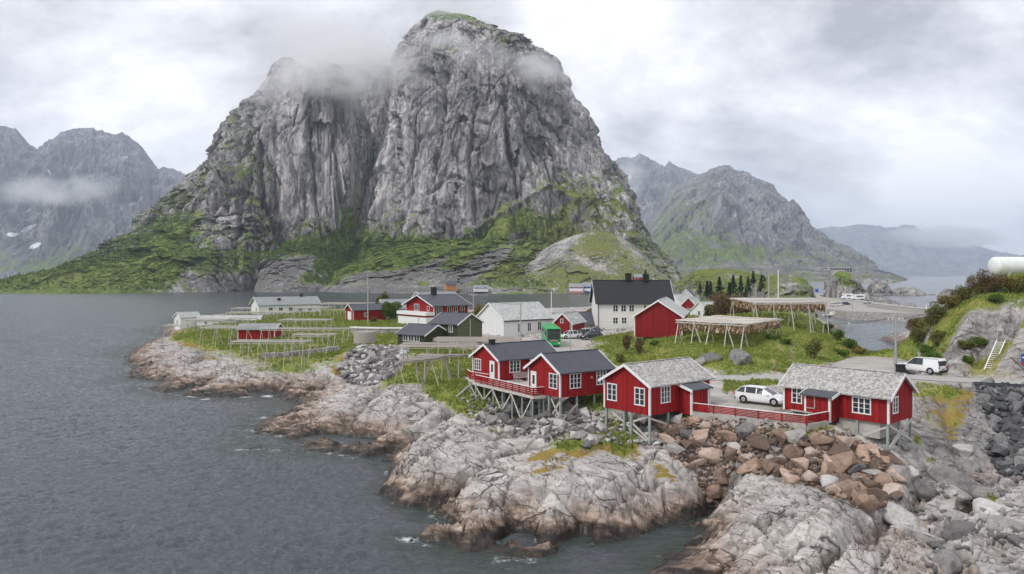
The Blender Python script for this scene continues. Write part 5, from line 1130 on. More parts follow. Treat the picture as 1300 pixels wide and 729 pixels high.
# red house with white garage and balcony
RA = math.radians(12); 
rh = gable_house('house', 'red house with grey roof, white balcony and white garage front, behind the green house', 'house', (-19.0, 182), math.radians(40), 10.4, 12.6, 5.4, 5.0, 2.3, 'red', 'slate', .8, .9, 'white', base=1,
    wins=[('F', 1.5, 2.9, 1.8, 1.6, 3, 1), ('F', 4.6, 3.2, 1.3, 1.3, 2, 1), ('F', 6.4, 3.2, 1.3, 1.3, 2, 1), ('F', 8.6, 3.2, 1.2, 1.3, 2, 1), ('F', 2.0, .5, 1.4, 1.3, 2, 1), ('F', 5.5, .5, 1.4, 1.3, 2, 1), ('G0', 7.6, 3.5, 2.2, 1.5, 3, 1), ('G0', 2.4, 3.6, 1.0, 1.0, 1, 1)],
    chim=[(4.2, 6.3, 1.1, 1.9)])
MB().box(-2.6, -.01, -.4, 13.0, 2.5, 3.3).build('balcony', MT['white'], rh)
MB().box(-2.4, -.012, -.2, 12.8, 2.1, 2.48).build('balcony_beam', MT['red'], rh)
gg = MB().box(-2.3, -.014, -.2, 12.8, -1, 2.08).build('garage', MT['white'], rh)
MB().box(-2.36, -2.31, 3.1, 3.25, -.5, 2.0).build('downpipe', MT['old'], gg)
gable_house('house', 'white house with pale gable end just behind the red house', 'house', (-23.5, 206), math.radians(40), 12, 9, 5.2, 4.6, 3.2, 'white_b', 'grey_roof', .5, .5, base=1, wins=[('G0', 4.4, 4.0, 1.1, 1.3, 2, 1), ('G0', 2.2, 1.0, 1.1, 1.3, 2, 1), ('F', 3, 2.2, 1.2, 1.3, 2, 1)])
gable_house('house', 'pale house with grey roof, half hidden by the bush beside the red house', 'house', (-36.5, 213), math.radians(20), 9, 8, 5.2, 3.0, 2.4, 'white_b', 'grey_roof', .4, .4, base=1, wins=[('F', 3, 1.0, 1.1, 1.3, 2, 1)])
# little red garage with white door
oG = place(466, 409, 5.4)
gr = gable_house('garage', 'small red garage with white door and grey roof on the lawn', 'garage', (oG[0] - 4.5, oG[1] + 4), math.radians(30), 9.5, 6.4, 5.35, 3.0, 1.4, 'red', 'slate', .4, .4, base=1, wins=[('F', 3.5, 1.2, 1.0, .9, 2, 1)])
gm = MB(); gm.box(-.07, -.004, 1.4, 4.6, 0, 2.5); gm.build('garage_door', MT['white'], gr)
# red shed among the racks, lean roof
oS = place(352, 432, 4.3); 
rs_ = gable_house('shed', 'low red shed with grey pent roof among the bare drying racks', 'shed', (oS[0] - 8.2, oS[1]), math.radians(2), 7.6, 6.0, 4.2, 2.3, 1.0, 'red', 'grey_roof', .3, .3, base=1, corner=True)
# white hall far out on the point
oW = place(342, 399, 4.0)
wh = gable_house('hall', 'long white hall with pale grey roof far out on the point', 'hall', (oW[0] - 1, oW[1] - 8), math.radians(33), 21, 10, 4.0, 3.6, 2.4, 'white_b', 'grey_roof', .6, .6, base=1.5, wins=[('F', 4 + 3.4 * i, 1.3, 1.4, 1.2, 2, 1) for i in range(5)] + [('G0', 3, 1.2, 1.2, 1.3, 2, 1)], chim=[(16, 5, .9, 1.0), (7.5, 2.6, .9, .8)])
gable_house('cottage', 'tiny white gabled cottage at the outer tip of the point', 'cottage', (-97.0, 219), math.radians(52), 6, 3.6, 2.6, 2.7, 1.4, 'white_b', 'pale_roof', .3, .3, base=1.2, wins=[('G0', 1.8, .9, .8, .9, 2, 1)])
gable_house('shed', 'low white shed with pale roof beside the tiny gabled cottage', 'shed', (-93.0, 221), math.radians(3), 18.0, 5, 2.5, 1.9, 1.2, 'white_b', 'pale_roof', .3, .3, base=1.2, wins=[('F', 2.5, .7, .9, .7, 2, 1), ('F', 11.5, .7, .9, .7, 2, 1)])
# village behind the hill
V_ = [('white house with pale roof and red gable beside it, in the village dip', (51.5, 226), 40, 8, 7, 5.5, 3.2, 3.0, 'white_b', 'pale_roof'),
      ('small red gabled house in the village dip behind the boathouse', (52.6, 214), 62, 8, 4.2, 5.8, 3.2, 2.2, 'red_dark', 'pale_roof'),
      ('white gabled cottage nearest the rusty bush', (53.8, 205), 35, 8, 6.5, 5.4, 2.2, 2.6, 'white_b', 'pale_roof'),
      ('white house with small tower gable, back of the village dip', (58, 236), 70, 9, 6, 5.5, 4.4, 3.2, 'white_b', 'slate'),
      ('pale house with grey roof partly behind the rusty bush', (63.0, 224), 10, 9, 7, 5.5, 3.0, 2.2, 'white_b', 'grey_roof')]
for lb, o_, an, L1, W1, z1, hw1, hr1, wl, rf in V_:
    gable_house('house', lb, 'house', o_, math.radians(an), L1, W1, z1, hw1, hr1, wl, rf, .3, .3, base=3, wins=[('G0', W1 / 2, 1.2, 1.0, 1.1, 2, 1), ('F', 2.5, 1.0, 1.0, 1.1, 2, 1)])
# houses across the bay, on the foot of the mountain
for lb, (px, D), an, L1, W1, z1, hw1, hr1, wl, rf, gw in [
      ('orange house with purple-grey roof across the bay', (566, 686), 12, 10, 9, 3.2, 5, 3, 'orange', 'slate', ''), ('grey-green roofed white cottage across the bay', (602, 684), 8, 13, 8, 3.2, 2.0, 2.6, 'white_b', 'grey_roof', ''),
      ('pink-red wharf building across the bay', (723, 672), -4, 12, 10, 2.6, 3.8, 3, 'pink', 'grey_roof', ''), ('blue and white wharf building across the bay', (741, 674), -4, 22, 11, 2.6, 4.2, 3.6, 'blue', 'grey_roof', ''),
      ('red house on the far slope above the black roof', (806, 702), 6, 11, 8, 11, 4, 3, 'red', 'grey_roof', '')]:
    x = (px - 650) / F * D; hh = gable_house('house', lb, 'house', (x, D), math.radians(an), L1, W1, z1, hw1, hr1, wl, rf, .4, .4, base=1.5, wins=[('F', 3, 1.5, 1.4, 1.5, 2, 1), ('F', L1 - 3, 1.5, 1.4, 1.5, 2, 1)])
    if wl == 'blue': MB().box(0, 14, -.05, -.01, 0, 2.4).build('white_boarding', MT['white'], hh)
    if wl == 'pink': MB().box(0, 12, -.05, -.01, 0, 2.4).build('white_boarding', MT['white'], hh)
# boat shed at the strait, right of the green hill
gable_house('boathouse', 'small dark-roofed boathouse by the strait below the green hill', 'boathouse', (54.6, 118.5), math.radians(-35), 4, 3.2, 2.6, 2.0, 1.1, 'grey_b', 'slate', .2, .2, base=3)

# tank on the hill top
tk = empty('storage_tank', (76.2, 118, 17.2), math.radians(4)); tag(tk, 'long white horizontal storage tank on the hill behind rusty bushes', 'tank')
bm = bmesh.new(); bmesh.ops.create_cone(bm, cap_ends=False, segments=32, radius1=1.5, radius2=1.5, depth=9)
bmesh.ops.create_uvsphere(bm, u_segments=32, v_segments=12, radius=1.5, matrix=Matrix.Diagonal((1, 1, .45, 1)) @ Matrix.Identity(4))
me = bpy.data.meshes.new('shell'); 
for v in bm.verts:
    if abs(v.co.z) < .68 and abs(math.hypot(v.co.x, v.co.y)) < 1.5001 and abs(v.co.z) < 4.4 and v.index >= 64: v.co.z += 4.5 if v.co.z > 0 else -4.5
for v in bm.verts: v.co = Vector((v.co.z + 4.5, v.co.y, v.co.x + 2.0))
bm.to_mesh(me); bm.free(); [setattr(p, 'use_smooth', True) for p in me.polygons]; link('shell', me, MT['tank'], tk)
for x in (1.2, 7.6): MB().box(x, x + .5, -1.2, 1.2, -.8, 1.1).build('cradle', MT['concrete'], tk)
MB().tube((4.5, 0, 3.4), (4.5, 0, 3.8), .25, .25, 10).build('hatch', MT['steel'], tk)

# tub / water tank beside the riprap
tb = empty('wooden_tank', (*place(463, 438, 4.9), 4.9)); tag(tb, 'round grey wooden tank beside the grey rubble slope', 'tank')
m = MB()
for i in range(20):
    a0 = i * math.pi / 10; m.box(0, 0, 0, 0, 0, 0) if False else None
    c, s = math.cos(a0), math.sin(a0); r = 2.0; m.extr([((r - .12) * c - .31 * -s * 1, (r - .12) * s - .31 * c, 0), ((r) * c + .31 * s, r * s - .31 * c, 0), (r * c - .31 * s, r * s + .31 * c, 0), ((r - .12) * c - .31 * s, (r - .12) * s + .31 * c, 0)], (0, 0, 2.5))
m.tube((0, 0, 0), (0, 0, 2.4), 1.9, 1.9, 20); m.build('shell', MT['old'], tb)
for z in (.5, 1.9): MB().tube((0, 0, z), (0, 0, z + .08), 2.05, 2.05, 20).build('hoop', MT['steel'], tb)
# concrete wall with white coping and the dry stone walls
def wall_line(name, label, pts, h, th, mat, cap=None, capm='white'):
    r = empty(name, (0, 0, 0)); tag(r, label, 'wall'); m = MB(); c = MB()
    for p, q in zip(pts[:-1], pts[1:]):
        m.bar((p[0], p[1], p[2] + h / 2 - .4), (q[0], q[1], q[2] + h / 2 - .4), th, h + .8)
        if cap: c.bar((p[0], p[1], p[2] + h + .02), (q[0], q[1], q[2] + h + .02), th + .3, cap)
    m.build('wall_body', mat, r)
    if cap: c.build('coping', MT[capm], r)
    return r
wall_line('garden_wall', 'stone wall with flat white coping below the lawn and red garage', [P(445, 424, 5.0), P(483, 425, 5.0), P(516, 425, 5.0)], 1.4, .6, MT['stone'], .3)
# ------------------------------------------------------------------ fish drying racks
GR = 'bare wooden drying racks on the point'
def rack(label, quad, ztop, nl, npole, group=None, mat='pole', r=.05, spread=1.1, leg_r=.065, dens=1.0, cross=5, seed=0, rail=True, name='drying_rack', legh=None):
    """quad: four plan points of the top, first to second is the long side"""
    rs = np.random.RandomState(seed + 100); q = [Vector((a[0], a[1])) for a in quad]
    root = empty(name, (q[0].x, q[0].y, 0)); tag(root, label, 'drying rack', group)
    lp = lambda v, z: (v.x - q[0].x, v.y - q[0].y, z)
    m = MB()
    for i in range(npole):
        t = i / (npole - 1) + rs.uniform(-.3, .3) / npole * 1.0; a = q[0].lerp(q[3], t); b = q[1].lerp(q[2], t + rs.uniform(-.02, .02)); d = (b - a).normalized()
        a2 = a - d * rs.uniform(.1, 1.0); b2 = b + d * rs.uniform(.1, 1.0); mid = a2.lerp(b2, rs.uniform(.35, .65)); zt = ztop + rs.uniform(-.05, .06)
        m.tube(lp(a2, zt), lp(mid, zt - .06), r, r * .8, 5, False); m.tube(lp(mid, zt - .06), lp(b2, zt + rs.uniform(-.08, .03)), r * .9, r * .6, 5, False)
    m.build('pole_layer', MT[mat], root)
    for j in range(cross):
        t = j / (cross - 1); a = q[0].lerp(q[1], t); b = q[3].lerp(q[2], t); d = (b - a).normalized()
        MB().tube(lp(a - d * .5, ztop - .16), lp(b + d * .5, ztop - .16), r * 1.4, r * 1.2, 6).build('beam', MT[mat], root)
    for (A, B) in ((q[0], q[1]), (q[3], q[2])):
        d = (B - A).normalized(); nrm = Vector((-d.y, d.x))
        if rail: MB().tube(lp(A - d * .4, ztop - .28), lp(B + d * .4, ztop - .28), r * 1.4, r * 1.2, 6).build('rail', MT[mat], root)
        for i in range(nl):
            t = i / (nl - 1) if nl > 1 else .5; c = A.lerp(B, t)
            dirs = ((nrm, 1), (nrm, -1)) if i % 2 == 0 else ((d, 1), (nrm, -.6))
            for v, s in dirs:
                f = c + v * s * spread * rs.uniform(.8, 1.15); zg = gz(f.x, f.y) - .3
                MB().tube(lp(f, zg), lp(c - v * s * .12, ztop - .1 + rs.uniform(0, .15)), leg_r * 1.15, leg_r * .8, 6).build('leg', MT[mat], root)
    return root
def rpx(x0, x1, py, D, zt, depth, ang=0.0):
    """top corner points: front edge from px x0 to x1 at height zt and depth D"""
    a = Vector(((x0 - 650) / F * D, D)); L = (x1 - x0) / F * D; d = Vector((math.cos(ang), math.sin(ang))); n = Vector((-d.y, d.x)); L = L / max(.5, math.cos(ang))
    return [a, a + d * L, a + d * L + n * depth, a + n * depth]
def zt_of(py, D): return CH - (py - HOR) * D / F
for k, (lb, x0, x1, py, D, dep, ang, nl, npo) in enumerate([
    ('bare drying rack directly left of the red shed', 256, 314, 416, 150, 7, 0, 4, 12),
    ('long bare drying rack in front of the red shed, on the rock edge', 293, 384, 434.5, 121, 5, .02, 5, 10),
    ('bare drying rack running right from the red shed front', 332, 436, 418, 142, 5, .02, 5, 12),
    ('bare drying rack between the red shed and the wooden tank', 372, 417, 425.5, 129, 5, 0, 3, 9),
    ('bare drying rack on the grass behind the red shed', 356, 413, 406.5, 172, 6, 0, 4, 9),
    ('bare drying rack before the low white shed on the tip', 237, 285, 406, 196, 6, .05, 4, 10),
    ('bare drying rack between the low white shed and the red shed', 283, 316, 405, 200, 6, 0, 3, 9),
    ('bare drying rack by the water left of the long white hall', 288, 327, 397, 243, 7, 0, 4, 9),
    ('bare drying rack farthest out behind the tip, over the fjord', 294, 330, 391.5, 262, 7, 0, 4, 8),
    ('tall bare drying rack standing before the long white hall', 330, 374, 396, 225, 7, .04, 5, 12),
    ('bare drying rack before the right end of the long white hall', 372, 412, 391, 226, 9, .04, 4, 10),
    ('high flat drying rack between the long white hall and red garage', 408, 474, 385.5, 222, 9, .0, 5, 12),
    ('small bare drying rack at the outermost tip beside the tiny cottage', 210, 229, 413, 205, 5, 0, 2, 7),
    ]):
    rack(lb, rpx(x0, x1, py, D, 0, dep, ang), zt_of(py, D), nl, npo, GR, seed=k, cross=4, mat='grey_pole', r=.034 if D < 160 else .048, leg_r=.05 if D < 160 else .065, spread=1.6)
# racks over the rubble slope and before the green house
n = 20
rack('weathered drying rack above the grey rubble, nearest the left cabin', [P(507, 459, 7.9)[:2], P(566, 452, 7.9)[:2], P(604, 449, 7.9)[:2], P(540, 449, 7.9)[:2]], 7.9, 4, 14, GR, 'old', seed=31, leg_r=.08, spread=1.3)
rack('weathered drying rack in front of the dark green house wing', rpx(512, 600, 440, 108, 0, 6, .05), zt_of(440, 108), 4, 16, GR, 'old', seed=32)
rack('wide weathered drying rack between the green house and the left cabins', rpx(556, 652, 434, 117, 0, 9, .08), zt_of(434, 117), 4, 22, GR, 'old', seed=33)

# the two racks hung with fish heads
GF = 'racks hung with drying fish heads'
def quad_px(pts, D, z): return [Vector(((px - 650) / F * d, d)) for px, d in zip(pts, D)]
def close_rack(label, quad, zt, nl, npole, seed, drop):
    rs = np.random.RandomState(seed); r = rack(label, quad, zt, nl, npole, GF, 'pole', .06, 1.2, .08, cross=7, seed=seed)
    q = [Vector((a[0], a[1])) for a in quad]; out = []
    for i in range(100000):
        if len(out) >= 1500: break
        u, v = rs.rand(2); 
        if i % 2: # along the visible edges
            e = rs.randint(4)
            if e == 0: v = rs.rand() * .05
            elif e == 1: u = 1 - rs.rand() * .05
            elif e == 2: v = 1 - rs.rand() * .05
            else: u = rs.rand() * .05
        a = q[0].lerp(q[1], u); b = q[3].lerp(q[2], u); c = a.lerp(b, v); out.append((c.x, c.y, zt - .25 - rs.rand() * drop, rs.rand() * 6.28, .8 + .5 * rs.rand(), min(v, u, 1 - u) ))
    return r, out
R1q = [(23.9, 107.6), (31.2, 100.6), (40.2, 112.6), (33.6, 121.0)]
R2q = [(42.6, 130.8), (55.8, 133.0), (63.4, 157.5), (45.6, 155.0)]
r1, f1_ = close_rack('fish rack hung with drying heads, nearer one beside the red boathouse', R1q, 11.3, 5, 46, 51, .5)
r2, f2_ = close_rack('fish rack hung with drying heads, farther one on the crest of the green hill', R2q, 13.0, 5, 50, 52, .75)
# one bunch of fish heads: a few wedge-shaped bodies on a cord
def fish_mesh(seed, mats):
    rs = np.random.RandomState(seed); m = MB()
    for k in range(5):
        a = rs.rand() * 6.28; x, y = .13 * math.cos(a), .13 * math.sin(a); z = -.12 * k; d = Vector((math.cos(a), math.sin(a), -.7 - rs.rand())).normalized(); p = Vector((x * .3, y * .3, z))
        s = .17 + .07 * rs.rand(); e = p + d * s * 1.6; n1 = Vector((-d.y, d.x, 0)).normalized() * s * .55; n2 = d.cross(n1).normalized() * s * .3
        m.poly([p, p + d * s + n1, p + d * s + n2, p + d * s - n1, p + d * s - n2, e], [(0, 2, 1), (0, 3, 2), (0, 4, 3), (0, 1, 4), (5, 1, 2), (5, 2, 3), (5, 3, 4), (5, 4, 1)])
    m.tube((0, 0, .25), (0, 0, -.4), .012, .012, 4); me = bpy.data.meshes.new('fish_bundle'); me.from_pydata(m.v, [], m.f); me.materials.append(mats); return me
FM = [fish_mesh(1, MT['fish']), fish_mesh(2, MT['fish_pale']), fish_mesh(3, MT['fish'])]
for lst, lb, grp, nind in ((f1_, 'bunch of dried fish heads hanging under the nearer rack by the boathouse', 'fish head bunches under the nearer rack', 130), (f2_, 'bunch of dried fish heads hanging under the farther rack on the crest', 'fish head bunches under the farther rack', 130)):
    lst.sort(key=lambda t: t[1] + t[5] * 60); V = []; Fq = []
    for i, (x, y, z, a, s, _e) in enumerate(lst):
        if i < nind:
            o = bpy.data.objects.new('fish_bundle', FM[i % 3]); COL.objects.link(o); o.location = (x, y, z); o.rotation_euler = (0, 0, a); o.scale = (s, s, s); tag(o, lb, 'fish', grp)
    for j in range(2):
        allv = []; allf = []; base_ = 0; me0 = FM[j]; cv_ = np.array([v.co[:] for v in me0.vertices]); fc_ = [tuple(p.vertices) for p in me0.polygons]
        for (x, y, z, a, s, _e) in lst[nind + j::2]:
            c, s_ = math.cos(a), math.sin(a); R = np.array([[c, -s_, 0], [s_, c, 0], [0, 0, 1]]); allv.append(cv_ @ R.T * s + (x, y, z)); allf += [tuple(i2 + base_ for i2 in f) for f in fc_]; base_ += len(cv_)
        me = bpy.data.meshes.new('dried_fish'); me.from_pydata(np.concatenate(allv).tolist(), [], allf); tag(link('dried_fish', me, MT['fish_pale'] if j else MT['fish']), kind='stuff')
# ------------------------------------------------------------------ vehicles
def car(label, loc, rz, paint='car_white', L=4.4, Wd=1.82, H=1.55, kind='suv', cat='car', group=None, name='parked_car', plate='white'):
    """x runs forward; body lofted from side profile stations"""
    root = empty(name, loc, rz); tag(root, label, cat, group)
    if kind == 'pickup': # bonnet, double cab, covered bed
        st = [(-.5, .50, .95, .70, .80), (-.495, .36, 1.02, .86, .84), (-.30, .30, 1.04, .90, .9), (0, .30, 1.04, .92, .92), (.22, .30, 1.04, .92, .92), (.40, .32, .98, .90, .88), (.47, .36, .86, .82, .76), (.5, .46, .72, .66, .66)]
        gh_ = [(-.49, 1.03, 1.60, .80, .78), (-.46, 1.03, H + .18, .84, .74), (-.16, 1.03, H + .20, .86, .74), (-.15, 1.03, H + .16, .86, .72), (.08, 1.03, H + .14, .86, .70), (.235, 1.02, 1.05, .84, .80)]
    else:
        st = [(-.5, .48, .86, .60, .66), (-.49, .34, .98, .82, .80), (-.42, .26, 1.0, .90, .88), (-.2, .24, .97, .91, .90), (.1, .24, .95, .91, .90), (.28, .26, .92, .90, .86), (.42, .28, .82, .86, .76), (.48, .34, .70, .76, .64), (.5, .42, .62, .60, .54)]
        gh_ = [(-.485, .96, 1.02, .74, .70), (-.40, .97, H - .10, .80, .62), (-.28, .97, H - .01, .83, .64), (-.05, .96, H, .84, .64), (.08, .95, H - .06, .83, .62), (.28, .92, .93, .80, .74)]
    k = Wd / 1.84
    def loft(rows, ring, mat, nm):
        V = []; n = None
        for r in rows:
            rr = ring(r); n = len(rr); V += rr
        Fc = []
        for i in range(len(rows) - 1):
            for j in range(n - 1): Fc.append((i * n + j, i * n + j + 1, (i + 1) * n + j + 1, (i + 1) * n + j))
        Fc.append(tuple(range(n))); Fc.append(tuple(reversed(range((len(rows) - 1) * n, len(rows) * n))))
        for i in range(len(rows) - 1): Fc.append((i * n, (i + 1) * n, (i + 1) * n + n - 1, i * n + n - 1))
        return MB().poly(V, Fc).build(nm, MT[mat], root, smooth=False)
    ringb = lambda r: [(r[0] * L, y * k, z) for y, z in ((-r[3] * .93, r[1]), (-r[3], r[1] + .18), (-r[3] * 1.01, (r[1] + r[2]) / 2), (-r[4], r[2] - .03), (-r[4] * .8, r[2]), (r[4] * .8, r[2]), (r[4], r[2] - .03), (r[3] * 1.01, (r[1] + r[2]) / 2), (r[3], r[1] + .18), (r[3] * .93, r[1]))]
    b = loft(st, ringb, paint, 'body')
    ringg = lambda r: [(r[0] * L, y * k, z) for y, z in ((-r[3], r[1]), (-r[4], r[2] - .06), (-r[4] * .86, r[2]), (r[4] * .86, r[2]), (r[4], r[2] - .06), (r[3], r[1]))]
    g = loft(gh_, ringg, 'glass', 'window')
    # painted roof and pillars over the glass
    rf = [r for r in gh_ if r[2] > H - .16]; m = MB()
    for p, q in zip(rf[:-1], rf[1:]):
        m.poly([(p[0] * L, -p[4] * k * .97, p[2] + .005), (q[0] * L, -q[4] * k * .97, q[2] + .005), (q[0] * L, q[4] * k * .97, q[2] + .005), (p[0] * L, p[4] * k * .97, p[2] + .005), (p[0] * L, -p[4] * k * .97, p[2] + .035), (q[0] * L, -q[4] * k * .97, q[2] + .035), (q[0] * L, q[4] * k * .97, q[2] + .035), (p[0] * L, p[4] * k * .97, p[2] + .035)],
               [(0, 3, 2, 1), (4, 5, 6, 7), (0, 1, 5, 4), (1, 2, 6, 5), (2, 3, 7, 6), (3, 0, 4, 7)])
    m.build('roof', MT[paint], root)
    m = MB()
    for s in (-1, 1):
        for i, (p, q) in enumerate(((0, 1), (2, 2), (3, 3), (len(gh_) - 2, len(gh_) - 1))):
            a, c = gh_[p], gh_[q]
            if p == q: m.bar((a[0] * L, s * a[3] * k * 1.005, a[1]), (a[0] * L, s * a[4] * k * 1.02, a[2] - .04), .10, .035)
            else: m.bar((a[0] * L, s * a[3] * k * 1.0, a[1] + .01) if p == 0 else (a[0] * L, s * a[4] * k * 1.0, a[2] - .02), (c[0] * L, s * c[4] * k * 1.0, c[2] - .02) if p == 0 else (c[0] * L, s * c[3] * k, c[1]), .09, .06)
    m.build('pillar', MT[paint], root)
    if kind == 'pickup': # solid white canopy sides on the bed, dark side panes
        m = MB()
        for s in (-1, 1):
            m.poly([(-.485 * L, s * .865 * k, 1.0), (-.16 * L, s * .885 * k, 1.0), (-.16 * L, s * .77 * k, H + .17), (-.455 * L, s * .77 * k, H + .15), (-.485 * L, s * .83 * k, 1.0), (-.16 * L, s * .85 * k, 1.0), (-.16 * L, s * .74 * k, H + .17), (-.455 * L, s * .74 * k, H + .15)],
                   [(0, 1, 2, 3), (7, 6, 5, 4), (0, 4, 5, 1), (1, 5, 6, 2), (2, 6, 7, 3), (3, 7, 4, 0)])
        m.build('canopy', MT[paint], root)
    wr = .34 if kind != 'pickup' else .38
    for fx in (-.31, .31):
        for s in (-1, 1):
            w = MB(); w.tube((fx * L, s * (.80 * k), wr), (fx * L, s * (.93 * k), wr), wr, wr, 20); wo = w.build('wheel', MT['rubber'], root)
            r = MB(); r.tube((fx * L, s * (.931 * k), wr), (fx * L, s * (.945 * k), wr), wr * .62, wr * .55, 14); r.build('rim', MT['steel'], wo)
            a = MB(); n = 12; pts = [(fx * L + (wr + .05) * math.cos(math.pi * i / n), s * .915 * k, wr + (wr + .05) * math.sin(math.pi * i / n)) for i in range(n + 1)]
            pts2 = [(fx * L + (wr - .02) * math.cos(math.pi * i / n), s * .915 * k, wr + (wr - .02) * math.sin(math.pi * i / n)) for i in range(n, -1, -1)]
            a.extr(pts + pts2, (0, s * .022, 0)); a.build('wheel_arch', MT['black'], root)
    for s in (-1, 1):
        MB().box(.455 * L, .497 * L, *sorted((s * .50 * k, s * .80 * k)), .60, .74).build('headlight', MT['lamp'], root)
        MB().box(-.503 * L, -.488 * L, *sorted((s * .62 * k, s * .84 * k)), .72, .98).build('tail_light', MT['red_lamp'], root)
        MB().box(.17 * L, .21 * L, *sorted((s * .90 * k, s * 1.06 * k)), .92, 1.04).build('mirror', MT[paint], root)
    MB().box(.48 * L, .505 * L, -.45 * k, .45 * k, .36, .52).build('grille', MT['black'], root); MB().box(-.508 * L, -.47 * L, -.8 * k, .8 * k, .34, .52).build('bumper', MT['black'], root)
    MB().box(-.512 * L, -.509 * L, -.26, .26, .60, .71).build('number_plate', MT[plate], root)
    return root
x, y = P(967, 512, 6.27)[:2]
car('white crossover car parked on the gravel beside the long red cabin', (x, y, 6.27), math.radians(-38), L=4.45, H=1.46)
x, y = P(1169, 475, 6.34)[:2]
car('white pickup with covered bed on the road below the rock hill', (x + .6, y + 1.2, 6.36), math.radians(122), L=5.25, Wd=1.86, H=1.62, kind='pickup', cat='pickup truck', name='pickup_truck', plate='teal')
for px, py, rz, pt, lb in ((724, 430, 200, 'car_white', 'white car, leftmost of the cars parked by the dark-roofed house'), (734, 429, 190, 'car_dark', 'dark car between two white cars by the dark-roofed house'), (741, 427, 185, 'car_white', 'white car, third in the row by the dark-roofed house'),
                       (750, 431, 205, 'car_dark', 'dark blue car at the foot of the green slope'), (751, 426, 178, 'car_grey', 'grey car at the end of the row below the big white house')):
    x, y = P(px, py, 5.45)[:2]; car(lb, (x, y, 5.47), math.radians(rz), pt, group='cars parked by the dark-roofed house')
# bus
bx_, by_ = P(703, 441, 5.5)[:2]
bs = empty('bus', (bx_, by_, 5.47), math.radians(-88 + 0)); tag(bs, 'green coach coming down the street beside the white warehouse', 'bus')
def rounded(W, z0, z1, r=.28):
    return [(-W, z0), (W, z0), (W, z1 - r), (W - r * .35, z1 - r * .3), (W - r, z1), (-W + r, z1), (-W + r * .35, z1 - r * .3), (-W, z1 - r)]
def bus_sec(x, W, z0, z1): return [(x, a, b) for a, b in rounded(W, z0, z1)]
def loftm(secs, nm, mat, par):
    n = len(secs[0]); V = sum(secs, []); Fc = [tuple(range(n)), tuple(reversed(range((len(secs) - 1) * n, len(secs) * n)))]
    for i in range(len(secs) - 1):
        for j in range(n): Fc.append((i * n + j, i * n + (j + 1) % n, (i + 1) * n + (j + 1) % n, (i + 1) * n + j))
    return MB().poly(V, Fc).build(nm, MT[mat], par)
loftm([bus_sec(0, 1.16, .45, 3.2), bus_sec(-.25, 1.24, .35, 3.36), bus_sec(-11.6, 1.25, .35, 3.4), bus_sec(-11.9, 1.18, .5, 3.25)], 'body', 'bus_green', bs)
loftm([[(.03, -1.05, 1.42), (.03, 1.05, 1.42), (.03, 1.02, 2.75), (.03, -1.02, 2.75)], [(-.02, -1.1, 1.4), (-.02, 1.1, 1.4), (-.02, 1.06, 2.8), (-.02, -1.06, 2.8)]], 'windscreen', 'glass', bs)
MB().box(.0, .045, -1.12, 1.12, .92, 1.40).build('front_panel', MT['bus_dark'], bs); MB().box(.0, .05, -1.1, 1.1, 2.82, 3.12).build('destination_sign', MT['black'], bs)
pn = MB()
for i, (a, c) in enumerate(((-.62, -.45), (-.38, -.2), (-.13, .07), (.14, .3), (.38, .62))): pn.box(.046, .055, a, c, 1.05, 1.25)
pn.build('emblem_stripe', MT['pinkish'], bs)
MB().box(.02, .06, -1.14, 1.14, .40, .60).build('bumper', MT['bus_green'], bs)
for s in (-1, 1):
    MB().box(.0, .06, *sorted((s * .72, s * 1.05)), .66, .86).build('headlight', MT['lamp'], bs); m = MB(); m.bar((0, s * 1.2, 2.9), (.25, s * 1.42, 2.8), .05); m.box(.18, .3, *sorted((s * 1.34, s * 1.52)), 2.15, 2.75); m.build('mirror', MT['black'], bs)
    m = MB(); m.box(-11.0, -.9, *sorted((s * 1.245, s * 1.262)), 1.6, 2.7); m.build('side_window', MT['glass'], bs)
    for xx in (-2.6, -8.6): MB().tube((xx, s * 1.0, .5), (xx, s * 1.27, .5), .5, .5, 18).build('wheel', MT['rubber'], bs)
w = MB(); w.bar((.06, -.5, 1.45), (.06, .1, 2.3), .03); w.bar((.06, .45, 1.45), (.06, .95, 2.2), .03); w.build('wiper', MT['black'], bs)
# ------------------------------------------------------------------ knolls, islets, causeway beyond the village
M_ISL = mat_mountain('islet_rock', rock=((0.08, 0.08, 0.075), (0.25, 0.24, 0.225), (0.46, 0.44, 0.41)), s=6.0, bumpd=3.0)
stack('hill', 350, [(341, 902, 918), (343, 885, 940), (349, 872, 965), (358, 862, 985), (370, 852, 1000), (388, 845, 1010)], [(-6, 62), (3, 55), (12, 35), (18, 14), (21, 3)], 360, 130, M_ISL, S=.16, seed=21,
      vbase=.4, vz=(300, 400), veg=[(880, 352, 30, 10, .3), (950, 355, 30, 10, .3), (930, 350, 14, 5, -.5)], dry=[(900, 350, 60, 20, .5)])
stack('hill', 300, [(349, 986, 1004), (352, 968, 1018), (358, 958, 1028), (366, 950, 1033), (376, 944, 1035), (392, 938, 1038)], [(-6, 48), (2, 42), (9, 28), (14, 12), (17, 3)], 320, 120, M_ISL, S=.14, seed=22,
      vbase=.3, vz=(300, 400), veg=[(975, 362, 16, 8, .4), (1018, 356, 10, 4, .4), (1000, 362, 16, 6, -.4)], dry=[(980, 366, 30, 12, .6)])
stack('rock', 455, [(344, 1057, 1068), (347, 1053, 1080), (352, 1050, 1087), (360, 1048, 1094), (370, 1045, 1104), (379, 1043, 1110), (387, 1040, 1114)], [(-6, 34), (0, 30), (10, 20), (17, 10), (20, 3)], 300, 120, M_ISL, S=.14, seed=23, shear=1.0,
      vbase=.15, vz=(300, 400), veg=[(1068, 349, 14, 4, .8), (1078, 358, 12, 5, .6, 40), (1068, 360, 10, 5, .3)], slope=(.5, .95))
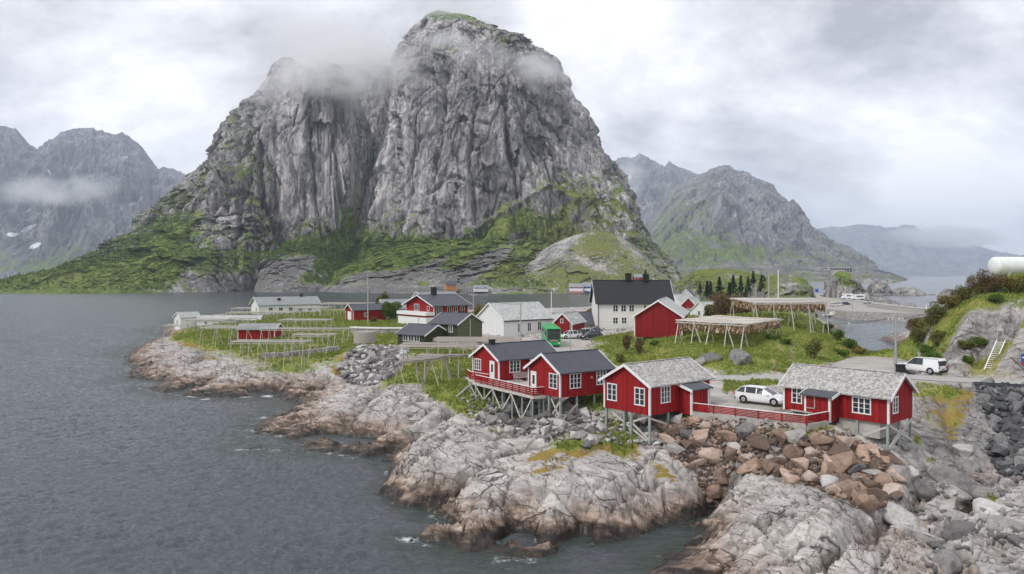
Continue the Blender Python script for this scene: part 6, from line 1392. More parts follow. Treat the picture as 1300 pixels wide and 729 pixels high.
for i, (D, sil, dep) in enumerate([(650, [(357.5, 1110, 1118), (360, 1104, 1126), (366, 1100, 1131), (377, 1098, 1134)], 22), (640, [(364, 1146, 1154), (366, 1138, 1163), (370, 1131, 1172), (378, 1126, 1180)], 16), (615, [(367, 1201, 1208), (369, 1195, 1216), (373, 1189, 1223), (379, 1184, 1228)], 16), (640, [(373.5, 1172, 1190), (378, 1160, 1200)], 8),
                              (440, [(378, 1116, 1124), (381, 1110, 1134), (385, 1106, 1143), (390, 1102, 1148)], 12), (420, [(385, 1150, 1158), (387, 1146, 1162), (391, 1142, 1166)], 8), (1500, [(353, 1105, 1120), (355.5, 1090, 1136), (361, 1080, 1150)], 30)]):
    zt = CH + (HOR - sil[0][0]) * D / F
    stack('skerry', D, sil, [(-6, dep), (0, dep * .8), (max(.5, zt * .6), dep * .45), (max(1, zt), 1.5)], 160, 50, M_ISL, S=.10, seed=30 + i, vbase=.0, vz=(-10, -5), veg=[])
# causeway with its flat quay and road
def causeway():
    back = [(1020, 372), (1045, 375), (1075, 381), (1110, 385), (1140, 388.5), (1175, 392), (1230, 396)]; front = [(1020, 388), (1045, 391), (1075, 394.5), (1110, 395.5), (1140, 396.5), (1175, 398), (1230, 401)]
    rows = []
    n = 160; pxs = np.linspace(1020, 1230, n)
    by = np.interp(pxs, *zip(*back)); fy = np.interp(pxs, *zip(*front)); V = []
    prof = [(-.9, -3.0), (-.5, -.5), (-.3, 1.0), (-.12, 2.4), (0, 3.0), (.35, 3.0), (.6, 3.1), (.62, 3.8), (1.0, 3.9), (1.15, 3.0), (1.6, -3)]
    for i in range(n):
        Db = (CH - 3.6) * F / (by[i] - HOR); Df = (CH - 3.0) * F / (fy[i] - HOR)
        for (t, z) in prof:
            k = 26 if t < 0 else (Db - Df)
            D = Df + t * k if t < 0 or t <= 1 else Db + (t - 1) * 26
            V.append(((pxs[i] - 650) / F * D, D, z))
    V = np.array(V); V[:, 2] += 0.35 * fbm(V[:, 0] / 2.2, V[:, 1] / 2.2, V[:, 2], 3) * (np.abs(V[:, 2] - 3.4) > .55)
    me = grid_mesh('causeway', V, n, len(prof), False)
    t = NT('causeway_gravel'); p = t.geo(); nn = t.noise(p, 1.1, 6, .8); c = t.ramp(nn, [(.35, (.07, .065, .06)), (.5, (.22, .205, .19)), (.65, (.42, .40, .37))])
    sp = t.new('SeparateXYZ'); t.L.new(p, sp.inputs[0]); mr = t.new('MapRange'); t.L.new(sp.outputs['Z'], mr.inputs[0]); mr.inputs[1].default_value = 2.7; mr.inputs[2].default_value = 2.95
    c = t.mix(mr.outputs[0], c, (.36, .34, .31)); tag(link('causeway', me, t.done(c, .9, t.bump(nn, .6, .3))), kind='structure')
    road = [P(px, py, 3.9) for px, py in ((1020, 371), (1045, 374), (1075, 380.5), (1110, 385), (1140, 388.7), (1175, 392.2), (1230, 396))]
    ribbon('road', road, 3.2, 3.2, .12, M_ASPH)
causeway()
g = empty('causeway_wall', (0, 0, 0)); tag(g, 'pale stone parapet wall along the causeway road beyond the strait', 'wall'); m = MB()
pts = [P(1100, 386.5, 4.0), P(1140, 391.5, 4.0), P(1175, 395, 4.0), P(1215, 398.5, 4.0)]
for p, q in zip(pts[:-1], pts[1:]): m.bar((p[0], p[1], 3.9), (q[0], q[1], 3.9), .5, 1.2)
m.build('parapet', MT['concrete'], g)
# things parked on the causeway
for px, py, z, lb, rz, L in ((1089, 381.0, 3.95, 'white camper van, longer one on the causeway', 178, 7.0), (1075, 380.0, 3.95, 'white camper van, smaller one on the causeway before the rock islet', 176, 5.5)):
    x, y, _ = P(px, py, z); v = empty('camper_van', (x, y, z), math.radians(rz)); tag(v, lb, 'camper van', 'camper vans on the causeway')
    MB().extr([(-L / 2, -1.1, .5), (L / 2, -1.1, .5), (L / 2, -1.1, 1.3), (L / 2 - .9, -1.1, 1.9), (L / 2 - .9, -1.1, 2.5), (L / 2 - .2, -1.1, 2.8), (L / 2 - .5, -1.1, 3.1), (-L / 2, -1.1, 3.1)], (0, 2.2, 0)).build('body', MT['car_white'], v, bevel=.06)
    for s in (-1, 1):
        MB().box(-L / 2 + 1, L / 2 - 2.4, *sorted((s * 1.10, s * 1.13)), 1.7, 2.3).build('window', MT['glass'], v)
        for xx in (-L / 2 + 1.3, L / 2 - 1.2): MB().tube((xx, s * .85, .38), (xx, s * 1.12, .38), .38, .38, 14).build('wheel', MT['rubber'], v)
for px, py, lb, rz, pt in ((1064, 388.3, 'white car on the quay of the causeway, left one', 10, 'car_white'), (1074, 387.4, 'dark car on the quay beside the white one', 15, 'car_dark'), (1103, 388.2, 'silver car on the quay, right of the dark one', 5, 'car_grey'), (1059, 389.0, 'white car parked at the left end of the quay', 20, 'car_white')):
    x, y, _ = P(px, py, 3.05); car(lb, (x, y, 3.06), math.radians(rz), pt, L=4.5, group='cars on the causeway quay')
# boat at the riprap
x, y, _ = P(1056, 402, .2); bt = empty('motor_boat', (x, y, 0.05), math.radians(12)); tag(bt, 'pale motor boat with small cabin moored at the causeway rocks', 'boat')
secs = []
for t_, w_, zt_, zk in ((0, .9, 1.0, .15), (.25, 1.25, .95, -.2), (.6, 1.25, 1.05, -.25), (.85, .75, 1.3, 0), (1.0, .06, 1.5, .7)):
    X = t_ * 8.5 - 4; secs.append([(X, -w_, zt_), (X, -w_ * .8, (zt_ + zk) / 2), (X, 0, zk), (X, w_ * .8, (zt_ + zk) / 2), (X, w_, zt_), (X, 0, zt_ - .1)])
loftm(secs, 'hull', 'hull', bt); MB().extr([(-.5, -.7, .9), (1.6, -.7, .9), (1.3, -.7, 1.7), (.9, -.7, 2.2), (-.5, -.7, 2.2)], (0, 1.4, 0)).build('cabin', MT['white'], bt, bevel=.04)
# beacon and gallery
x, y, _ = P(1037, 371, 3.6); bc = empty('sea_mark', (x, y, 3.4)); tag(bc, 'small blue cabinet standing on the road before the bright water', 'cabinet'); MB().box(-1, 1, -.6, .6, 0, 2.6).build('cabinet_body', MT['blue_sign'], bc); MB().box(-1.1, 1.1, -.7, .7, 2.6, 2.75).build('roof', MT['blue_sign'], bc)
gl = empty('road_gallery', PD(1042, 343, 2100), math.radians(-6)); tag(gl, 'grey concrete road gallery cut into the foot of the far range', 'gallery')
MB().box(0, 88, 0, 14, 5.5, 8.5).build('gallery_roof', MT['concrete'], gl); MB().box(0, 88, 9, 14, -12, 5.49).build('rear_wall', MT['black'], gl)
for i in range(12): MB().box(2 + i * 7.5, 3.2 + i * 7.5, .5, 1.7, -12, 5.49).build('pillar', MT['concrete'], gl)
x, y, _ = P(1078, 412, 0); by = empty('buoy', (x, y, 0)); tag(by, 'round white mooring buoy in the strait by the green hill', 'buoy')
bm = bmesh.new(); bmesh.ops.create_uvsphere(bm, u_segments=16, v_segments=10, radius=.45); me = bpy.data.meshes.new('float'); bm.to_mesh(me); bm.free(); link('float', me, MT['white'], by).location.z = .2
MB().tube((0, 0, .5), (0, 0, .85), .05, .05, 6).build('ring', MT['steel'], by)
# ------------------------------------------------------------------ poles, wires, ladder, rails
def hit(px, py, dz=0.0):
    """first ground point seen at a photo position"""
    D = np.exp(np.linspace(math.log(31), math.log(335), 900)); X = (px - 650) / F * D; Z = CH - (py - HOR) * D / F
    h = bil(HG, X, D) + dz; k = np.nonzero(Z <= h)[0]
    k = k[0] if len(k) else 899
    return float(X[k]), float(D[k]), float(h[k] - dz)
WP = {}
def pole(px, py_base, py_top, label, mat='old', r=.11, cross=1, lamp=False, cat='utility pole', name='utility_pole', zbase=None, D=None):
    if D is None: x, y, z = hit(px, py_base)
    else: x, y = (px - 650) / F * D, D; z = zbase
    h = (CH - (py_top - HOR) * y / F) - z
    o = empty(name, (x, y, z)); tag(o, label, cat)
    MB().tube((0, 0, -.6), (0, 0, h), r * 1.15, r * .8, 10).build('pole_shaft', MT[mat], o)
    if cross:
        MB().box(-.95, .95, -.06, .06, h - .55, h - .42).build('crossarm', MT[mat], o)
        for s in (-.85, -.4, .4, .85): MB().tube((s, 0, h - .42), (s, 0, h - .22), .045, .06, 8).build('insulator', MT['white'], o)
    if lamp:
        MB().bar((0, 0, h - .1), (.8, -.3, h + .1), .07).build('lamp_arm', MT[mat], o); MB().box(.6, 1.15, -.42, -.2, h + .06, h + .18).build('lamp_head', MT['white'], o)
    WP[px] = (x, y, z + h); return o
pole(1137, 474, 401, 'tall grey utility pole with a bin at its foot by the white pickup', 'steel', .15, 1)
pole(661, 433, 386, 'wooden utility pole before the white warehouse wall', 'old', .14, 0, True)
pole(724, 447, 404, 'thin street lamp post on the street right of the bus', 'steel', .07, 0, True, 'street lamp', 'street_lamp')
pole(467, 412, 343, 'wooden utility pole right of the long white hall, before the red garage', 'old', .15, 1)
pole(601, 418, 372, 'wooden utility pole between the red house and the white warehouse', 'old', .13, 1)
pole(700, 404, 370, 'slim white mast behind the white warehouse', 'white', .09, 0, False, 'mast', 'mast', 5.0, 160)
pole(976, 392, 346, 'wooden pole beside the flagpole on the knoll behind the racks', 'old', .20, 0, False, 'pole', 'wooden_pole', 7.0, 165)
pole(988, 392, 343, 'slim white flagpole behind the farther fish rack', 'white', .11, 0, False, 'flagpole', 'flagpole', 7.0, 160)
pole(1148, 392, 374, 'thin pole standing on the causeway road', 'old', .18, 0, False, 'pole', 'wooden_pole', 3.8, 322)
pole(1082, 396, 378, 'thin pole on the quay between the parked cars', 'old', .18, 0, False, 'pole', 'wooden_pole', 3.0, 318)
pole(1176, 400, 386, 'short white post at the far end of the strait', 'white', .15, 0, False, 'post', 'white_post', 3.9, 300)
def wire(a, b, sag, label, r=.022):
    a = Vector(a); b = Vector(b); m = MB(); n = 14; pts = []
    for i in range(n + 1):
        t = i / n; p = a.lerp(b, t); p.z -= sag * 4 * t * (1 - t); pts.append(p)
    for p, q in zip(pts[:-1], pts[1:]): m.tube(p, q, r, r, 4, False)
    o = m.build('cable', MT['wire']); tag(o, label, 'cable')
t0 = WP[1137]
for dz, tx, lb in ((-.25, PD(1330, 342, 120), 'upper power cable running from the grey pole over the right hill'), (-.35, PD(1330, 362, 105), 'lower power cable running from the grey pole over the right hill')):
    wire((t0[0] + .8, t0[1], t0[2] + dz), tx, 1.2, lb)
wire((t0[0] - .8, t0[1], t0[2] - .25), PD(1060, 404, 150), .8, 'power cable from the grey pole to the green hill')
wire((t0[0] - .4, t0[1], t0[2] - .3), PD(930, 402, 190), 1.5, 'long power cable from the grey pole to the village dip')
wire(WP[467], WP[601], 1.0, 'power cable between the two wooden poles over the red house', .03)
wire(WP[601], WP[661], .8, 'power cable from the red house to the white warehouse', .03)
# bin at the pole
x, y, z = hit(1139, 474); bn_ = empty('litter_bin', (x + .15, y - .45, z)); tag(bn_, 'black litter bin at the foot of the tall grey pole', 'bin')
MB().extr([(-.42, -.34, 0), (.42, -.34, 0), (.42, .34, 0), (-.42, .34, 0)], (0, 0, 1.0)).build('bin_body', MT['bin'], bn_, bevel=.04); MB().box(-.46, .46, -.38, .38, 1.0, 1.1).build('lid', MT['bin'], bn_)
# ladder on the rock, right
b0 = hit(1253, 471); t1 = hit(1268, 434)
ld = empty('ladder', b0); tag(ld, 'aluminium ladder leaning up the grey rock at the right edge', 'ladder'); B = Vector(b0); T = Vector((t1[0], t1[1] - .4, t1[2] + .5)); T = Vector((PD(1269, 432, B.y + 2.0)))
d = T - B; w = Vector((.42, -.1, 0))
for s, nm in ((-1, 'stile'), (1, 'stile')): MB().bar(w * s + Vector((0, -.25, 0)), d + w * s + Vector((0, -.25, 0)), .09, .09).build(nm, MT['white'], ld)
for i in range(1, 15): c = d * (i / 15) + Vector((0, -.25, 0)); MB().tube(c - w, c + w, .04, .04, 6).build('rung', MT['white'], ld)
MB().bar(d + w + Vector((0, -.25, 0)), d + w + Vector((1.6, 1.0, .9)), .05).build('handrail', MT['steel'], ld)
MB().bar(d - w + Vector((0, -.25, 0)), d - w + Vector((1.2, 1.4, .9)), .05).build('handrail', MT['steel'], ld)
# guard rail along the road, right
gr_ = empty('guard_rail', (0, 0, 0)); tag(gr_, 'steel guard rail along the road above the dark rubble', 'guard rail'); m = MB(); gp = [P(1236, 486.5, 6.9), P(1262, 488, 6.9), P(1300, 490, 6.9), P(1360, 493, 6.9)]
for p, q in zip(gp[:-1], gp[1:]):
    m.bar((p[0], p[1], 6.98), (q[0], q[1], 6.98), .05, .14); m.bar((p[0], p[1], 6.82), (q[0], q[1], 6.82), .08, .10)
m.build('rail', MT['car_dark'], gr_)
for i in range(9):
    t = i / 8 * 2.999; k = int(t); f = t - k; x = gp[k][0] * (1 - f) + gp[k + 1][0] * f; y = gp[k][1] * (1 - f) + gp[k + 1][1] * f; MB().box(x - .06, x + .06, y + .05, y + .17, 6.35, 7.0).build('post', MT['steel'], gr_)
# sign at the right edge of the frame
x, y, z = hit(1299, 472); sg = empty('information_sign', (x + .1, y, z)); tag(sg, 'narrow blue and red board on posts at the right edge', 'sign')
MB().box(-.3, .5, -.04, .04, .5, 1.7).build('board', MT['blue_sign'], sg); MB().box(-.3, .5, -.052, -.042, .5, .8).build('stripe', MT['sign_red'], sg); MB().box(-.25, .45, -.056, -.044, 1.2, 1.35).build('white_band', MT['white'], sg)
for s in (-.25, .45): MB().tube((s, .06, -.2), (s, .06, 1.75), .035, .035, 8).build('post', MT['steel'], sg)
# dry stone walls on the point and above the riprap: irregular stones in one body
def stone_wall(name, label, pts, h, th, seed):
    rs = np.random.RandomState(seed); m = MB(); r = empty(name, (0, 0, 0)); tag(r, label, 'wall')
    for p, q in zip(pts[:-1], pts[1:]):
        p = Vector(p); q = Vector(q); L = (q - p).length; rows = max(2, int(h / .32)); d = (q - p).normalized(); nn = Vector((-d.y, d.x, 0))
        for k in range(rows):
            s = rs.rand() * .4
            while s < L:
                w = .35 + .5 * rs.rand(); c = p + d * s + Vector((0, 0, -.2 + k * h / rows)); a = nn * th / 2 * (.85 + .3 * rs.rand()); hz = h / rows * (.9 + .25 * rs.rand())
                e = c + d * w * .93; j = lambda v: v + Vector((rs.rand() - .5, rs.rand() - .5, (rs.rand() - .5) * .6)) * .1
                m.poly([j(c - a), j(e - a), j(e + a), j(c + a)] + [j(v + Vector((0, 0, hz))) for v in (c - a, e - a, e + a, c + a)], [(0, 3, 2, 1), (4, 5, 6, 7), (0, 1, 5, 4), (1, 2, 6, 5), (2, 3, 7, 6), (3, 0, 4, 7)]); s += w
    m.build('masonry', MT['stone'], r)
stone_wall('stone_wall', 'long low dry stone wall under the bare racks on the point', [hit(330, 455), hit(365, 453), hit(400, 449), hit(428, 445)], 1.0, .9, 3)
# dark seated picnic bench bits and boxes beside the road
x, y, z = hit(945, 488); bx = empty('gravel_island', (x, y, z)) if False else None
# ------------------------------------------------------------------ bushes and trees
def put_bush(px, py, w, h, kind, label, **kw):
    x, y, z = hit(px, py); return bush((x, y, z - .1), w, h, kind, label, **kw)
GB = 'bushes on the right-hand hill'
for i, (px, py, w, h, k, lb) in enumerate([
    (1168, 440, 3.2, 3.2, 'olive', 'olive bush low on the left flank of the right hill'), (1160, 425, 2.6, 2.6, 'rust', 'rusty bush on the left edge of the right hill'), (1176, 455, 2.8, 2.4, 'green', 'green bush above the white pickup'),
    (1180, 422, 3.0, 3.0, 'olive', 'olive bush halfway up the right hill flank'), (1172, 408, 2.8, 2.8, 'rust', 'rusty bush on the shoulder of the right hill'), (1190, 405, 3.2, 2.4, 'olive', 'olive bush on the shoulder of the right hill'),
    (1205, 393, 3.0, 2.4, 'yellow', 'ochre bush where the hill shoulder meets the top'), (1222, 384, 3.2, 2.4, 'olive', 'olive bush on the upper slope below the tank'), (1240, 377, 3.4, 3.2, 'rust', 'tall rusty bush left of the storage tank'),
    (1252, 374, 3.0, 3.6, 'rust', 'taller rusty bush directly left of the storage tank'), (1268, 372, 3.2, 2.6, 'rust', 'rusty bush before the left end of the storage tank'), (1284, 371, 3.0, 2.5, 'yellow', 'ochre bush before the middle of the storage tank'),
    (1298, 372, 3.2, 2.6, 'olive', 'olive bush before the tank at the frame edge'), (1262, 385, 2.2, 1.3, 'green', 'low green bush on the hill top grass'), (1245, 440, 2.6, 1.2, 'green', 'low green bush on a ledge above the ladder'),
    (1225, 445, 2.4, 1.4, 'olive', 'olive bush on the ledge in the grey rock face'), (1190, 440, 3.0, 2.4, 'olive', 'olive bush beside the bare grey rock face'), (1230, 462, 1.8, 1.0, 'green', 'small green bush at the foot of the rock face'), (1185, 462, 2.4, 1.6, 'green', 'green bush behind the white pickup roof')]):
    put_bush(px, py, w, h, k, lb, group=GB, n=2200, leaf=.085)
GH = 'bushes on the green hill'
for px, py, w, h, k, lb in [(1032, 456, 2.4, 3.4, 'olive', 'tall brownish bush standing alone on the green hill above the long cabin'), (1062, 432, 3.0, 1.8, 'green', 'bright green bush on the right flank of the green hill'), (1052, 420, 3.0, 1.8, 'green', 'dark green bush below the farther fish rack'),
    (1078, 442, 2.6, 1.5, 'green', 'green bush near the strait end of the green hill'), (1090, 450, 2.2, 1.2, 'yellow', 'yellowish bush at the road branch by the strait'), (1068, 452, 2.4, 1.2, 'green', 'low green bush above the road on the hill foot'),
    (795, 447, 1.8, 3.0, 'rust', 'thin rusty sapling bush on the slope before the red boathouse'), (812, 450, 1.6, 2.6, 'rust', 'thin rusty bush under the red boathouse corner'), (788, 462, 1.4, 1.6, 'olive', 'small olive bush on the slope above the road'),
    (770, 412, 2.6, 1.6, 'olive', 'olive bush at the left corner of the big white house'), (786, 411, 2.8, 1.8, 'rust', 'rusty bush before the big white house wall'), (800, 413, 2.4, 1.6, 'olive', 'olive bush between the big white house and the boathouse'), (757, 422, 2.2, 1.4, 'olive', 'olive bush above the parked cars on the slope'),
    (830, 440, 1.6, 1.2, 'green', 'green bush beneath the red boathouse floor'), (980, 432, 2.4, 1.0, 'green', 'low green bush between the two fish racks'), (1000, 438, 2.2, .9, 'green', 'low green bush right of the wheel tracks')]:
    put_bush(px, py, w, h, k, lb, group=GH, n=1300, leaf=.10)
put_bush(497, 407, 5.5, 5.5, 'green', 'round green garden tree between the red garage and red house', cat='tree', name='garden_tree', n=5200, leaf=.24)
put_bush(484, 403, 4.0, 7.5, 'olive', 'olive garden tree behind the red garage', cat='tree', name='garden_tree', n=4500, leaf=.24)
put_bush(474, 410, 2.2, 2.0, 'rust', 'small rusty bush right of the red garage', n=900, leaf=.14)
for px, D, z, w, h, k, lb in [(609, 172, 5.2, 7.0, 6.8, 'yellow', 'ochre tree between the red house and the white warehouse'), (622, 168, 5.2, 5.5, 5.6, 'olive', 'olive tree behind the white warehouse gable'), (922, 185, 6.2, 8.5, 8.0, 'rust', 'big rusty brown tree in the village dip left of the farther fish rack'), (936, 190, 6.2, 7.0, 6.5, 'rust', 'rusty brown tree right of the big one in the village dip'), (905, 190, 6, 5, 4.5, 'olive', 'olive tree before the white cottage gable'),
                        (952, 192, 6, 6, 5, 'olive', 'olive tree beneath the farther fish rack edge'), (752, 168, 5.2, 4.5, 5.2, 'yellow', 'ochre bush left of the big white house corner'), (893, 236, 5.5, 4, 4, 'olive', 'olive tree between the village roofs')]:
    bush(((px - 650) / F * D, D, z), w, h, k, lb, cat='tree', name='garden_tree', n=4800, leaf=.22)
GT = 'conifers on the knoll behind the village'
rs = np.random.RandomState(3)
_words = ['dark conifer at the left end of the tree belt', 'slender conifer second from the left in the tree belt', 'dark conifer left of the rusty tree crown', 'bushy conifer above the village roofs', 'narrow dark conifer in the left half of the belt', 'broad conifer in the middle of the belt', 'tallest dark conifer in the middle of the belt',
          'conifer right of the tallest one', 'narrow conifer with its top against the pale rock', 'broad conifer near the right end of the belt', 'dark conifer beside the wooden pole', 'last conifer at the right end of the belt', 'small conifer low before the belt, left', 'small conifer low before the belt, right', 'small conifer below the tallest one', 'lone dark conifer on the slope above the black roof']
for i, (px, pt, pb) in enumerate([(886, 357, 374), (893, 355, 376), (901, 353, 376), (908, 354, 378), (916, 351, 376), (937, 348, 372), (951, 345, 370), (957, 344, 370), (963, 347, 370), (972, 348, 366), (967, 352, 368), (942, 352, 376), (925, 358, 380), (948, 360, 380), (930, 354, 374), (819, 343, 358)]):
    D = 292 + 4 * (i % 4) - (12 if i > 11 else 0)
    if i == 15: D = 620
    h = (pb - pt) * D / F * 1.15; x, y, z = PD(px, pb, D); h *= rs.uniform(.55, 1.0); conifer((x + rs.uniform(-2, 2), y, z - h * .12), h * 1.12, h * rs.uniform(.55, .85), _words[i], GT, n=900)
# grass tufts on the near ground
def tufts():
    rs = np.random.RandomState(9); n = 420000; u = rs.uniform(-.55, .78, n); y = np.exp(rs.uniform(math.log(48), math.log(280), n)); x = u * y
    g = bil(GG, x, y); dens = fbm(x / 1.8, y / 1.8, 0 * x + 2, 3); k = (g + .35 * dens > .58); x, y = x[k], y[k]
    n = min(len(x), 105000); x, y = x[:n], y[:n]; z = bil(HG, x, y); s = (0.09 + 0.13 * rs.rand(n)) * (1 + .9 * np.clip(fbm(x / 4, y / 4, 0 * x + 31, 2), -.4, 1)) * (1 + .9 * sstep(80, 260, y))
    V = []; 
    for b in range(3):
        a = rs.rand(n) * 6.283; dx, dy = np.cos(a), np.sin(a); w = s * .45; ln = rs.uniform(-.6, .6, (2, n)) * s
        V.append(np.stack([np.stack([x - dx * w, y - dy * w, z - .05], 1), np.stack([x + dx * w, y + dy * w, z - .05], 1), np.stack([x + ln[0], y + ln[1], z + s * 1.6], 1)], 1))
    V = np.concatenate(V).reshape(-1, 3); me = tri_mesh('grass', V, np.arange(len(V)).reshape(-1, 3)); tag(link('grass', me, ML['blade']), kind='stuff')
tufts()
# birch scrub on the mountain foot, one mass far off
def scrub():
    rs = np.random.RandomState(4); C = []
    for V, v, zmax in _SCRUB:
        k = np.nonzero((v > .62) & (V[:, 2] > 3) & (V[:, 2] < zmax))[0]
        if len(k): k = rs.choice(k, min(len(k), 5200), replace=False); C.append(V[k])
    C = np.concatenate(C); n = len(C); s = 1.2 + 2.2 * rs.rand(n) ** 2; P_ = []
    for j in range(9):
        d = rs.normal(size=(n, 3)); d /= np.linalg.norm(d, axis=1)[:, None]; d[:, 2] = np.abs(d[:, 2]); P_.append(C + d * s[:, None] * np.array([.8, .8, 1.0]))
    P_ = np.concatenate(P_); V, Q = leaf_quads(P_, .75, rs); tag(link('shrubbery', tri_mesh('shrubbery', V, Q), ML['hill']), kind='stuff')
scrub()
# ------------------------------------------------------------------ loose boulders
def mat_boulder(name, ramp_, sc=1.0):
    t = NT(name); p = t.obj(); oi = t.new('ObjectInfo'); n = t.noise(p, 1.5 * sc, 6, .65, .4); n2 = t.noise(p, 9 * sc, 4, .7)
    f = t.math('ADD', t.math('MULTIPLY', n, .45), t.math('ADD', t.math('MULTIPLY', n2, .25), t.math('MULTIPLY', t.attr('tone'), .30)))
    f = t.math('ADD', f, t.math('MULTIPLY', t.math('SUBTRACT', oi.outputs['Random'], .5), .52))
    c = t.ramp(f, ramp_)
    n5 = t.noise(p, 4, 5, .75, .5); c = t.mix(1.0, c, t.ramp(n5, [(.3, .55), (.45, .9), (.6, 1.05)]), 'MULTIPLY')
    return t.done(c, .85, t.bump(t.math('ADD', n, t.math('MULTIPLY', n2, .5)), .7, .08), spec=.25)
MBo = dict(brown=mat_boulder('brown_boulder', [(.20, (.14, .10, .078)), (.38, (.29, .205, .155)), (.50, (.44, .305, .23)), (.60, (.50, .41, .35)), (.74, (.60, .55, .50))]),
           grey=mat_boulder('grey_boulder', [(.22, (.15, .145, .14)), (.45, (.36, .345, .33)), (.70, (.62, .60, .58))]), dark=mat_boulder('dark_boulder', [(.22, (.075, .077, .08)), (.5, (.20, .20, .20)), (.75, (.42, .41, .40))]))
def hull_mesh(seed, mat, rounded=False):
    rs = np.random.RandomState(seed); bm = bmesh.new(); n = 17 if rounded else 13
    for i in range(n):
        d = rs.normal(size=3); d /= np.linalg.norm(d); d *= (np.array([1, 1, 1]) / max(.001, (np.abs(d) ** 3.5).sum() ** (1 / 3.5))) * (.86 + .2 * rs.rand()); bm.verts.new((d[0], d[1] * (.62 + .3 * rs.rand() * 0 + .2), d[2] * .72))
    r = bmesh.ops.convex_hull(bm, input=bm.verts); bmesh.ops.delete(bm, geom=[v for v in bm.verts if not v.link_faces], context='VERTS')
    bmesh.ops.dissolve_limit(bm, angle_limit=math.radians(14), verts=bm.verts, edges=bm.edges)
    bmesh.ops.bevel(bm, geom=list(bm.edges), offset=.07 if rounded else .04, segments=1, affect='EDGES'); bmesh.ops.triangulate(bm, faces=bm.faces)
    bmesh.ops.subdivide_edges(bm, edges=bm.edges, cuts=1, use_grid_fill=True)
    for v in bm.verts:
        c = np.array(v.co[:]) * 2.2 + seed; k = float(noise3(np.array([c[0]]), np.array([c[1]]), np.array([c[2]]))[0]); v.co *= 1 + .07 * k
    me = bpy.data.meshes.new('boulder'); bm.to_mesh(me); bm.free(); me.materials.append(mat)
    return me
BM = {k: [hull_mesh(100 * j + i, m, rnd) for i in range(9)] for j, (k, m, rnd) in enumerate((('brown', MBo['brown'], False), ('grey', MBo['grey'], False), ('dark', MBo['dark'], False), ('round', MBo['grey'], True)))}
def hits(px, py):
    D = np.exp(np.linspace(math.log(31), math.log(200), 420)); X = (px[:, None] - 650) / F * D; Z = CH - (py[:, None] - HOR) * D / F
    h = bil(HG, X.ravel(), np.broadcast_to(D, X.shape).ravel()).reshape(X.shape); k = np.argmax(Z <= h, 1); i = np.arange(len(px)); return X[i, k], D[k], h[i, k]
def scatter(poly, n, smin, smax, seed, power=1.6, sep=.82, lift=.12):
    rs = np.random.RandomState(seed); xs = [p[0] for p in poly]; ys = [p[1] for p in poly]; m = n * 30
    px = rs.uniform(min(xs), max(xs), m); py = rs.uniform(min(ys), max(ys), m); k = in_poly(px, py, poly); px, py = px[k], py[k]; X, Y, Z = hits(px, py)
    s = smin + (smax - smin) * rs.rand(len(X)) ** power; s = np.sort(s)[::-1] if True else s; out = []
    ax = np.zeros((0, 3))
    for x, y, z, q in zip(X, Y, Z, s):
        if len(ax) and (np.hypot(ax[:, 0] - x, ax[:, 1] - y) < sep * (ax[:, 2] + q)).any(): continue
        ax = np.vstack([ax, (x, y, q)]); out.append((x, y, z + q * lift, q))
        if len(out) >= n: break
    return out
def boulders(lst, kind, label, group, seed):
    rs = np.random.RandomState(seed)
    for i, (x, y, z, s) in enumerate(lst):
        o = bpy.data.objects.new('boulder', BM[kind][rs.randint(9)]); COL.objects.link(o); o.location = (x, y, z)
        o.rotation_euler = (rs.uniform(-.5, .5), rs.uniform(-.5, .5), rs.rand() * 6.28); o.scale = (s * rs.uniform(.85, 1.25), s * rs.uniform(.8, 1.1), s * rs.uniform(.75, 1.05)); tag(o, label, 'boulder', group)
def rubble(lst, kind, name, seed):
    rs = np.random.RandomState(seed); allv = []; allf = []; tone = []; b = 0; src = []
    for me in BM[kind][:5]: src.append((np.array([v.co[:] for v in me.vertices]), np.array([list(p.vertices) + ([p.vertices[2]] if len(p.vertices) == 3 else []) for p in me.polygons if len(p.vertices) <= 4])))
    T3 = []
    for (v, f) in src: T3.append(np.concatenate([f[:, [0, 1, 2]]]))
    for (x, y, z, s) in lst:
        k = rs.randint(len(src)); v = src[k][0]; R = rot_rand(rs, 1)[0]; R = np.vstack([R, np.cross(R[0], R[1])]); allv.append(v @ R.T * s * np.array([1, 1, .8]) + (x, y, z)); allf.append(T3[k] + b); tone.append(np.full(len(v), rs.uniform(-1.2, 1.2))); b += len(v)
    me = tri_mesh(name, np.concatenate(allv), np.concatenate(allf), attrs={'tone': np.concatenate(tone)}); tag(link(name, me, MBo['grey' if kind in ('round', 'grey') else kind]), kind='stuff')
BROWN = [(838, 548), (862, 534), (905, 542), (960, 554), (1030, 560), (1062, 556), (1092, 566), (1126, 580), (1142, 592), (1136, 628), (1112, 650), (1078, 640), (1030, 618), (985, 604), (940, 602), (918, 612), (905, 648), (893, 628), (880, 600), (852, 580)]
lb = scatter(BROWN, 150, .26, .98, 1, 1.5, .66, .22); boulders([b for i, b in enumerate(lb) if i % 7], 'brown', 'brown angular boulder in the heap below the board fence', 'brown boulders heaped below the board fence', 1); boulders(lb[::7], 'grey', 'grey angular boulder among the brown ones below the board fence', 'grey boulders among the brown heap', 31)
rubble(scatter(BROWN, 900, .14, .34, 2, 1.5, .45, .3), 'brown', 'rubble', 2)
rubble(scatter([(850, 525), (1060, 548), (1075, 556), (1000, 560), (870, 545)], 160, .10, .2, 21, 1.5, .5, .2), 'brown', 'gravel', 3)
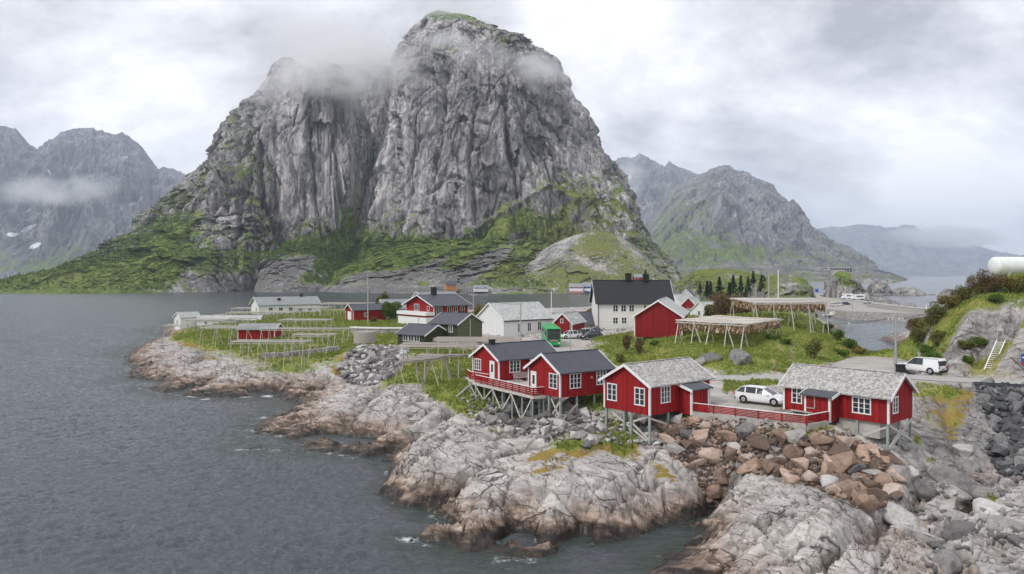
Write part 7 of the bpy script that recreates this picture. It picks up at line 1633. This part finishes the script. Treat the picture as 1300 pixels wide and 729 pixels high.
# a few that stand out
for px, py, s, kd, lbl in [(1068, 596, 1.35, 'brown', 'largest brown boulder, high in the heap left of the right-hand stilts'), (1095, 640, 1.1, 'brown', 'big orange-brown boulder at the lower end of the brown heap'), (985, 583, .85, 'grey', 'pale grey block lying among the brown boulders'), (912, 612, .95, 'brown', 'tall brown block standing at the head of the dark inlet'),
                       (1150, 606, 1.2, 'round', 'grey slab boulder just below the right-hand stilts'), (1212, 618, 1.5, 'round', 'large cracked grey boulder lying in the gully, lower right'), (745, 567, .6, 'grey', 'small pale boulder on the grass strip under the second cabin'), (935, 575, .75, 'grey', 'light grey boulder high in the brown heap')]:
    x, y, z = hit(px, py); boulders([(x, y, z + s * .25, s)], kd, lbl, None, int(px)); 
for o_ in [o for o in COL.objects if o.name.startswith('boulder') and o.get('group') is None]:
    if 'group' in o_: del o_['group']
lg = scatter([(612, 515), (680, 528), (745, 528), (768, 548), (760, 572), (700, 552), (640, 548), (612, 535)], 34, .3, .85, 5, 1.3, .75, .2); boulders(lg, 'grey', 'grey boulder lying under the deck and cabin stilts', 'grey boulders under the deck and cabins', 5)
rubble(scatter([(590, 480), (700, 520), (770, 530), (840, 545), (838, 570), (700, 560), (610, 545), (585, 510)], 330, .12, .34, 6, 1.4, .5, .2), 'grey', 'rubble', 6)
lr = scatter([(1140, 600), (1200, 590), (1262, 600), (1310, 590), (1310, 740), (1185, 740), (1160, 690), (1130, 655)], 16, .5, 1.4, 7, 1.3, .72, -.2); boulders(lr, 'round', 'rounded grey boulder in the rocky gully at the lower right', 'grey boulders at the lower right', 7)
rubble(scatter([(1140, 600), (1200, 590), (1262, 600), (1310, 590), (1310, 740), (1185, 740), (1160, 690), (1130, 655)], 130, .12, .28, 8, 1.6, .5, .1), 'grey', 'rubble', 8)
ld_ = scatter([(1243, 492), (1310, 493), (1310, 600), (1270, 596), (1258, 572), (1264, 545), (1250, 520)], 46, .35, .95, 9, 1.4, .68, .2); boulders(ld_, 'dark', 'dark grey boulder in the slope below the guard rail', 'dark boulders below the guard rail', 9)
rubble(scatter([(1240, 490), (1310, 491), (1310, 604), (1272, 606), (1252, 575), (1262, 545), (1244, 520)], 420, .16, .42, 10, 1.5, .5, .2), 'dark', 'rubble', 10)
LP = [(455, 441), (520, 441), (512, 462), (497, 480), (470, 490), (445, 488), (428, 470), (440, 455)]
ll = scatter(LP, 18, .6, 1.0, 11, 1.2, .8, .2); boulders(ll, 'grey', 'pale grey boulder in the rubble slope below the wooden tank', 'pale boulders below the wooden tank', 11)
rubble(scatter(LP, 480, .25, .6, 12, 1.3, .5, .25), 'grey', 'rubble', 12)
for px, py, s, lbl in [(905, 458, 1.6, 'big grey boulder on the green slope under the nearer fish rack'), (937, 461, 1.9, 'pale split boulder on the green slope, right of the big grey one'), (885, 463, 1.1, 'grey boulder at the left foot of the nearer fish rack'), (1222, 575, .9, 'grey boulder in the grassy cleft of the right-hand outcrop')]:
    x, y, z = hit(px, py); boulders([(x, y, z + s * .2, s)], 'round', lbl, None, int(px))
for o_ in [o for o in COL.objects if o.name.startswith('boulder')]:
    if o_.get('group') is None and 'group' in o_: del o_['group']
# ------------------------------------------------------------------ cloud caught on the summits
def cloud(name, px, py, D, rx, ry, rz, dens, scale, thr=.42, tilt=0.0, seed=0):
    bm = bmesh.new(); bmesh.ops.create_icosphere(bm, subdivisions=3, radius=1.0); me = bpy.data.meshes.new(name); bm.to_mesh(me); bm.free()
    o = link(name, me); x, y, z = PD(px, py, D); o.location = (x, y, z); o.scale = (rx, ry, rz); o.rotation_euler = (0, tilt, 0)
    m = bpy.data.materials.new('cloud_vapour'); m.use_nodes = True; nt = m.node_tree; N = nt.nodes; L = nt.links; N.remove(N['Principled BSDF'])
    tc = N.new('ShaderNodeTexCoord'); geo = N.new('ShaderNodeNewGeometry')
    ln = N.new('ShaderNodeVectorMath'); ln.operation = 'LENGTH'; L.new(tc.outputs['Object'], ln.inputs[0])
    fall = N.new('ShaderNodeMapRange'); L.new(ln.outputs['Value'], fall.inputs[0]); fall.inputs[1].default_value = 1.0; fall.inputs[2].default_value = .25; fall.interpolation_type = 'SMOOTHSTEP'
    mp = N.new('ShaderNodeMapping'); L.new(geo.outputs['Position'], mp.inputs[0]); mp.inputs['Scale'].default_value = (1, 1, 1.6); mp.inputs['Location'].default_value = (seed * 31.0, 0, seed * 17)
    n = N.new('ShaderNodeTexNoise'); L.new(mp.outputs[0], n.inputs['Vector']); n.inputs['Scale'].default_value = scale; n.inputs['Detail'].default_value = 5; n.inputs['Roughness'].default_value = .62; n.inputs['Distortion'].default_value = .4
    th = N.new('ShaderNodeMapRange'); L.new(n.outputs['Fac'], th.inputs[0]); th.inputs[1].default_value = thr; th.inputs[2].default_value = thr + .24
    a = N.new('ShaderNodeMath'); a.operation = 'MULTIPLY'; L.new(th.outputs[0], a.inputs[0]); L.new(fall.outputs[0], a.inputs[1])
    b = N.new('ShaderNodeMath'); b.operation = 'MULTIPLY'; L.new(a.outputs[0], b.inputs[0]); b.inputs[1].default_value = dens
    pv = N.new('ShaderNodeVolumePrincipled'); pv.inputs['Color'].default_value = (1, 1, 1, 1); pv.inputs['Anisotropy'].default_value = .55; L.new(b.outputs[0], pv.inputs['Density'])
    L.new(pv.outputs[0], N['Material Output'].inputs['Volume']); me.materials.append(m); tag(o, kind='stuff'); return o
cloud('clouds', 398, 92, 925, 84, 80, 46, .055, .018, .39, .12, 1)
cloud('clouds', 455, 90, 960, 74, 70, 70, .06, .016, .38, -.2, 2)
cloud('clouds', 335, 128, 950, 60, 70, 52, .022, .020, .42, .5, 3)
cloud('clouds', 612, 70, 930, 125, 60, 22, .045, .018, .42, .30, 4)
cloud('clouds', 515, 92, 925, 46, 60, 42, .035, .020, .42, -.4, 5)
cloud('clouds', 690, 96, 930, 62, 50, 36, .04, .020, .42, .5, 6)
cloud('clouds', 70, 242, 3700, 360, 300, 85, .012, .004, .38, -.1, 7)
cloud('clouds', 795, 232, 4300, 130, 200, 170, .010, .005, .40, .3, 8)
cloud('clouds', 1200, 300, 9000, 700, 900, 150, .006, .0016, .36, .1, 9)
cloud('clouds', 575, 18, 1040, 90, 80, 26, .03, .018, .42, .1, 10)
cloud('clouds', 405, 60, 1120, 130, 120, 60, .03, .012, .38, .1, 11)
